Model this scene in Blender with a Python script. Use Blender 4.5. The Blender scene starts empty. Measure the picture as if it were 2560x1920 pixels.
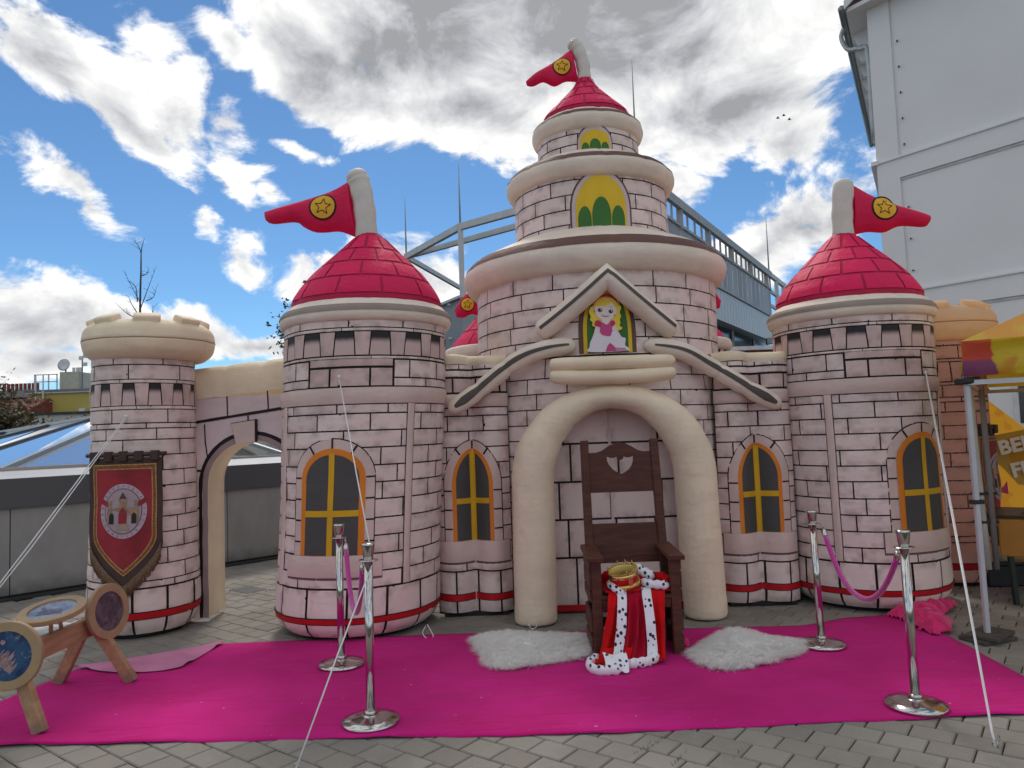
import bpy, bmesh, math, random
from mathutils import Vector, Matrix, noise as mnoise
from mathutils.geometry import tessellate_polygon
random.seed(7)
R = math.radians
PI = math.pi
scene = bpy.context.scene
col = scene.collection

# ------------------------------------------------------------------ camera
cam_d = bpy.data.cameras.new("camera"); cam = bpy.data.objects.new("camera", cam_d); col.objects.link(cam)
cam_d.sensor_width = 36.0; cam_d.lens = 36.0 * 1850 / 2560; cam_d.clip_start = 0.05; cam_d.clip_end = 2000
th, ro = R(3.6), R(2.0)
fw = Vector((0, math.cos(th), math.sin(th))); r0 = Vector((1, 0, 0)); u0 = r0.cross(fw)
rt = r0 * math.cos(ro) - u0 * math.sin(ro); up = u0 * math.cos(ro) + r0 * math.sin(ro)
cam.matrix_world = Matrix(((rt.x, up.x, -fw.x, 0), (rt.y, up.y, -fw.y, 0), (rt.z, up.z, -fw.z, 1.6), (0, 0, 0, 1)))
scene.camera = cam

# ------------------------------------------------------------------ light
SUN_EL, SUN_AZ = 50.0, -9.0            # degrees; azimuth from +Y towards +X (the sun stands behind the castle)
sd = Vector((math.sin(R(SUN_AZ)) * math.cos(R(SUN_EL)), math.cos(R(SUN_AZ)) * math.cos(R(SUN_EL)), math.sin(R(SUN_EL))))
sun_d = bpy.data.lights.new("sun", 'SUN'); sun = bpy.data.objects.new("sun", sun_d); col.objects.link(sun)
sun_d.energy = 1.15; sun_d.angle = R(14); sun_d.color = (1.0, 0.93, 0.84)
sun.rotation_euler = (-sd).to_track_quat('-Z', 'Y').to_euler()
sun.location = (0, 20, 30)

world = bpy.data.worlds.new("World"); scene.world = world; world.use_nodes = True
scene.view_settings.view_transform = 'Standard'; scene.view_settings.look = 'None'
scene.view_settings.exposure = 0.62; scene.view_settings.gamma = 1.0
scene.view_settings.use_curve_mapping = False

def build_sky():
    nt = world.node_tree; N = nt.nodes; L = nt.links; N.clear()
    def nd(t, **k):
        n = N.new(t)
        for a, b in k.items(): setattr(n, a, b)
        return n
    def setin(sock, v):
        if hasattr(v, 'is_output') or isinstance(v, bpy.types.NodeSocket): L.new(v, sock)
        else: sock.default_value = v
    def m(op, a, b=0.0, c=None, clamp=False):
        n = nd('ShaderNodeMath', operation=op); n.use_clamp = clamp
        setin(n.inputs[0], a); setin(n.inputs[1], b)
        if c is not None: setin(n.inputs[2], c)
        return n.outputs[0]
    def ss(x, lo, hi):
        n = nd('ShaderNodeMapRange', interpolation_type='SMOOTHSTEP')
        setin(n.inputs[0], x); n.inputs[1].default_value = lo; n.inputs[2].default_value = hi
        return n.outputs[0]
    tc = nd('ShaderNodeTexCoord'); d = tc.outputs['Generated']
    nrm = nd('ShaderNodeVectorMath', operation='NORMALIZE'); L.new(d, nrm.inputs[0]); d = nrm.outputs[0]
    sp = nd('ShaderNodeSeparateXYZ'); L.new(d, sp.inputs[0])
    az = m('MULTIPLY', m('ARCTAN2', sp.outputs[0], sp.outputs[1]), 180 / PI)
    el = m('MULTIPLY', m('ARCSINE', sp.outputs[2]), 180 / PI)
    # fractal noise in direction space
    mp = nd('ShaderNodeMapping'); L.new(d, mp.inputs[0]); mp.inputs['Scale'].default_value = (1, 1, 1.5)
    def fbm(vec, scale, detail, rough, dist=0.0, off=(0, 0, 0)):
        a = nd('ShaderNodeVectorMath', operation='ADD'); L.new(vec, a.inputs[0]); a.inputs[1].default_value = off
        n = nd('ShaderNodeTexNoise', noise_dimensions='3D'); L.new(a.outputs[0], n.inputs['Vector'])
        n.inputs['Scale'].default_value = scale; n.inputs['Detail'].default_value = detail
        n.inputs['Roughness'].default_value = rough; n.inputs['Distortion'].default_value = dist
        return n
    warp = fbm(mp.outputs[0], 4.0, 3, 0.5)
    wv = nd('ShaderNodeVectorMath', operation='SUBTRACT'); L.new(warp.outputs['Color'], wv.inputs[0]); wv.inputs[1].default_value = (.5, .5, .5)
    cmb = nd('ShaderNodeCombineXYZ'); L.new(az, cmb.inputs[0]); L.new(el, cmb.inputs[1])
    ws = nd('ShaderNodeVectorMath', operation='SCALE'); L.new(wv.outputs[0], ws.inputs[0]); ws.inputs['Scale'].default_value = 9.0
    uvn = nd('ShaderNodeVectorMath', operation='ADD'); L.new(cmb.outputs[0], uvn.inputs[0]); L.new(ws.outputs[0], uvn.inputs[1])
    fl = nd('ShaderNodeVectorMath', operation='MULTIPLY'); L.new(uvn.outputs[0], fl.inputs[0]); fl.inputs[1].default_value = (1, 1, 0)
    uv = fl.outputs[0]
    # cloud banks: azimuth, elevation, half sizes (degrees), tilt, strength
    banks = BANKS
    cov = None
    for (a, e, ra, re, rot, w) in banks:
        n = nd('ShaderNodeMapping', vector_type='TEXTURE'); L.new(uv, n.inputs[0])
        n.inputs['Location'].default_value = (a, e, 0); n.inputs['Rotation'].default_value = (0, 0, R(rot)); n.inputs['Scale'].default_value = (ra, re, 1)
        ln = nd('ShaderNodeVectorMath', operation='LENGTH'); L.new(n.outputs[0], ln.inputs[0])
        v = m('MULTIPLY', m('SUBTRACT', 1.0, ln.outputs['Value']), w)
        cov = v if cov is None else m('MAXIMUM', cov, v)
    # the rest of the sky carries the same broken cloud
    far = m('MAXIMUM', ss(m('ABSOLUTE', az), 40, 60), ss(el, 30, 42))
    bn = fbm(mp.outputs[0], 2.6, 3, 0.5, 0.3, (3.1, 1.7, 0.4)).outputs['Fac']
    basec = m('MULTIPLY', m('SUBTRACT', bn, 0.44), 4.0)
    basec = m('MAXIMUM', basec, -1.0)
    cov = m('MAXIMUM', m('MAXIMUM', cov, -1.0), m('SUBTRACT', m('MULTIPLY', m('ADD', basec, 1.0), far), 1.0))
    n1 = fbm(mp.outputs[0], 7.0, 11, 0.62, 0.35).outputs['Fac']
    o = sd * 0.035
    n2 = fbm(mp.outputs[0], 7.0, 6, 0.6, 0.35, (o.x, o.y, o.z * 1.5)).outputs['Fac']
    n3 = fbm(mp.outputs[0], 2.6, 4, 0.5, 0.2, (5.0, 2.0, 1.0)).outputs['Fac']
    dens = m('ADD', cov, m('MULTIPLY', m('SUBTRACT', n1, 0.5), 3.0))
    alpha = ss(dens, -0.04, 0.34)
    thick = ss(m('ADD', cov, m('MULTIPLY', m('SUBTRACT', n3, 0.5), 1.2)), 0.05, 1.25)
    lit = m('MULTIPLY', m('SUBTRACT', n1, n2), 1.5)
    br = m('ADD', m('SUBTRACT', 1.0, m('MULTIPLY', thick, 0.60)), lit)
    br = m('ADD', br, m('MULTIPLY', m('SUBTRACT', n3, 0.5), 0.15))
    br = m('MINIMUM', m('MAXIMUM', br, 0.34), 1.06)
    tint = nd('ShaderNodeMix', data_type='RGBA'); L.new(ss(br, 0.4, 1.0), tint.inputs[0])
    tint.inputs[6].default_value = (0.96, 0.985, 1.04, 1); tint.inputs[7].default_value = (1.0, 0.995, 0.98, 1)
    cl = nd('ShaderNodeVectorMath', operation='SCALE'); L.new(tint.outputs[2], cl.inputs[0]); L.new(m('MULTIPLY', br, CLOUD_K), cl.inputs['Scale'])
    sky = nd('ShaderNodeTexSky', sky_type='NISHITA'); sky.sun_disc = False
    sky.sun_elevation = R(SUN_EL); sky.sun_rotation = R(SUN_AZ % 360)
    sky.altitude = 1500; sky.air_density = 1.0; sky.dust_density = 0.25; sky.ozone_density = 4.0
    mix = nd('ShaderNodeMix', data_type='RGBA'); L.new(alpha, mix.inputs[0]); skt = nd('ShaderNodeVectorMath', operation='MULTIPLY'); L.new(sky.outputs[0], skt.inputs[0]); skt.inputs[1].default_value = (0.50, 0.66, 0.72); L.new(skt.outputs[0], mix.inputs[6]); L.new(cl.outputs[0], mix.inputs[7])
    bg = nd('ShaderNodeBackground'); L.new(mix.outputs[2], bg.inputs[0]); bg.inputs[1].default_value = SKY_S
    out = nd('ShaderNodeOutputWorld'); L.new(bg.outputs[0], out.inputs[0])
    world.cycles.sampling_method = 'MANUAL'; world.cycles.sample_map_resolution = 512

SKY_S = 0.1
CLOUD_K = 7.3
BANKS = [
    (3.8, 29.7, 28.6, 8.2, -5, 1.70),
    (-3.1, 24.2, 11.8, 3.2, -18, 1.00),
    (17.0, 24.2, 10.8, 4.7, 0, 1.25),
    (22.1, 20.7, 4.0, 2.9, 20, 0.80),
    (-13.8, 28.1, 10.1, 4.3, -25, 1.20),
    (-32.6, 24.4, 5.1, 2.2, -28, 0.90),
    (-27.9, 21.6, 4.8, 2.2, -38, 0.90),
    (-33.4, 25.8, 3.2, 1.8, -10, 0.60),
    (-26.7, 26.6, 2.0, 1.4, -30, 0.35),
    (-24.2, 21.8, 1.8, 2.5, -60, 0.50),
    (-23.7, 24.8, 1.5, 1.1, -30, 0.35),
    (-19.3, 22.9, 1.4, 1.8, 40, 0.35),
    (-32.0, 17.4, 4.0, 1.5, -22, 0.70),
    (-14.3, 21.4, 1.7, 0.6, -22, 0.40),
    (-19.2, 18.3, 1.9, 1.6, -50, 0.40),
    (-33.5, 8.3, 5.9, 3.9, -5, 1.20),
    (-28.5, 7.9, 5.0, 2.7, -12, 1.00),
    (-22.9, 8.0, 5.2, 2.2, -3, 0.90),
    (-18.9, 7.1, 4.2, 2.0, -8, 0.90),
    (-32.5, 5.3, 7.0, 2.2, 0, 0.90),
    (-8.5, 13.3, 5.3, 3.0, 10, 0.90),
    (-5.0, 11.9, 3.9, 2.5, 0, 0.80),
    (-15.1, 12.7, 3.2, 1.1, 15, 0.55),
    (-19.4, 13.4, 1.9, 1.3, -30, 0.50),
    (13.5, 19.7, 2.4, 1.9, -30, 0.70),
    (20.7, 14.3, 7.2, 3.4, 28, 1.05),
    (24.2, 15.4, 3.3, 2.5, 30, 0.80),
    (19.0, 11.9, 4.2, 1.8, 10, 0.80),
    (19.5, 18.8, 1.1, 0.6, 0, 0.40),
    (-16.7, 17.5, 1.3, 0.8, -20, 0.45),
    (-22.9, 15.5, 1.2, 0.5, -15, 0.35),
    (-12.7, 13.3, 3.1, 1.1, 12, 0.55),
    (-27.6, 24.8, 1.7, 1.1, -25, 0.40),
    (-21.2, 28.2, 2.8, 1.4, -20, 0.70),
]

build_sky()

# ------------------------------------------------------------------ helpers
ORG = {}
def props(o, label=None, cat=None, group=None, kind=None):
    if label: o["label"] = label
    if cat: o["category"] = cat
    if group: o["group"] = group
    if kind: o["kind"] = kind
    return o
def thing(name, label, cat, loc=(0, 0, 0), group=None):
    o = bpy.data.objects.new(name, None); col.objects.link(o); o.location = loc; o.empty_display_size = 0.1
    ORG[o] = Vector(loc)
    return props(o, label, cat, group)
def link(name, me, parent=None, org=None):
    o = bpy.data.objects.new(name, me); col.objects.link(o)
    if parent is not None: o.parent = parent
    return o
def mk(name, V, F, mat, parent=None, smooth=True, loc=None, uva=None, uvb=None, mats=None, fm=None):
    """mesh from world coordinates; its origin is its parent's (or loc)"""
    og = ORG[parent] if parent is not None else Vector(loc if loc is not None else (0, 0, 0))
    me = bpy.data.meshes.new(name)
    me.from_pydata([Vector(v) - og for v in V], [], F)
    for mm in (mats or [mat]): me.materials.append(mm)
    if fm: me.polygons.foreach_set('material_index', fm)
    if smooth: me.polygons.foreach_set('use_smooth', [True] * len(me.polygons))
    for nm, data in (('ua', uva), ('ub', uvb)):
        if data is not None:
            ul = me.uv_layers.new(name=nm)
            flat = []
            for lp in me.loops:
                flat += data[lp.vertex_index]
            ul.data.foreach_set('uv', flat)
    me.update()
    o = bpy.data.objects.new(name, me); col.objects.link(o)
    if parent is not None: o.parent = parent; ORG[o] = og
    else: o.location = og; ORG[o] = og
    return o
class MB:
    """collects shapes for ONE mesh"""
    def __init__(s): s.V = []; s.F = []; s.M = []
    def add(s, V, F, mi=0):
        b = len(s.V); s.V += [Vector(v) for v in V]; s.F += [tuple(i + b for i in f) for f in F]; s.M += [mi] * len(F); return s
    def box(s, lo, hi, mi=0, mat=None, bev=0.0):
        x0, y0, z0 = lo; x1, y1, z1 = hi
        V = [(x0, y0, z0), (x1, y0, z0), (x1, y1, z0), (x0, y1, z0), (x0, y0, z1), (x1, y0, z1), (x1, y1, z1), (x0, y1, z1)]
        F = [(3, 2, 1, 0), (4, 5, 6, 7), (0, 1, 5, 4), (1, 2, 6, 5), (2, 3, 7, 6), (3, 0, 4, 7)]
        if bev > 0: V, F = bevelled(V, F, bev)
        if mat: V = [mat @ Vector(v) for v in V]
        return s.add(V, F, mi)
    def beam(s, a, b, w, h, mi=0, upv=(0, 0, 1), bev=0.0):
        a = Vector(a); b = Vector(b); d = b - a; l = d.length; d.normalize()
        x = d.cross(Vector(upv))
        if x.length < 1e-4: x = d.cross(Vector((0, 1, 0)))
        x.normalize(); z = x.cross(d)
        M = Matrix(((x.x, d.x, z.x, a.x), (x.y, d.y, z.y, a.y), (x.z, d.z, z.z, a.z), (0, 0, 0, 1)))
        return s.box((-w / 2, 0, -h / 2), (w / 2, l, h / 2), mi, M, bev)
    def tube(s, P, rad, n=10, cap=True, mi=0):
        V, F = tube_geo(P, rad, n, cap); return s.add(V, F, mi)
    def lathe(s, prof, c=(0, 0, 0), n=24, mi=0, mat=None):
        V, F = lathe_geo(prof, n)
        V = [(mat @ Vector(v)) if mat else Vector(v) + Vector(c) for v in V]
        return s.add(V, F, mi)
    def build(s, name, mat, parent=None, smooth=True, loc=None, mats=None):
        return mk(name, s.V, s.F, mat, parent, smooth, loc, mats=mats, fm=s.M if mats else None)
def bevelled(V, F, bev, seg=1):
    bm = bmesh.new(); vs = [bm.verts.new(v) for v in V]
    for f in F: bm.faces.new([vs[i] for i in f])
    bmesh.ops.bevel(bm, geom=list(bm.edges), offset=bev, segments=seg, affect='EDGES', profile=0.5)
    bm.verts.ensure_lookup_table(); bm.verts.index_update()
    out = ([v.co.copy() for v in bm.verts], [tuple(v.index for v in f.verts) for f in bm.faces]); bm.free(); return out
def frames(P):
    P = [Vector(p) for p in P]; T = []
    for i in range(len(P)):
        t = P[min(i + 1, len(P) - 1)] - P[max(i - 1, 0)]; T.append(t.normalized())
    n = T[0].cross(Vector((0, 1, 0)))
    if n.length < .05: n = T[0].cross(Vector((1, 0, 0)))
    n.normalize(); out = []
    for p, t in zip(P, T):
        n = (n - t * n.dot(t)).normalized(); out.append((p, n, t.cross(n)))
    return out
def tube_geo(P, rad, n=10, cap=True):
    fr = frames(P); V = []; F = []
    if not isinstance(rad, (list, tuple)): rad = [rad] * len(P)
    for (p, a, b), r in zip(fr, rad):
        ra, rb = r if isinstance(r, (list, tuple)) else (r, r)
        for k in range(n):
            f = 2 * PI * k / n; V.append(p + a * (ra * math.cos(f)) + b * (rb * math.sin(f)))
    for i in range(len(P) - 1):
        for k in range(n):
            k2 = (k + 1) % n; F.append((i * n + k, i * n + k2, (i + 1) * n + k2, (i + 1) * n + k))
    if cap:
        F.append(tuple(range(n - 1, -1, -1))); F.append(tuple((len(P) - 1) * n + k for k in range(n)))
    return V, F
def lathe_geo(prof, n=24):
    V = []; F = []
    for r, z in prof:
        for k in range(n):
            f = 2 * PI * k / n; V.append((r * math.cos(f), r * math.sin(f), z))
    for i in range(len(prof) - 1):
        for k in range(n):
            k2 = (k + 1) % n; F.append((i * n + k, i * n + k2, (i + 1) * n + k2, (i + 1) * n + k))
    F.append(tuple(range(n - 1, -1, -1))); F.append(tuple((len(prof) - 1) * n + k for k in range(n)))
    return V, F
def spline(P, n=8):
    """Catmull-Rom through the points"""
    P = [Vector(p) for p in P]; out = []
    Q = [P[0] * 2 - P[1]] + P + [P[-1] * 2 - P[-2]]
    for i in range(1, len(Q) - 2):
        a, b, c, d = Q[i - 1], Q[i], Q[i + 1], Q[i + 2]
        for k in range(n):
            t = k / n; t2 = t * t; t3 = t2 * t
            out.append(0.5 * (2 * b + (c - a) * t + (2 * a - 5 * b + 4 * c - d) * t2 + (3 * b - a - 3 * c + d) * t3))
    out.append(P[-1]); return out
def poly_slab(outer, holes, fn, th):
    """outline (2D, with holes) as a board: fn(x, y, depth) -> point"""
    loops = [outer] + list(holes)
    pts = [p for l in loops for p in l]
    tris = tessellate_polygon([[Vector((p[0], p[1], 0)) for p in l] for l in loops])
    n = len(pts); V = [fn(p[0], p[1], 0) for p in pts] + [fn(p[0], p[1], th) for p in pts]; F = []
    for t in tris:
        F.append(tuple(t)); F.append(tuple(i + n for i in reversed(t)))
    b = 0
    for l in loops:
        for i in range(len(l)):
            j = (i + 1) % len(l); F.append((b + i, b + j, n + b + j, n + b + i))
        b += len(l)
    return V, F
def fixn(o):
    bm = bmesh.new(); bm.from_mesh(o.data); bmesh.ops.recalc_face_normals(bm, faces=bm.faces); bm.to_mesh(o.data); bm.free(); return o
def copy_tree(o, loc=None, rotz=None):
    c = o.copy(); col.objects.link(c); ORG[c] = ORG.get(o, Vector())
    for ch in list(o.children):
        k = ch.copy(); col.objects.link(k); k.parent = c
        for g2 in list(ch.children):
            q = g2.copy(); col.objects.link(q); q.parent = k
    if loc is not None: c.location = loc
    if rotz is not None: c.rotation_euler = (0, 0, rotz)
    return c

# ------------------------------------------------------------------ materials
class NB:
    def __init__(s, name):
        s.mat = bpy.data.materials.new(name); s.mat.use_nodes = True
        s.nt = s.mat.node_tree; s.N = s.nt.nodes; s.L = s.nt.links
        s.b = s.N['Principled BSDF']; s.out = s.N['Material Output']
    def nd(s, t, **k):
        n = s.N.new(t)
        for a, v in k.items(): setattr(n, a, v)
        return n
    def put(s, sock, v):
        if isinstance(v, bpy.types.NodeSocket): s.L.new(v, sock)
        else: sock.default_value = v
    def m(s, op, a, b=0.0, clamp=False):
        n = s.nd('ShaderNodeMath', operation=op); n.use_clamp = clamp; s.put(n.inputs[0], a); s.put(n.inputs[1], b); return n.outputs[0]
    def ss(s, x, lo, hi, a=0.0, b=1.0):
        n = s.nd('ShaderNodeMapRange', interpolation_type='SMOOTHSTEP'); s.put(n.inputs[0], x)
        for i, v in zip((1, 2, 3, 4), (lo, hi, a, b)): s.put(n.inputs[i], v)
        return n.outputs[0]
    def noise(s, scale, detail=4, rough=.55, vec=None, dist=0.0):
        n = s.nd('ShaderNodeTexNoise'); n.inputs['Scale'].default_value = scale; n.inputs['Detail'].default_value = detail
        n.inputs['Roughness'].default_value = rough; n.inputs['Distortion'].default_value = dist
        if vec is None: vec = s.pos()
        s.L.new(vec, n.inputs['Vector']); return n.outputs['Fac']
    def pos(s):
        if not hasattr(s, '_p'): s._p = s.nd('ShaderNodeNewGeometry').outputs['Position']
        return s._p
    def scaled(s, sc, vec=None):
        n = s.nd('ShaderNodeMapping'); s.L.new(vec or s.pos(), n.inputs[0]); n.inputs['Scale'].default_value = sc; return n.outputs[0]
    def mix(s, f, a, b):
        n = s.nd('ShaderNodeMix', data_type='RGBA'); s.put(n.inputs[0], f)
        for i, v in ((6, a), (7, b)):
            s.put(n.inputs[i], v if isinstance(v, bpy.types.NodeSocket) else (*v[:3], 1))
        return n.outputs[2]
    def mul(s, c, f):
        n = s.nd('ShaderNodeVectorMath', operation='SCALE'); s.put(n.inputs[0], c if isinstance(c, bpy.types.NodeSocket) else tuple(c[:3])); s.put(n.inputs['Scale'], f); return n.outputs[0]
    def rnd(s):
        a = s.nd('ShaderNodeObjectInfo').outputs['Random']; b = s.nd('ShaderNodeNewGeometry').outputs['Random Per Island']
        return s.m('FRACT', s.m('ADD', a, b))
    def bump(s, h, strength=.3, dist=.01):
        n = s.nd('ShaderNodeBump'); n.inputs['Strength'].default_value = strength; n.inputs['Distance'].default_value = dist
        s.L.new(h, n.inputs['Height']); s.L.new(n.outputs[0], s.b.inputs['Normal']); return n
    def base(s, c): s.put(s.b.inputs['Base Color'], c if isinstance(c, bpy.types.NodeSocket) else (*c[:3], 1))
    def rough(s, v): s.put(s.b.inputs['Roughness'], v)
    def translucent(s, fac, c):
        t = s.nd('ShaderNodeBsdfTranslucent'); s.put(t.inputs[0], c if isinstance(c, bpy.types.NodeSocket) else (*c[:3], 1))
        x = s.nd('ShaderNodeMixShader'); s.put(x.inputs[0], fac); s.L.new(s.b.outputs[0], x.inputs[1]); s.L.new(t.outputs[0], x.inputs[2]); s.L.new(x.outputs[0], s.out.inputs[0])
MATS = {}
def simple(name, c, rough=.6, var=.12, nscale=6.0, bs=60.0, bstr=.12, bd=.004, metal=0.0, sheen=0.0, coat=0.0, spec=None, trans=0.0):
    if name in MATS: return MATS[name]
    n = NB(name); f = n.noise(nscale, 5)
    n.base(n.mul(c, n.ss(f, .25, .75, 1 - var, 1 + var))); n.rough(rough)
    n.b.inputs['Metallic'].default_value = metal
    if sheen: n.b.inputs['Sheen Weight'].default_value = sheen
    if coat: n.b.inputs['Coat Weight'].default_value = coat
    if spec is not None: n.b.inputs['Specular IOR Level'].default_value = spec
    if bstr: n.bump(n.noise(bs, 4), bstr, bd)
    if trans: n.translucent(trans, c)
    MATS[name] = n.mat; return n.mat
def fabric(name, c, var=.08, rough=.62, wr=.25, trans=.12):
    """inflated nylon: soft puckers and weave"""
    if name in MATS: return MATS[name]
    n = NB(name); f = n.noise(3.0, 4)
    c1 = n.mul(c, n.ss(f, .25, .75, 1 - var, 1 + var)); n.base(c1); n.rough(rough)
    n.b.inputs['Specular IOR Level'].default_value = .3
    a = n.noise(1.0, 5, .6, n.scaled((26, 26, 9))); b = n.noise(1.0, 3, .5, n.scaled((5, 5, 14)))
    n.bump(n.m('ADD', n.m('MULTIPLY', a, .6), b), min(1, wr * 1.5), .025)
    if trans: n.translucent(trans, c)
    MATS[name] = n.mat; return n.mat
def brick_mat(name, c, line=(.018, .011, .012), warm=(.40, .28, .24), trans=.1, lw=0.0):
    """printed stone block: ragged black joint, brown smudges along its edges"""
    if name in MATS: return MATS[name]
    n = NB(name)
    ua = n.nd('ShaderNodeUVMap', uv_map='ua').outputs[0]; ub = n.nd('ShaderNodeUVMap', uv_map='ub').outputs[0]
    sa = n.nd('ShaderNodeSeparateXYZ'); n.L.new(ua, sa.inputs[0]); sb = n.nd('ShaderNodeSeparateXYZ'); n.L.new(ub, sb.inputs[0])
    dx = n.m('MINIMUM', sa.outputs[0], sb.outputs[0]); dz = n.m('MINIMUM', sa.outputs[1], sb.outputs[1]); d = n.m('MINIMUM', dx, dz)
    e = n.noise(34.0, 4, .6); big = n.noise(9.0, 3, .5); blot = n.noise(15.0, 2, .5)
    rg = n.m('MULTIPLY', n.m('SUBTRACT', e, .56), .011)
    chip = n.m('MULTIPLY', n.ss(blot, .70, .76), .012)
    lim = n.m('ADD', n.m('ADD', rg, chip), lw)
    ln = n.ss(n.m('SUBTRACT', d, lim), -.001, .0012, 1.0, 0.0)
    sm = n.m('MULTIPLY', n.ss(d, 0.0, .07, 1.0, 0.0), n.ss(big, .40, .68))
    r = n.rnd()
    col_ = n.mul(c, n.ss(r, 0, 1, .93, 1.06))
    col_ = n.mix(n.m('MULTIPLY', n.ss(n.noise(4.0, 4), .4, .75), .35), col_, (c[0] * 1.04, c[1] * .94, c[2] * .9))
    col_ = n.mix(n.m('MULTIPLY', sm, .62), col_, warm)
    c2 = n.mix(ln, col_, line)
    n.base(c2); n.rough(.62); n.b.inputs['Specular IOR Level'].default_value = .3
    a = n.noise(1.0, 5, .6, n.scaled((22, 22, 8))); b = n.noise(1.0, 3, .5, n.scaled((4, 4, 11)))
    n.bump(n.m('ADD', n.m('MULTIPLY', a, .6), b), .42, .025)
    if trans: n.translucent(trans, c2)
    MATS[name] = n.mat; return n.mat
# ------------------------------------------------------------------ ground and paving
def paver_mat():
    n = NB('concrete_paver'); r = n.rnd()
    f = n.noise(2.2, 5); fine = n.noise(220, 3, .7); st = n.noise(11, 5, .6)
    c = n.mix(r, (.215, .195, .165), (.285, .262, .225)); c = n.mix(n.m('MULTIPLY', n.ss(f, .45, .72), .5), c, (.17, .157, .138))
    c = n.mix(n.m('MULTIPLY', n.ss(st, .58, .75), .35), c, (.33, .315, .28)); c = n.mul(c, n.ss(fine, .2, .8, .78, 1.2))
    n.base(c); n.rough(.9); n.bump(n.m('ADD', n.noise(160, 4, .7), n.m('MULTIPLY', st, .5)), .45, .003); return n.mat
PAVER = paver_mat()
gb = NB('joint_sand'); gb.base(gb.mix(gb.ss(gb.noise(9, 5), .45, .7), (.035, .033, .028), (.05, .06, .03))); gb.rough(.95); gb.bump(gb.noise(120, 4), .5, .004)
ground = mk('ground', [(-300, -80, -.024), (300, -80, -.024), (300, 400, -.024), (-300, 400, -.024)], [(0, 1, 2, 3)], gb.mat); ground["kind"] = "structure"
CARPET = [(-4.0, 4.1), (-2.812, 4.077), (.163, 3.975), (2.652, 4.032), (3.0, 4.03), (3.0, 4.9), (3.1, 5.77), (3.13, 6.1), (2.7, 6.15), (2.29, 5.878), (-.68, 5.993), (-2.352, 5.94), (-3.2, 5.43), (-3.275, 4.745)]
def inside(p, poly):
    c = False; j = len(poly) - 1
    for i in range(len(poly)):
        a, b = poly[i], poly[j]
        if (a[1] > p[1]) != (b[1] > p[1]) and p[0] < (b[0] - a[0]) * (p[1] - a[1]) / (b[1] - a[1]) + a[0]: c = not c
        j = i
    return c
def pave():
    a = R(-37.5); u = Vector((math.cos(a), math.sin(a), 0)); v = Vector((-u.y, u.x, 0)); pu, pv = .2005, .1705; o0 = Vector((-.045, 3.737, 0))
    hx, hy, b = pu / 2 - .0032, pv / 2 - .0032, .006
    def geo(jit):
        ring = lambda dx, dy, z: [(-dx, -dy, z), (dx, -dy, z), (dx, dy, z), (-dx, dy, z)]
        V = ring(hx, hy, -.022) + ring(hx, hy, -b) + ring(hx - b, hy - b, 0)
        F = [(8, 9, 10, 11)]
        for k in (0, 4):
            for i in range(4): j = (i + 1) % 4; F.append((k + i, k + j, k + 4 + j, k + 4 + i))
        return [Vector(p) for p in V], F
    GV, GF = geo(0); me = bpy.data.meshes.new('paver'); me.from_pydata(GV, [], GF); me.materials.append(PAVER); me.update()
    rot = Matrix.Rotation(a, 4, 'Z'); cells = []
    for j in range(-60, 66):
        for i in range(-64, 64):
            p = o0 + u * ((i + .5 * (j % 2)) * pu) + v * (j * pv)
            if not (-7.5 < p.x < 8.5 and 2.6 < p.y < 12.5): continue
            # stop at the parapet
            if (p.x + 5.43) * .72 - (p.y - 7.86) * .69 < .05 and p.x < 0: continue
            covered = inside((p.x, p.y), CARPET) and all(inside((p.x + dx, p.y + dy), CARPET) for dx in (-.15, .15) for dy in (-.15, .15))
            if covered: continue
            cells.append(p)
    def hidden(p):
        for cx, cy, r in ((-1.35, 6.46, .62), (3.12, 6.73, .6), (-3.25, 6.53, .38), (4.72, 7.25, .4), (.866, 7.5, 1.2)):
            if (p.x - cx) ** 2 + (p.y - cy) ** 2 < r * r: return True
            # behind a tower as the photographer stands
            if p.y > cy and abs(math.atan2(p.x, p.y) - math.atan2(cx, cy)) < math.asin(r / math.hypot(cx, cy)) * .98: return True
        return p.y > 6.7 and -.9 < p.x / p.y * 6.7 < 2.9
    seen = [p for p in cells if abs(math.atan2(p.x, p.y) - .005) < R(36) and p.y > 3.35 and not hidden(p)]
    seen.sort(key=lambda p: p.length); ind = set(id(p) for p in seen[:300])
    mb = MB()
    for p in cells:
        q = Matrix.Translation(p + Vector((0, 0, random.uniform(-.0025, .0015)))) @ rot @ Matrix.Rotation(random.gauss(0, .006), 4, 'Z') @ Matrix.Rotation(random.gauss(0, .006), 4, 'X') @ Matrix.Rotation(random.gauss(0, .006), 4, 'Y')
        if id(p) in ind:
            o = bpy.data.objects.new('paver', me); col.objects.link(o); o.parent = ground; o.matrix_local = q
        else: mb.add([q @ x for x in GV], GF)
    o = mb.build('pavers_beyond', PAVER, ground, False); o["kind"] = "stuff"
    # grass and moss in a few joints
    g = MB()
    for cx, cy, k in ((.66, 3.84, 34), (.74, 3.66, 26), (.60, 3.80, 18), (1.05, 3.72, 16), (-2.62, 7.95, 40), (-3.0, 8.0, 30), (2.3, 3.7, 14)):
        for i in range(k):
            t = random.uniform(-.1, .1); p = Vector((cx, cy, 0)) + v * t + u * random.gauss(0, .004); h = random.uniform(.006, .02); d = Vector((random.gauss(0, .006), random.gauss(0, .006), h)); s = Vector((random.gauss(0, 1), random.gauss(0, 1), 0)).normalized() * .0016
            g.add([p - s, p + s, p + d], [(0, 1, 2)])
    o = g.build('joint_grass', simple('grass_green', (.06, .085, .03), .9, bstr=0), ground, False); o["kind"] = "stuff"
pave()
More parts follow.
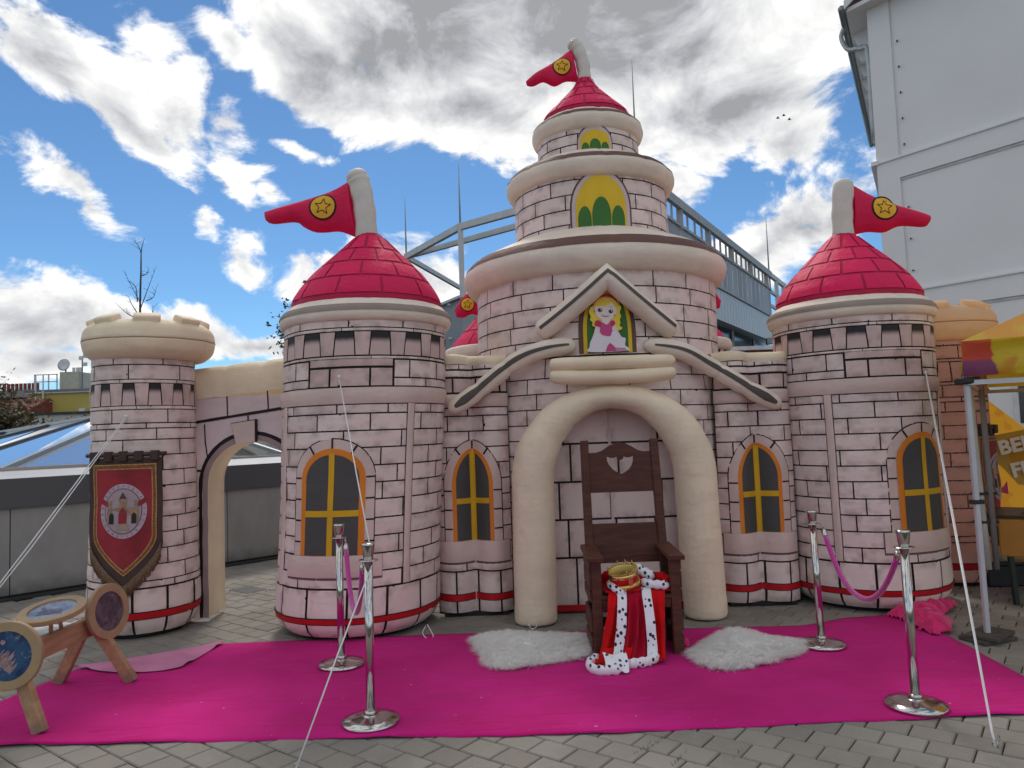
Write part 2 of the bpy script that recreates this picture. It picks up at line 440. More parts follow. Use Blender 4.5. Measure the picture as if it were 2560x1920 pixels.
b = MB(); M = Matrix.Translation((-2.90, 8.02, 0)) @ Matrix.Rotation(R(-37.5), 4, 'Z')
b.box((-.17, -.11, -.02), (.17, .11, .004), 0, M, .003)
drain = b.build('drain_cover', simple('drain_metal', (.07, .072, .075), .5, metal=.6), None, False, (-2.90, 8.02, 0)); props(drain, 'small dark metal cover set in the paving behind the gateway', 'drain cover')

# ------------------------------------------------------------------ grey parapet on the left
def parapet():
    A = Vector((-7.9, 5.45, 0)); B = Vector((-2.2, 11.15, 0))
    d = (B - A).normalized(); n = Vector((-d.y, d.x, 0)); Lg = (B - A).length
    T = thing('parapet_wall', 'grey rendered parapet wall with dark metal cladding and pale coping', 'wall', A)
    M = Matrix(((d.x, n.x, 0, A.x), (d.y, n.y, 0, A.y), (0, 0, 1, 0), (0, 0, 0, 1)))
    w = NB('grey_render'); z = w.nd('ShaderNodeSeparateXYZ'); w.L.new(w.pos(), z.inputs[0])
    f = w.noise(1.0, 5, .6, w.scaled((3, 3, 1.2))); c = w.mix(w.ss(f, .35, .7), (.33, .32, .305), (.27, .26, .25))
    dirt = w.m('MULTIPLY', w.ss(w.m('ADD', z.outputs[2], w.m('MULTIPLY', w.noise(7, 5), .25)), .12, .36, 1, 0), .55); c = w.mix(dirt, c, (.055, .052, .045)); w.base(c); w.rough(.85); w.bump(w.noise(70, 4), .2, .004)
    x = 0.0; k = 0
    while x < Lg - .01:
        e = min(x + 1.18, Lg)
        b = MB(); b.box((x + .005, 0, .045), (e - .005, .22, .955), 0, M); b.build('wall_panel', w.mat, T, False); x = e
    b = MB(); b.box((0, .01, .0), (Lg, .2, .955), 0, M); b.build('joint_backing', simple('joint_dark', (.02, .02, .02), .9), T, False)
    b = MB(); b.box((0, -.12, .0), (Lg, -.085, .028), 0, M); b.box((0, -.05, 0), (Lg, -.0, .02), 0, M); b.build('drain_channel', simple('drain_edge', (.03, .033, .033), .6), T, False)
    cl = simple('anthracite_cladding', (.085, .087, .095), .42, var=.06, nscale=1.2, bs=3, bstr=.05)
    x = 0.0
    while x < Lg - .01:
        e = min(x + 2.36, Lg); b = MB(); b.box((x + .002, -.035, .955), (e - .002, .24, 1.275), 0, M, .004); b.build('cladding_panel', cl, T, False); x = e
    b = MB(); V = [M @ Vector(p) for p in ((0, -.03, 1.275), (Lg, -.03, 1.275), (Lg, .36, 1.345), (0, .36, 1.345), (0, .36, 1.2), (Lg, .36, 1.2))]
    b.add(V, [(0, 1, 2, 3), (3, 2, 5, 4)]); b.build('coping', simple('pale_coping', (.46, .46, .47), .45, var=.05), T, False)
    return M, Lg
PM, PL = parapet()
def skylight():
    P = lambda x, y, z: PM @ Vector((x, y, z))
    # base runs along the parapet; apex well behind it
    b0, b1 = P(3.52, .42, 1.34), P(7.0, .42, 1.33)
    ap = Vector((-5.95, 11.9, 2.14)); b2 = Vector((-9.8, 13.2, 1.78))
    T = thing('glass_roof', 'low glazed roof with silver bars behind the grey parapet', 'skylight', b0)
    g = NB('roof_glass'); g.base((.045, .06, .075)); g.rough(.03); g.b.inputs['IOR'].default_value = 1.5; g.b.inputs['Specular IOR Level'].default_value = 1.0; g.b.inputs['Coat Weight'].default_value = 1.0; g.b.inputs['Coat Roughness'].default_value = .02; g.b.inputs['Metallic'].default_value = .75; g.base((.62, .68, .74))
    alu = simple('aluminium_bar', (.46, .47, .48), .35, metal=.7, var=.05)
    back = P(7.6, 3.6, 1.33); backl = P(-.6, 3.2, 1.33)
    def face(a, b, c, n, bars, name):
        # triangle split into strips
        nn = (b - a).cross(c - a).normalized()
        for i in range(n):
            t0, t1 = i / n, (i + 1) / n
            p = [a.lerp(b, t0), a.lerp(b, t1), c.lerp(b, t1), c.lerp(b, t0)]
            mk('glass_pane', p if t1 < 1 else p[:3], [(0, 1, 2, 3)] if t1 < 1 else [(0, 1, 2)], g.mat, T, False)
            if i:
                m_ = MB(); m_.beam(p[0] + nn * .0, p[3], .035, .03); m_.build('glazing_bar', alu, T, False)
    face(b0, b1, ap, 3, 2, 'front'); face(ap, b1, back, 2, 1, 'right')
    far1, far2 = Vector((-10.2, 9.6, 1.36)), b2
    for i in range(4):
        t0, t1 = i / 4, (i + 1) / 4
        q = [b0.lerp(far1, t0), b0.lerp(far1, t1), ap.lerp(far2, t1), ap.lerp(far2, t0)]
        mk('glass_pane', q, [(0, 1, 2, 3)], g.mat, T, False)
        m_ = MB(); m_.beam(q[1] + Vector((0, 0, .01)), q[2] + Vector((0, 0, .01)), .05, .03); m_.build('glazing_bar', simple('bar_dark', (.06, .062, .065), .4, metal=.4), T, False)
    for a, c in ((b0, ap), (b1, ap), (ap, far2), (b0, b1)):
        m_ = MB(); m_.beam(a + Vector((0, 0, .02)), c + Vector((0, 0, .02)), .07, .05); m_.build('hip_bar', alu, T, False)
skylight()
# ------------------------------------------------------------------ castle materials
LINE = fabric('joint_black', (.02, .012, .013), wr=.15, trans=0)
PINK = brick_mat('stone_pink', (.86, .70, .65)); PINK_HI = brick_mat('stone_rose', (.89, .725, .67)); PEACH = brick_mat('stone_peach', (.74, .55, .51))
GLOWB = brick_mat('stone_thin', (.74, .52, .48), trans=.8, lw=.006)
CREAM = fabric('cream_nylon', (.90, .75, .54)); BEIGE = fabric('beige_nylon', (.89, .76, .63)); ROSY = fabric('rosy_nylon', (.75, .57, .51)); GLOWC = fabric('cream_glow', (.88, .70, .48), trans=.6)
BROWN = fabric('brown_stripe', (.15, .072, .055), trans=0); TAUPE = fabric('taupe_stripe', (.30, .24, .20), trans=0); DKTAUPE = fabric('dark_stripe', (.10, .082, .07), trans=0)
RED = fabric('roof_red', (.74, .010, .085), trans=.14); REDB = brick_mat('roof_tile_red', (.78, .011, .10), line=(.5, .010, .06), warm=(.66, .012, .085)); REDL = fabric('roof_line', (.50, .012, .065), trans=.1)
BAND = fabric('band_red', (.50, .008, .015), trans=0)
ORANGE = fabric('frame_orange', (.72, .22, .02), trans=0, wr=.12); YELB = fabric('bar_yellow', (.66, .37, .012), trans=0, wr=.12); PANE = fabric('pane_grey', (.075, .073, .070), trans=0, wr=.15)
GREEN = fabric('arch_green', (.055, .17, .035), trans=0, wr=.12); YEL = fabric('arch_yellow', (.78, .50, .03), trans=0, wr=.12); GOLD = fabric('emblem_gold', (.80, .42, .03), trans=0, wr=.1)
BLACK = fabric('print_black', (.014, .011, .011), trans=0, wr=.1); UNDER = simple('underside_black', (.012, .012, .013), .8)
def frieze_mat():
    n = NB('frieze_print'); ua = n.nd('ShaderNodeUVMap', uv_map='ub').outputs[0]; s = n.nd('ShaderNodeSeparateXYZ'); n.L.new(ua, s.inputs[0])
    f = n.ss(n.m('ADD', s.outputs[1], n.m('MULTIPLY', n.noise(20, 3), .014)), .045, .10, 1.0, 0.0)
    n.base(n.mix(f, (.62, .45, .42), (.014, .01, .011))); n.rough(.62); return n.mat
FRIEZE = frieze_mat()

class Tower:
    gores = 9
    def __init__(s, cx, cy, prof, R0, lean=0.0, seed=0.0, wob=.010):
        s.cx, s.cy, s.prof, s.R0, s.lean, s.seed, s.wob = cx, cy, prof, R0, lean, seed, wob
    def rad(s, z):
        p = s.prof
        if z <= p[0][1]: return p[0][0]
        for (r0, z0), (r1, z1) in zip(p, p[1:]):
            if z <= z1: return r0 + (r1 - r0) * (z - z0) / max(z1 - z0, 1e-6)
        return p[-1][0]
    def pt(s, q, z, off=0.0):
        t = q / s.R0; sn, cs = math.sin(t), math.cos(t)
        w = s.wob * mnoise.noise(Vector((sn * 1.9 + s.seed, cs * 1.9, z * 1.4))) + s.wob * .4 * mnoise.noise(Vector((sn * 7 + s.seed, cs * 7, z * 3)))
        u = (t / (2 * PI) * s.gores + s.seed) % 1.0; u = min(u, 1 - u); w -= .007 * math.exp(-(u / .07) ** 2)
        r = s.rad(z) + w + off
        return Vector((s.cx + s.lean * z + r * sn, s.cy - r * cs, z))
    def bend(s): return .10 * s.R0 / .7
class Wall:
    def __init__(s, x0, x1, y0, bulge, lobes=2, seed=0.0):
        s.x0, s.x1, s.y0, s.bulge, s.lobes, s.seed = x0, x1, y0, bulge, lobes, seed
    def pt(s, q, z, off=0.0):
        L = s.x1 - s.x0; f = (math.sin(PI * q / L * s.lobes) ** 2 + .015) ** .375
        zz = max(0.0, min(1.0, z / .12)); f *= .45 + .55 * zz ** .5
        w = .008 * mnoise.noise(Vector((q * 3 + s.seed, 4.0, z * 1.7)))
        return Vector((s.x0 + q, s.y0 - s.bulge * f - off + w, z))
    def bend(s): return .03
def grid(S, lf, rf, zs, nu, off, e=0.0, puff=0.0):
    """patch on a surface between left(z) and right(z)"""
    V = []; F = []; UA = []; UB = []; n = nu + 1; z0, z1 = zs[0], zs[-1]
    for j, z in enumerate(zs):
        a, b = lf(z), rf(z)
        for i in range(n):
            q = a + (b - a) * i / nu
            edge = (i in (0, nu)) or (j in (0, len(zs) - 1))
            V.append(S.pt(q, z, off + (0 if edge else puff))); UA.append((q - a, z - z0)); UB.append((b - q, z1 - z))
    for j in range(len(zs) - 1):
        for i in range(nu): k = j * n + i; F.append((k, k + 1, k + n + 1, k + n))
    return V, F, UA, UB
def lin(a, b, n): return [a + (b - a) * i / n for i in range(n + 1)]
def patch_geo(S, s0, s1, z0, z1, g=.0056, off=.003, puff=.003, t0=None, t1=None, dz=.07):
    """a printed block; t0/t1 give other left/right ends at its top edge"""
    a0, b0, za, zb = s0 + g, s1 - g, z0 + g, z1 - g
    a1 = (t0 if t0 is not None else s0) + g; b1 = (t1 if t1 is not None else s1) - g
    nz = max(2, math.ceil((zb - za) / dz)); nu = max(2, math.ceil((max(b0, b1) - min(a0, a1)) / S.bend()))
    lf = lambda z: a0 + (a1 - a0) * (z - za) / (zb - za); rf = lambda z: b0 + (b1 - b0) * (z - za) / (zb - za)
    return grid(S, lf, rf, lin(za, zb, nz), nu, off, 0, puff)
def block(name, S, s0, s1, z0, z1, mat, parent, **k):
    V, F, UA, UB = patch_geo(S, s0, s1, z0, z1, **k)
    return mk(name, V, F, mat, parent, True, uva=UA, uvb=UB)
class Joined:
    def __init__(s): s.V = []; s.F = []; s.A = []; s.B = []
    def add(s, V, F, UA, UB):
        b = len(s.V); s.V += V; s.F += [tuple(i + b for i in f) for f in F]; s.A += UA; s.B += UB
    def build(s, name, mat, parent):
        if not s.V: return None
        o = mk(name, s.V, s.F, mat, parent, True, uva=s.A, uvb=s.B); o["kind"] = "stuff"; return o
def lay(S, rows, lo, hi, blen, parent, mat, vis, skip=(), name='brick', jit=.11, jrows=None, phase=0.0, **k):
    """running courses of printed blocks; those turned to the front are objects of their own"""
    rest = Joined()
    for ri, (z0, z1) in enumerate(rows):
        js = [lo]
        x = lo - blen * (((ri + phase) % 2) * .5 + random.uniform(0, jit))
        while True:
            x += blen * random.uniform(1 - jit, 1 + jit)
            if x > hi - blen * .3: break
            if x > lo + blen * .25: js.append(x)
        js.append(hi)
        if jrows and ri in jrows: js = jrows[ri]
        for a, b in zip(js, js[1:]):
            if any(a >= q0 and b <= q1 and z0 >= y0 and z1 <= y1 for q0, q1, y0, y1 in skip): continue
            if b > vis[0] and a < vis[1]: block(name, S, a, b, z0, z1, mat, parent, **k)
            else: rest.add(*patch_geo(S, a, b, z0, z1, **k))
    return rest
def revolve(name, cx, cy, prof, mat, parent, n=72, lean=0.0, gore=0, depth=.012, seed=0.0, wob=.008, a0=0.0, off=0.0, cap=True, noisez=1.5):
    V = []; F = []
    m_ = len(prof)
    for i, (r, z) in enumerate(prof):
        p0 = prof[max(i - 1, 0)]; p1 = prof[min(i + 1, m_ - 1)]
        tr, tz = p1[0] - p0[0], p1[1] - p0[1]; l = math.hypot(tr, tz) or 1
        rr, zz = r + off * tz / l, z - off * tr / l
        for k in range(n):
            t = 2 * PI * k / n; sn, cs = math.sin(t), math.cos(t)
            w = wob * mnoise.noise(Vector((sn * 2 + seed, cs * 2, z * noisez)))
            dz_ = 0.0
            if gore:
                u = ((t - a0) / (2 * PI) * gore) % 1.0; u = min(u, 1 - u); q = math.exp(-(u / .09) ** 2); w -= depth * q; dz_ = 0.0
            V.append((cx + lean * z + (rr + w) * sn, cy - (rr + w) * cs, zz + dz_ * (1 if i > m_ / 2 else -.3)))
    for i in range(m_ - 1):
        for k in range(n):
            k2 = (k + 1) % n; F.append((i * n + k, i * n + k2, (i + 1) * n + k2, (i + 1) * n + k))
    if cap: F.append(tuple(range(n - 1, -1, -1))); F.append(tuple((m_ - 1) * n + k for k in range(n)))
    return mk(name, V, F, mat, parent, True)
def dense(prof, n=4):
    P = [Vector((r, 0, z)) for r, z in prof]; return [(p.x, p.z) for p in spline(P, n)]
def arch_w(W, z0, zs, z1, e=2.0):
    def w(z):
        if z <= zs: return W
        return W * max(0.0, 1 - ((z - zs) / (z1 - zs)) ** e) ** (1 / e)
    return w
def archrows(z0, zs, z1, n1=5, n2=9):
    return lin(z0, zs, n1) + [zs + (z1 - zs) * math.sin(PI / 2 * i / n2) for i in range(1, n2 + 1)]
def arch_shape(name, S, sc, W, z0, zs, z1, off, mat, parent, nu=10, e=2.0):
    w = arch_w(W, z0, zs, z1, e)
    V, F, A, B = grid(S, lambda z: sc - w(z), lambda z: sc + w(z), archrows(z0, zs, z1), nu, off)
    return mk(name, V, F, mat, parent, True, uva=A, uvb=B)
def window(S, sc, W, z0, zs, z1, sw, sill, T, e=2.0, fr=.048, sill_w=None, zc=None):
    zc = zc if zc is not None else z0 + (z1 - z0) * .40
    arch_shape('window_edge', S, sc, W + sw + .008, z0, zs + .01, z1 + sw + .01, .006, LINE, T, 14, e)
    arch_shape('window_surround', S, sc, W + sw, z0, zs + .01, z1 + sw, .009, ROSY, T, 14, e)
    # black joints between the printed stones of the surround
    jm = Joined()
    for sg in (-1, 1):
        zz = z0 + .10
        while zz < zs + .02:
            jm.add(*grid(S, lambda z: sc + (sg * (W + .004) if sg > 0 else -(W + sw)), lambda z: sc + ((W + sw) if sg > 0 else -(W + .004)), [zz, zz + .013], 2, .012)); zz += .165
    w_in = arch_w(W, z0, zs, z1, e); w_out = arch_w(W + sw, z0, zs + .01, z1 + sw, e)
    for ang in (-35, 0, 35):
        a = R(ang); h = z1 - zs
        p = [(sc + W * 1.0 * math.sin(a), zs + h * math.cos(a)), (sc + (W + sw) * math.sin(a), zs + (h + sw) * math.cos(a))]
        dx, dz = p[1][0] - p[0][0], p[1][1] - p[0][1]; l = math.hypot(dx, dz); nx, nz = dz / l * .008, -dx / l * .008
        q = [(p[0][0] - nx, p[0][1] - nz), (p[0][0] + nx, p[0][1] + nz), (p[1][0] + nx, p[1][1] + nz), (p[1][0] - nx, p[1][1] - nz)]
        jm.add([S.pt(x, z, .012) for x, z in q], [(0, 1, 2, 3)], [(0, 0)] * 4, [(0, 0)] * 4)
    mk('surround_joints', jm.V, jm.F, LINE, T, False)["kind"] = "stuff"
    arch_shape('window_frame', S, sc, W, z0, zs, z1, .012, ORANGE, T, 12, e)
    Wp = W - fr; w = arch_w(Wp, z0, zs, z1 - fr, e); hb = .024
    for sg in (-1, 1):
        for (a, b) in ((z0 + .004, zc - hb), (zc + hb, z1 - fr)):
            rows = [z for z in archrows(z0, zs, z1 - fr, 6, 12) if a < z < b]; rows = [a] + rows + ([b] if b < z1 - fr - .001 else [z1 - fr])
            if sg < 0: lf, rf = (lambda z: sc - max(w(z), hb * .9)), (lambda z: sc - hb * .9)
            else: lf, rf = (lambda z: sc + hb * .9), (lambda z: sc + max(w(z), hb * .9))
            V, F, A, B = grid(S, lf, rf, rows, 5, .015); mk('pane', V, F, PANE, T, True)
    V, F, A, B = grid(S, lambda z: sc - hb, lambda z: sc + hb, lin(z0, z1 - fr * .8, 10), 2, .018); mk('glazing_bar', V, F, YELB, T)
    V, F, A, B = grid(S, lambda z: sc - Wp, lambda z: sc + Wp, [zc - hb, zc + hb], 10, .0185); mk('glazing_bar', V, F, YELB, T)
    if sill:
        hw = sill_w or W + sw + .07
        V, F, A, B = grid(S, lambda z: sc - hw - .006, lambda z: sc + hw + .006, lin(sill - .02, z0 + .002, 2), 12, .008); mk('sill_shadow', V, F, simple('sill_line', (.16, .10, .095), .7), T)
        V, F, A, B = grid(S, lambda z: sc - hw, lambda z: sc + hw, lin(sill, z0, 4), 12, .02, 0, .008); mk('window_sill', V, F, ROSY, T)

castle = thing('inflatable_castle', 'large pink inflatable castle with red cone roofs and cream arched doorway', 'inflatable castle', (.85, 6.7, 0))

# ---- flags
from mathutils.bvhtree import BVHTree
def flag(top, bot, Y, ec, er, T, th=.075, turn=0.0):
    tp = spline([(x, 0, z) for x, z in top], 6); bt = spline([(x, 0, z) for x, z in bot], 6)
    def samp(P, u):
        Ls = [0]
        for a, b in zip(P, P[1:]): Ls.append(Ls[-1] + (b - a).length)
        t = u * Ls[-1]
        for i in range(len(P) - 1):
            if t <= Ls[i + 1] + 1e-9: return P[i].lerp(P[i + 1], (t - Ls[i]) / max(Ls[i + 1] - Ls[i], 1e-9))
        return P[-1]
    nu, nv = 20, 10; V = []; F = []
    for side in (-1, 1):
        for i in range(nu + 1):
            u = i / nu; a, b = samp(tp, u), samp(bt, u)
            for j in range(nv + 1):
                v = j / nv; p = a.lerp(b, v); t = th * (math.sin(PI * min(max(v, 0), 1)) ** .6) * (1 - .35 * u) * min(1, (1 - u) * 7) ** .5
                wv = .03 * math.sin(u * 5.2 + 1.0) * u
                V.append((p.x, Y + side * t + wv, p.z))
    n = (nu + 1) * (nv + 1)
    for sd_ in (0, 1):
        for i in range(nu):
            for j in range(nv):
                k = sd_ * n + i * (nv + 1) + j; f = (k, k + nv + 1, k + nv + 2, k + 1); F.append(f if sd_ == 0 else f[::-1])
    o = fixn(mk('flag', V, F, RED, T)); 
    bvh = BVHTree.FromPolygons([Vector(v) for v in V], F)
    def hit(x, z, off):
        h = bvh.ray_cast(Vector((x, Y - 1, z)), Vector((0, 1, 0)))[0]
        return Vector((x, (h.y if h else Y) - off, z))
    def disc(nm, r, off, mat):
        V = [hit(ec[0], ec[1], off)]; F = []; ns = 28
        for k in range(1, 5):
            for i in range(ns):
                f = 2 * PI * i / ns; V.append(hit(ec[0] + r * k / 4 * math.cos(f), ec[1] + r * k / 4 * math.sin(f), off))
        for i in range(ns): F.append((0, 1 + i, 1 + (i + 1) % ns))
        for k in range(3):
            for i in range(ns): a = 1 + k * ns + i; b = 1 + k * ns + (i + 1) % ns; F.append((a, a + ns, b + ns, b))
        mk(nm, V, F, mat, T)
    disc('emblem_ring', er, .004, BLACK); disc('emblem_disc', er * .87, .008, GOLD)
    def star(r): return [(ec[0] + (r if i % 2 == 0 else r * .46) * math.sin(PI * i / 5 + .12), ec[1] + (r if i % 2 == 0 else r * .46) * math.cos(PI * i / 5 + .12)) for i in range(10)]
    A, B = star(er * .66), star(er * .53); V = []; F = []
    for i in range(10):
        for k in range(3):
            t = k / 3; j = (i + 1) % 10
            for S_ in (A, B): V.append(hit(S_[i][0] + (S_[j][0] - S_[i][0]) * t, S_[i][1] + (S_[j][1] - S_[i][1]) * t, .012))
    for i in range(30): a, b = 2 * i, 2 * ((i + 1) % 30); F.append((a, a + 1, b + 1, b))
    mk('emblem_star', V, F, BLACK, T, False)
def pole(P, r, T):
    Q = spline(P, 5); n = len(Q); rad = []
    for i in range(n): rad.append(r * (1.0 + .04 * math.sin(i * 1.7)))
    tip = Q[-1]; d = (Q[-1] - Q[-2]).normalized()
    for a in (25, 50, 70, 82): Q.append(tip + d * r * .75 * math.sin(R(a))); rad.append(r * math.cos(R(a)))
    V, F = tube_geo(Q, rad, 18); mk('flag_pole', V, F, simple('pole_grey', (.66, .61, .55), .65, var=.06, bs=14, bstr=.25, bd=.02), T)

def roof(T, S, rows, n, vis, base, phase=0.0, edge=None):
    V, F, A, B = grid(S, lambda z: -PI * S.R0, lambda z: PI * S.R0, lin(S.prof[0][1], S.prof[-1][1], 26), 108, 0); mk('roof', V, F, REDL, T)
    rest = Joined(); C_ = 2 * PI * S.R0
    for ri, (z0, z1) in enumerate(rows):
        w = C_ / n; x = -C_ / 2 + (ri % 2) * w / 2 + phase * w
        for i in range(n):
            a = x + i * w; c = a + w / 2; rr = S.rad((z0 + z1) / 2) / S.R0
            g = .011 / max(rr, .3)
            V, F, A, B = patch_geo(S, a, a + w, z0, z1, g=.0, off=.006, puff=.004)
            # keep the painted joint of one width all the way up
            V, F, A, B = grid(S, lambda z: a + .010 * S.R0 / max(S.rad(z), .05), lambda z: a + w - .010 * S.R0 / max(S.rad(z), .05), lin(z0 + .009, z1 - .009, 4), 5, .0075, 0, .001)
            A = [(p[0] * rr + .02, p[1] + .02) for p in A]; B = [(p[0] * rr + .02, p[1] + .02) for p in B]
            if vis[0] < c < vis[1]: mk('roof_tile', V, F, REDB, T, True, uva=A, uvb=B)
            else: rest.add(V, F, A, B)
    rest.build('roof_tiles_behind', REDB, T)

def cornice(T, cx, cy, prof, stripe, mat, smat, lean=0.0, gore=0, depth=.01, seed=0.0, a0=0.0, n=96):
    revolve('cornice', cx, cy, dense(prof, 4), mat, T, n, lean, gore, depth, seed, cap=False, a0=a0)
    revolve('cornice_stripe', cx, cy, dense(stripe, 3), smat, T, n, lean, gore, depth, seed, off=.005, cap=False, a0=a0)

# ---- the two towers at the front
def front_tower(name_label, cx, cy, r, lean, zk, wc, mir, seed):
    """zk scales heights; wc = window centre angle (deg); mir = -1 mirrors the print"""
    K = zk
    prof = [(r * .80, .02), (r * .90, .05 * K), (r * .97, .11 * K), (r * 1.0, .2 * K), (r * .985, .6 * K), (r * .99, 1.3 * K), (r * 1.0, 1.84 * K), (r * 1.018, 1.88 * K), (r * 1.024, 1.93 * K), (r * 1.015, 1.97 * K), (r * 1.005, 2.0 * K), (r * 1.015, 2.62 * K)]
    S = Tower(cx, cy, prof, r, lean, seed)
    T = mk('tower', *(lambda g: (g[0], g[1]))(grid(S, lambda z: -PI * r, lambda z: PI * r, lin(.02, .2, 6) + lin(.26, 2.62 * K, 30), 108, -.010)[:2]), LINE, castle)
    T["label"] = name_label
    a = lambda deg: mir * R(deg) * r
    def seg(d0, d1): x, y = a(d0), a(d1); return (min(x, y), max(x, y))
    vis = (R(-105) * r, R(105) * r); C2 = PI * r
    rows = [(z0 * K, z1 * K) for z0, z1 in ((.427, .55), (.55, .686), (.686, .823), (.823, .961), (.961, 1.105), (1.105, 1.237), (1.237, 1.37), (1.37, 1.509), (1.509, 1.642), (1.642, 1.776), (1.776, 1.85))]
    ws = a(wc); Ww = .267 * r / .685
    skip = [(ws - Ww - .05, ws + Ww + .05, .5 * K, 1.5 * K)]
    rest = lay(S, rows, -C2, C2, .43, T, PINK, vis, skip, jit=.1)
    rest2 = lay(S, [(.03, .427 * K)], -C2, C2, .31, T, PINK, vis, name='base_block', jit=.1, g=.010, dz=.05)
    # upper bands
    b1 = seg(-27.6, 29.7)
    r3 = lay(S, [(1.985 * K, 2.055 * K), (2.055 * K, 2.2 * K)], -C2, b1[0] - .004, .36, T, PINK, vis)
    r4 = lay(S, [(1.985 * K, 2.055 * K), (2.055 * K, 2.2 * K)], b1[1] + .004, C2, .36, T, PINK, vis)
    js = sorted([a(-27.6), a(-12.4), a(14.3), a(29.7)])
    for p, q in zip(js, js[1:]): block('brick', S, p, q, 1.985 * K, 2.138 * K, PEACH, T, g=.008)
    block('brick', S, b1[0], b1[1], 2.142 * K, 2.212 * K, PEACH, T, g=.007)
    r5 = lay(S, [(2.205 * K, 2.228 * K), (2.425 * K, 2.452 * K)], -C2, C2, .6, T, PINK_HI, vis, name='string_course', skip=[(b1[0], b1[1], 2.2, 2.23)], g=.003)
    r6 = lay(S, [(2.452 * K, 2.62 * K)], -C2, C2, .42, T, PINK_HI, vis)
    for r_ in (rest2, r3, r4, r5, r6): rest.add(r_.V, r_.F, r_.A, r_.B)
    # corbel frieze
    step = 23.4; k0 = -14.6; J2 = Joined(); J3 = Joined()
    for i in range(-7, 9):
        c = k0 + step * i
        s0, s1 = seg(c + 5.7, c + step - 5.7); t0, t1 = seg(c + 4.6, c + step - 4.6)
        t0, t1, s0, s1 = s0, s1, t0, t1
        p0, p1 = seg(c - 5.6, c + 5.6); q0, q1 = seg(c - 4.4, c + 4.4)
        if abs(c) < 100:
            block('frieze_panel', S, s0, s1, 2.232 * K, 2.422 * K, FRIEZE, T, t0=t0, t1=t1, g=.004)
            block('corbel', S, q0, q1, 2.232 * K, 2.422 * K, PEACH, T, t0=p0, t1=p1, g=.004, off=.006)
        else:
            J2.add(*patch_geo(S, s0, s1, 2.232 * K, 2.422 * K, t0=t0, t1=t1, g=.004)); J3.add(*patch_geo(S, q0, q1, 2.232 * K, 2.422 * K, t0=p0, t1=p1, g=.004, off=.006))
    rest.build('bricks_behind', PINK, T); J2.build('frieze_behind', FRIEZE, T); J3.build('corbels_behind', PEACH, T)
    # the bulging ring, printed pilasters, red band
    V, F, A, B = grid(S, lambda z: -C2, lambda z: C2, lin(1.853 * K, 1.98 * K, 5), 72, .006); mk('ring_band', V, F, ROSY, T)
    for d in (-54.5, 43.2):
        q = a(d); V, F, A, B = grid(S, lambda z: q - .037, lambda z: q + .037, lin(.43 * K, 1.85 * K, 12), 1, .006); mk('pilaster_edge', V, F, LINE, T)
        V, F, A, B = grid(S, lambda z: q - .031, lambda z: q + .031, lin(.43 * K, 1.85 * K, 12), 4, .009, 0, .012); mk('pilaster', V, F, ROSY, T)
    V, F, A, B = grid(S, lambda z: -C2, lambda z: C2, lin(.150 * K, .206 * K, 2), 72, .008); mk('band_edge', V, F, LINE, T)
    V, F, A, B = grid(S, lambda z: -C2, lambda z: C2, lin(.157 * K, .199 * K, 2), 72, .011); mk('red_band', V, F, BAND, T)
    window(S, ws, Ww, .681 * K, 1.27 * K, 1.509 * K, .072, .514 * K, T, zc=1.005 * K, sill_w=.41 * r / .685)
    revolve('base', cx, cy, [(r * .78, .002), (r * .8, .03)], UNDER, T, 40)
    # cornice and roof
    pr = [(r * 1.0, 2.508 * K), (r * 1.045, 2.516 * K), (r * 1.073, 2.545 * K), (r * 1.078, 2.58 * K), (r * 1.066, 2.615 * K), (r * 1.035, 2.645 * K), (r * 1.0, 2.668 * K), (r * .97, 2.688 * K), (r * .93, 2.70 * K), (r * .89, 2.702 * K)]
    cornice(T, cx, cy, pr, [(r * 1.078, 2.586 * K), (r * 1.066, 2.615 * K), (r * 1.042, 2.638 * K)], BEIGE, TAUPE, lean, 14, .006, seed, a0=.2)
    q = r / .685
    RS = Tower(cx, cy, [(.655 * q, 2.64 * K), (.640 * q, 2.75 * K), (.578 * q, 2.862 * K), (.498 * q, 2.968 * K), (.410 * q, 3.06 * K), (.293 * q, 3.174 * K), (.185 * q, 3.28 * K), (.096 * q, 3.37 * K)], .637 * q, lean, seed, wob=.006)
    RS.prof = dense(RS.prof, 4)
    roof(T, RS, [(2.735 * K, 2.90 * K), (2.90 * K, 3.05 * K), (3.05 * K, 3.19 * K), (3.19 * K, 3.35 * K)], 11, (R(-100) * RS.R0, R(100) * RS.R0), None, phase=.15)
    return T, S
FLT, FLS = front_tower('front tower with its flag flying to the left', -1.385, 6.46, .685, .05, 1.0, -9, 1, 1.3)
pole([(-1.235, 6.46, 3.30), (-1.255, 6.46, 3.60), (-1.29, 6.46, 3.82), (-1.315, 6.46, 3.90)], .097, FLT)
flag([(-1.395, 3.86), (-1.543, 3.785), (-1.784, 3.706), (-1.958, 3.658), (-2.145, 3.611)], [(-1.33, 3.352), (-1.471, 3.411), (-1.6, 3.408), (-1.696, 3.413), (-1.788, 3.456), (-1.854, 3.503), (-2.053, 3.493), (-2.126, 3.529), (-2.145, 3.58)], 6.46, (-1.61, 3.625), .122, FLT)
FRT, FRS = front_tower('front tower with its flag flying to the right', 3.13, 6.73, .655, -.012, .977, -22, -1, 4.1)
pole([(3.10, 6.73, 3.24), (3.105, 6.73, 3.50), (3.13, 6.73, 3.75)], .092, FRT)
flag([(3.20, 3.77), (3.4, 3.648), (3.608, 3.55), (3.894, 3.449), (3.916, 3.425)], [(3.185, 3.285), (3.325, 3.312), (3.475, 3.301), (3.612, 3.351), (3.833, 3.334), (3.90, 3.385), (3.916, 3.415)], 6.73, (3.467, 3.522), .12, FRT)

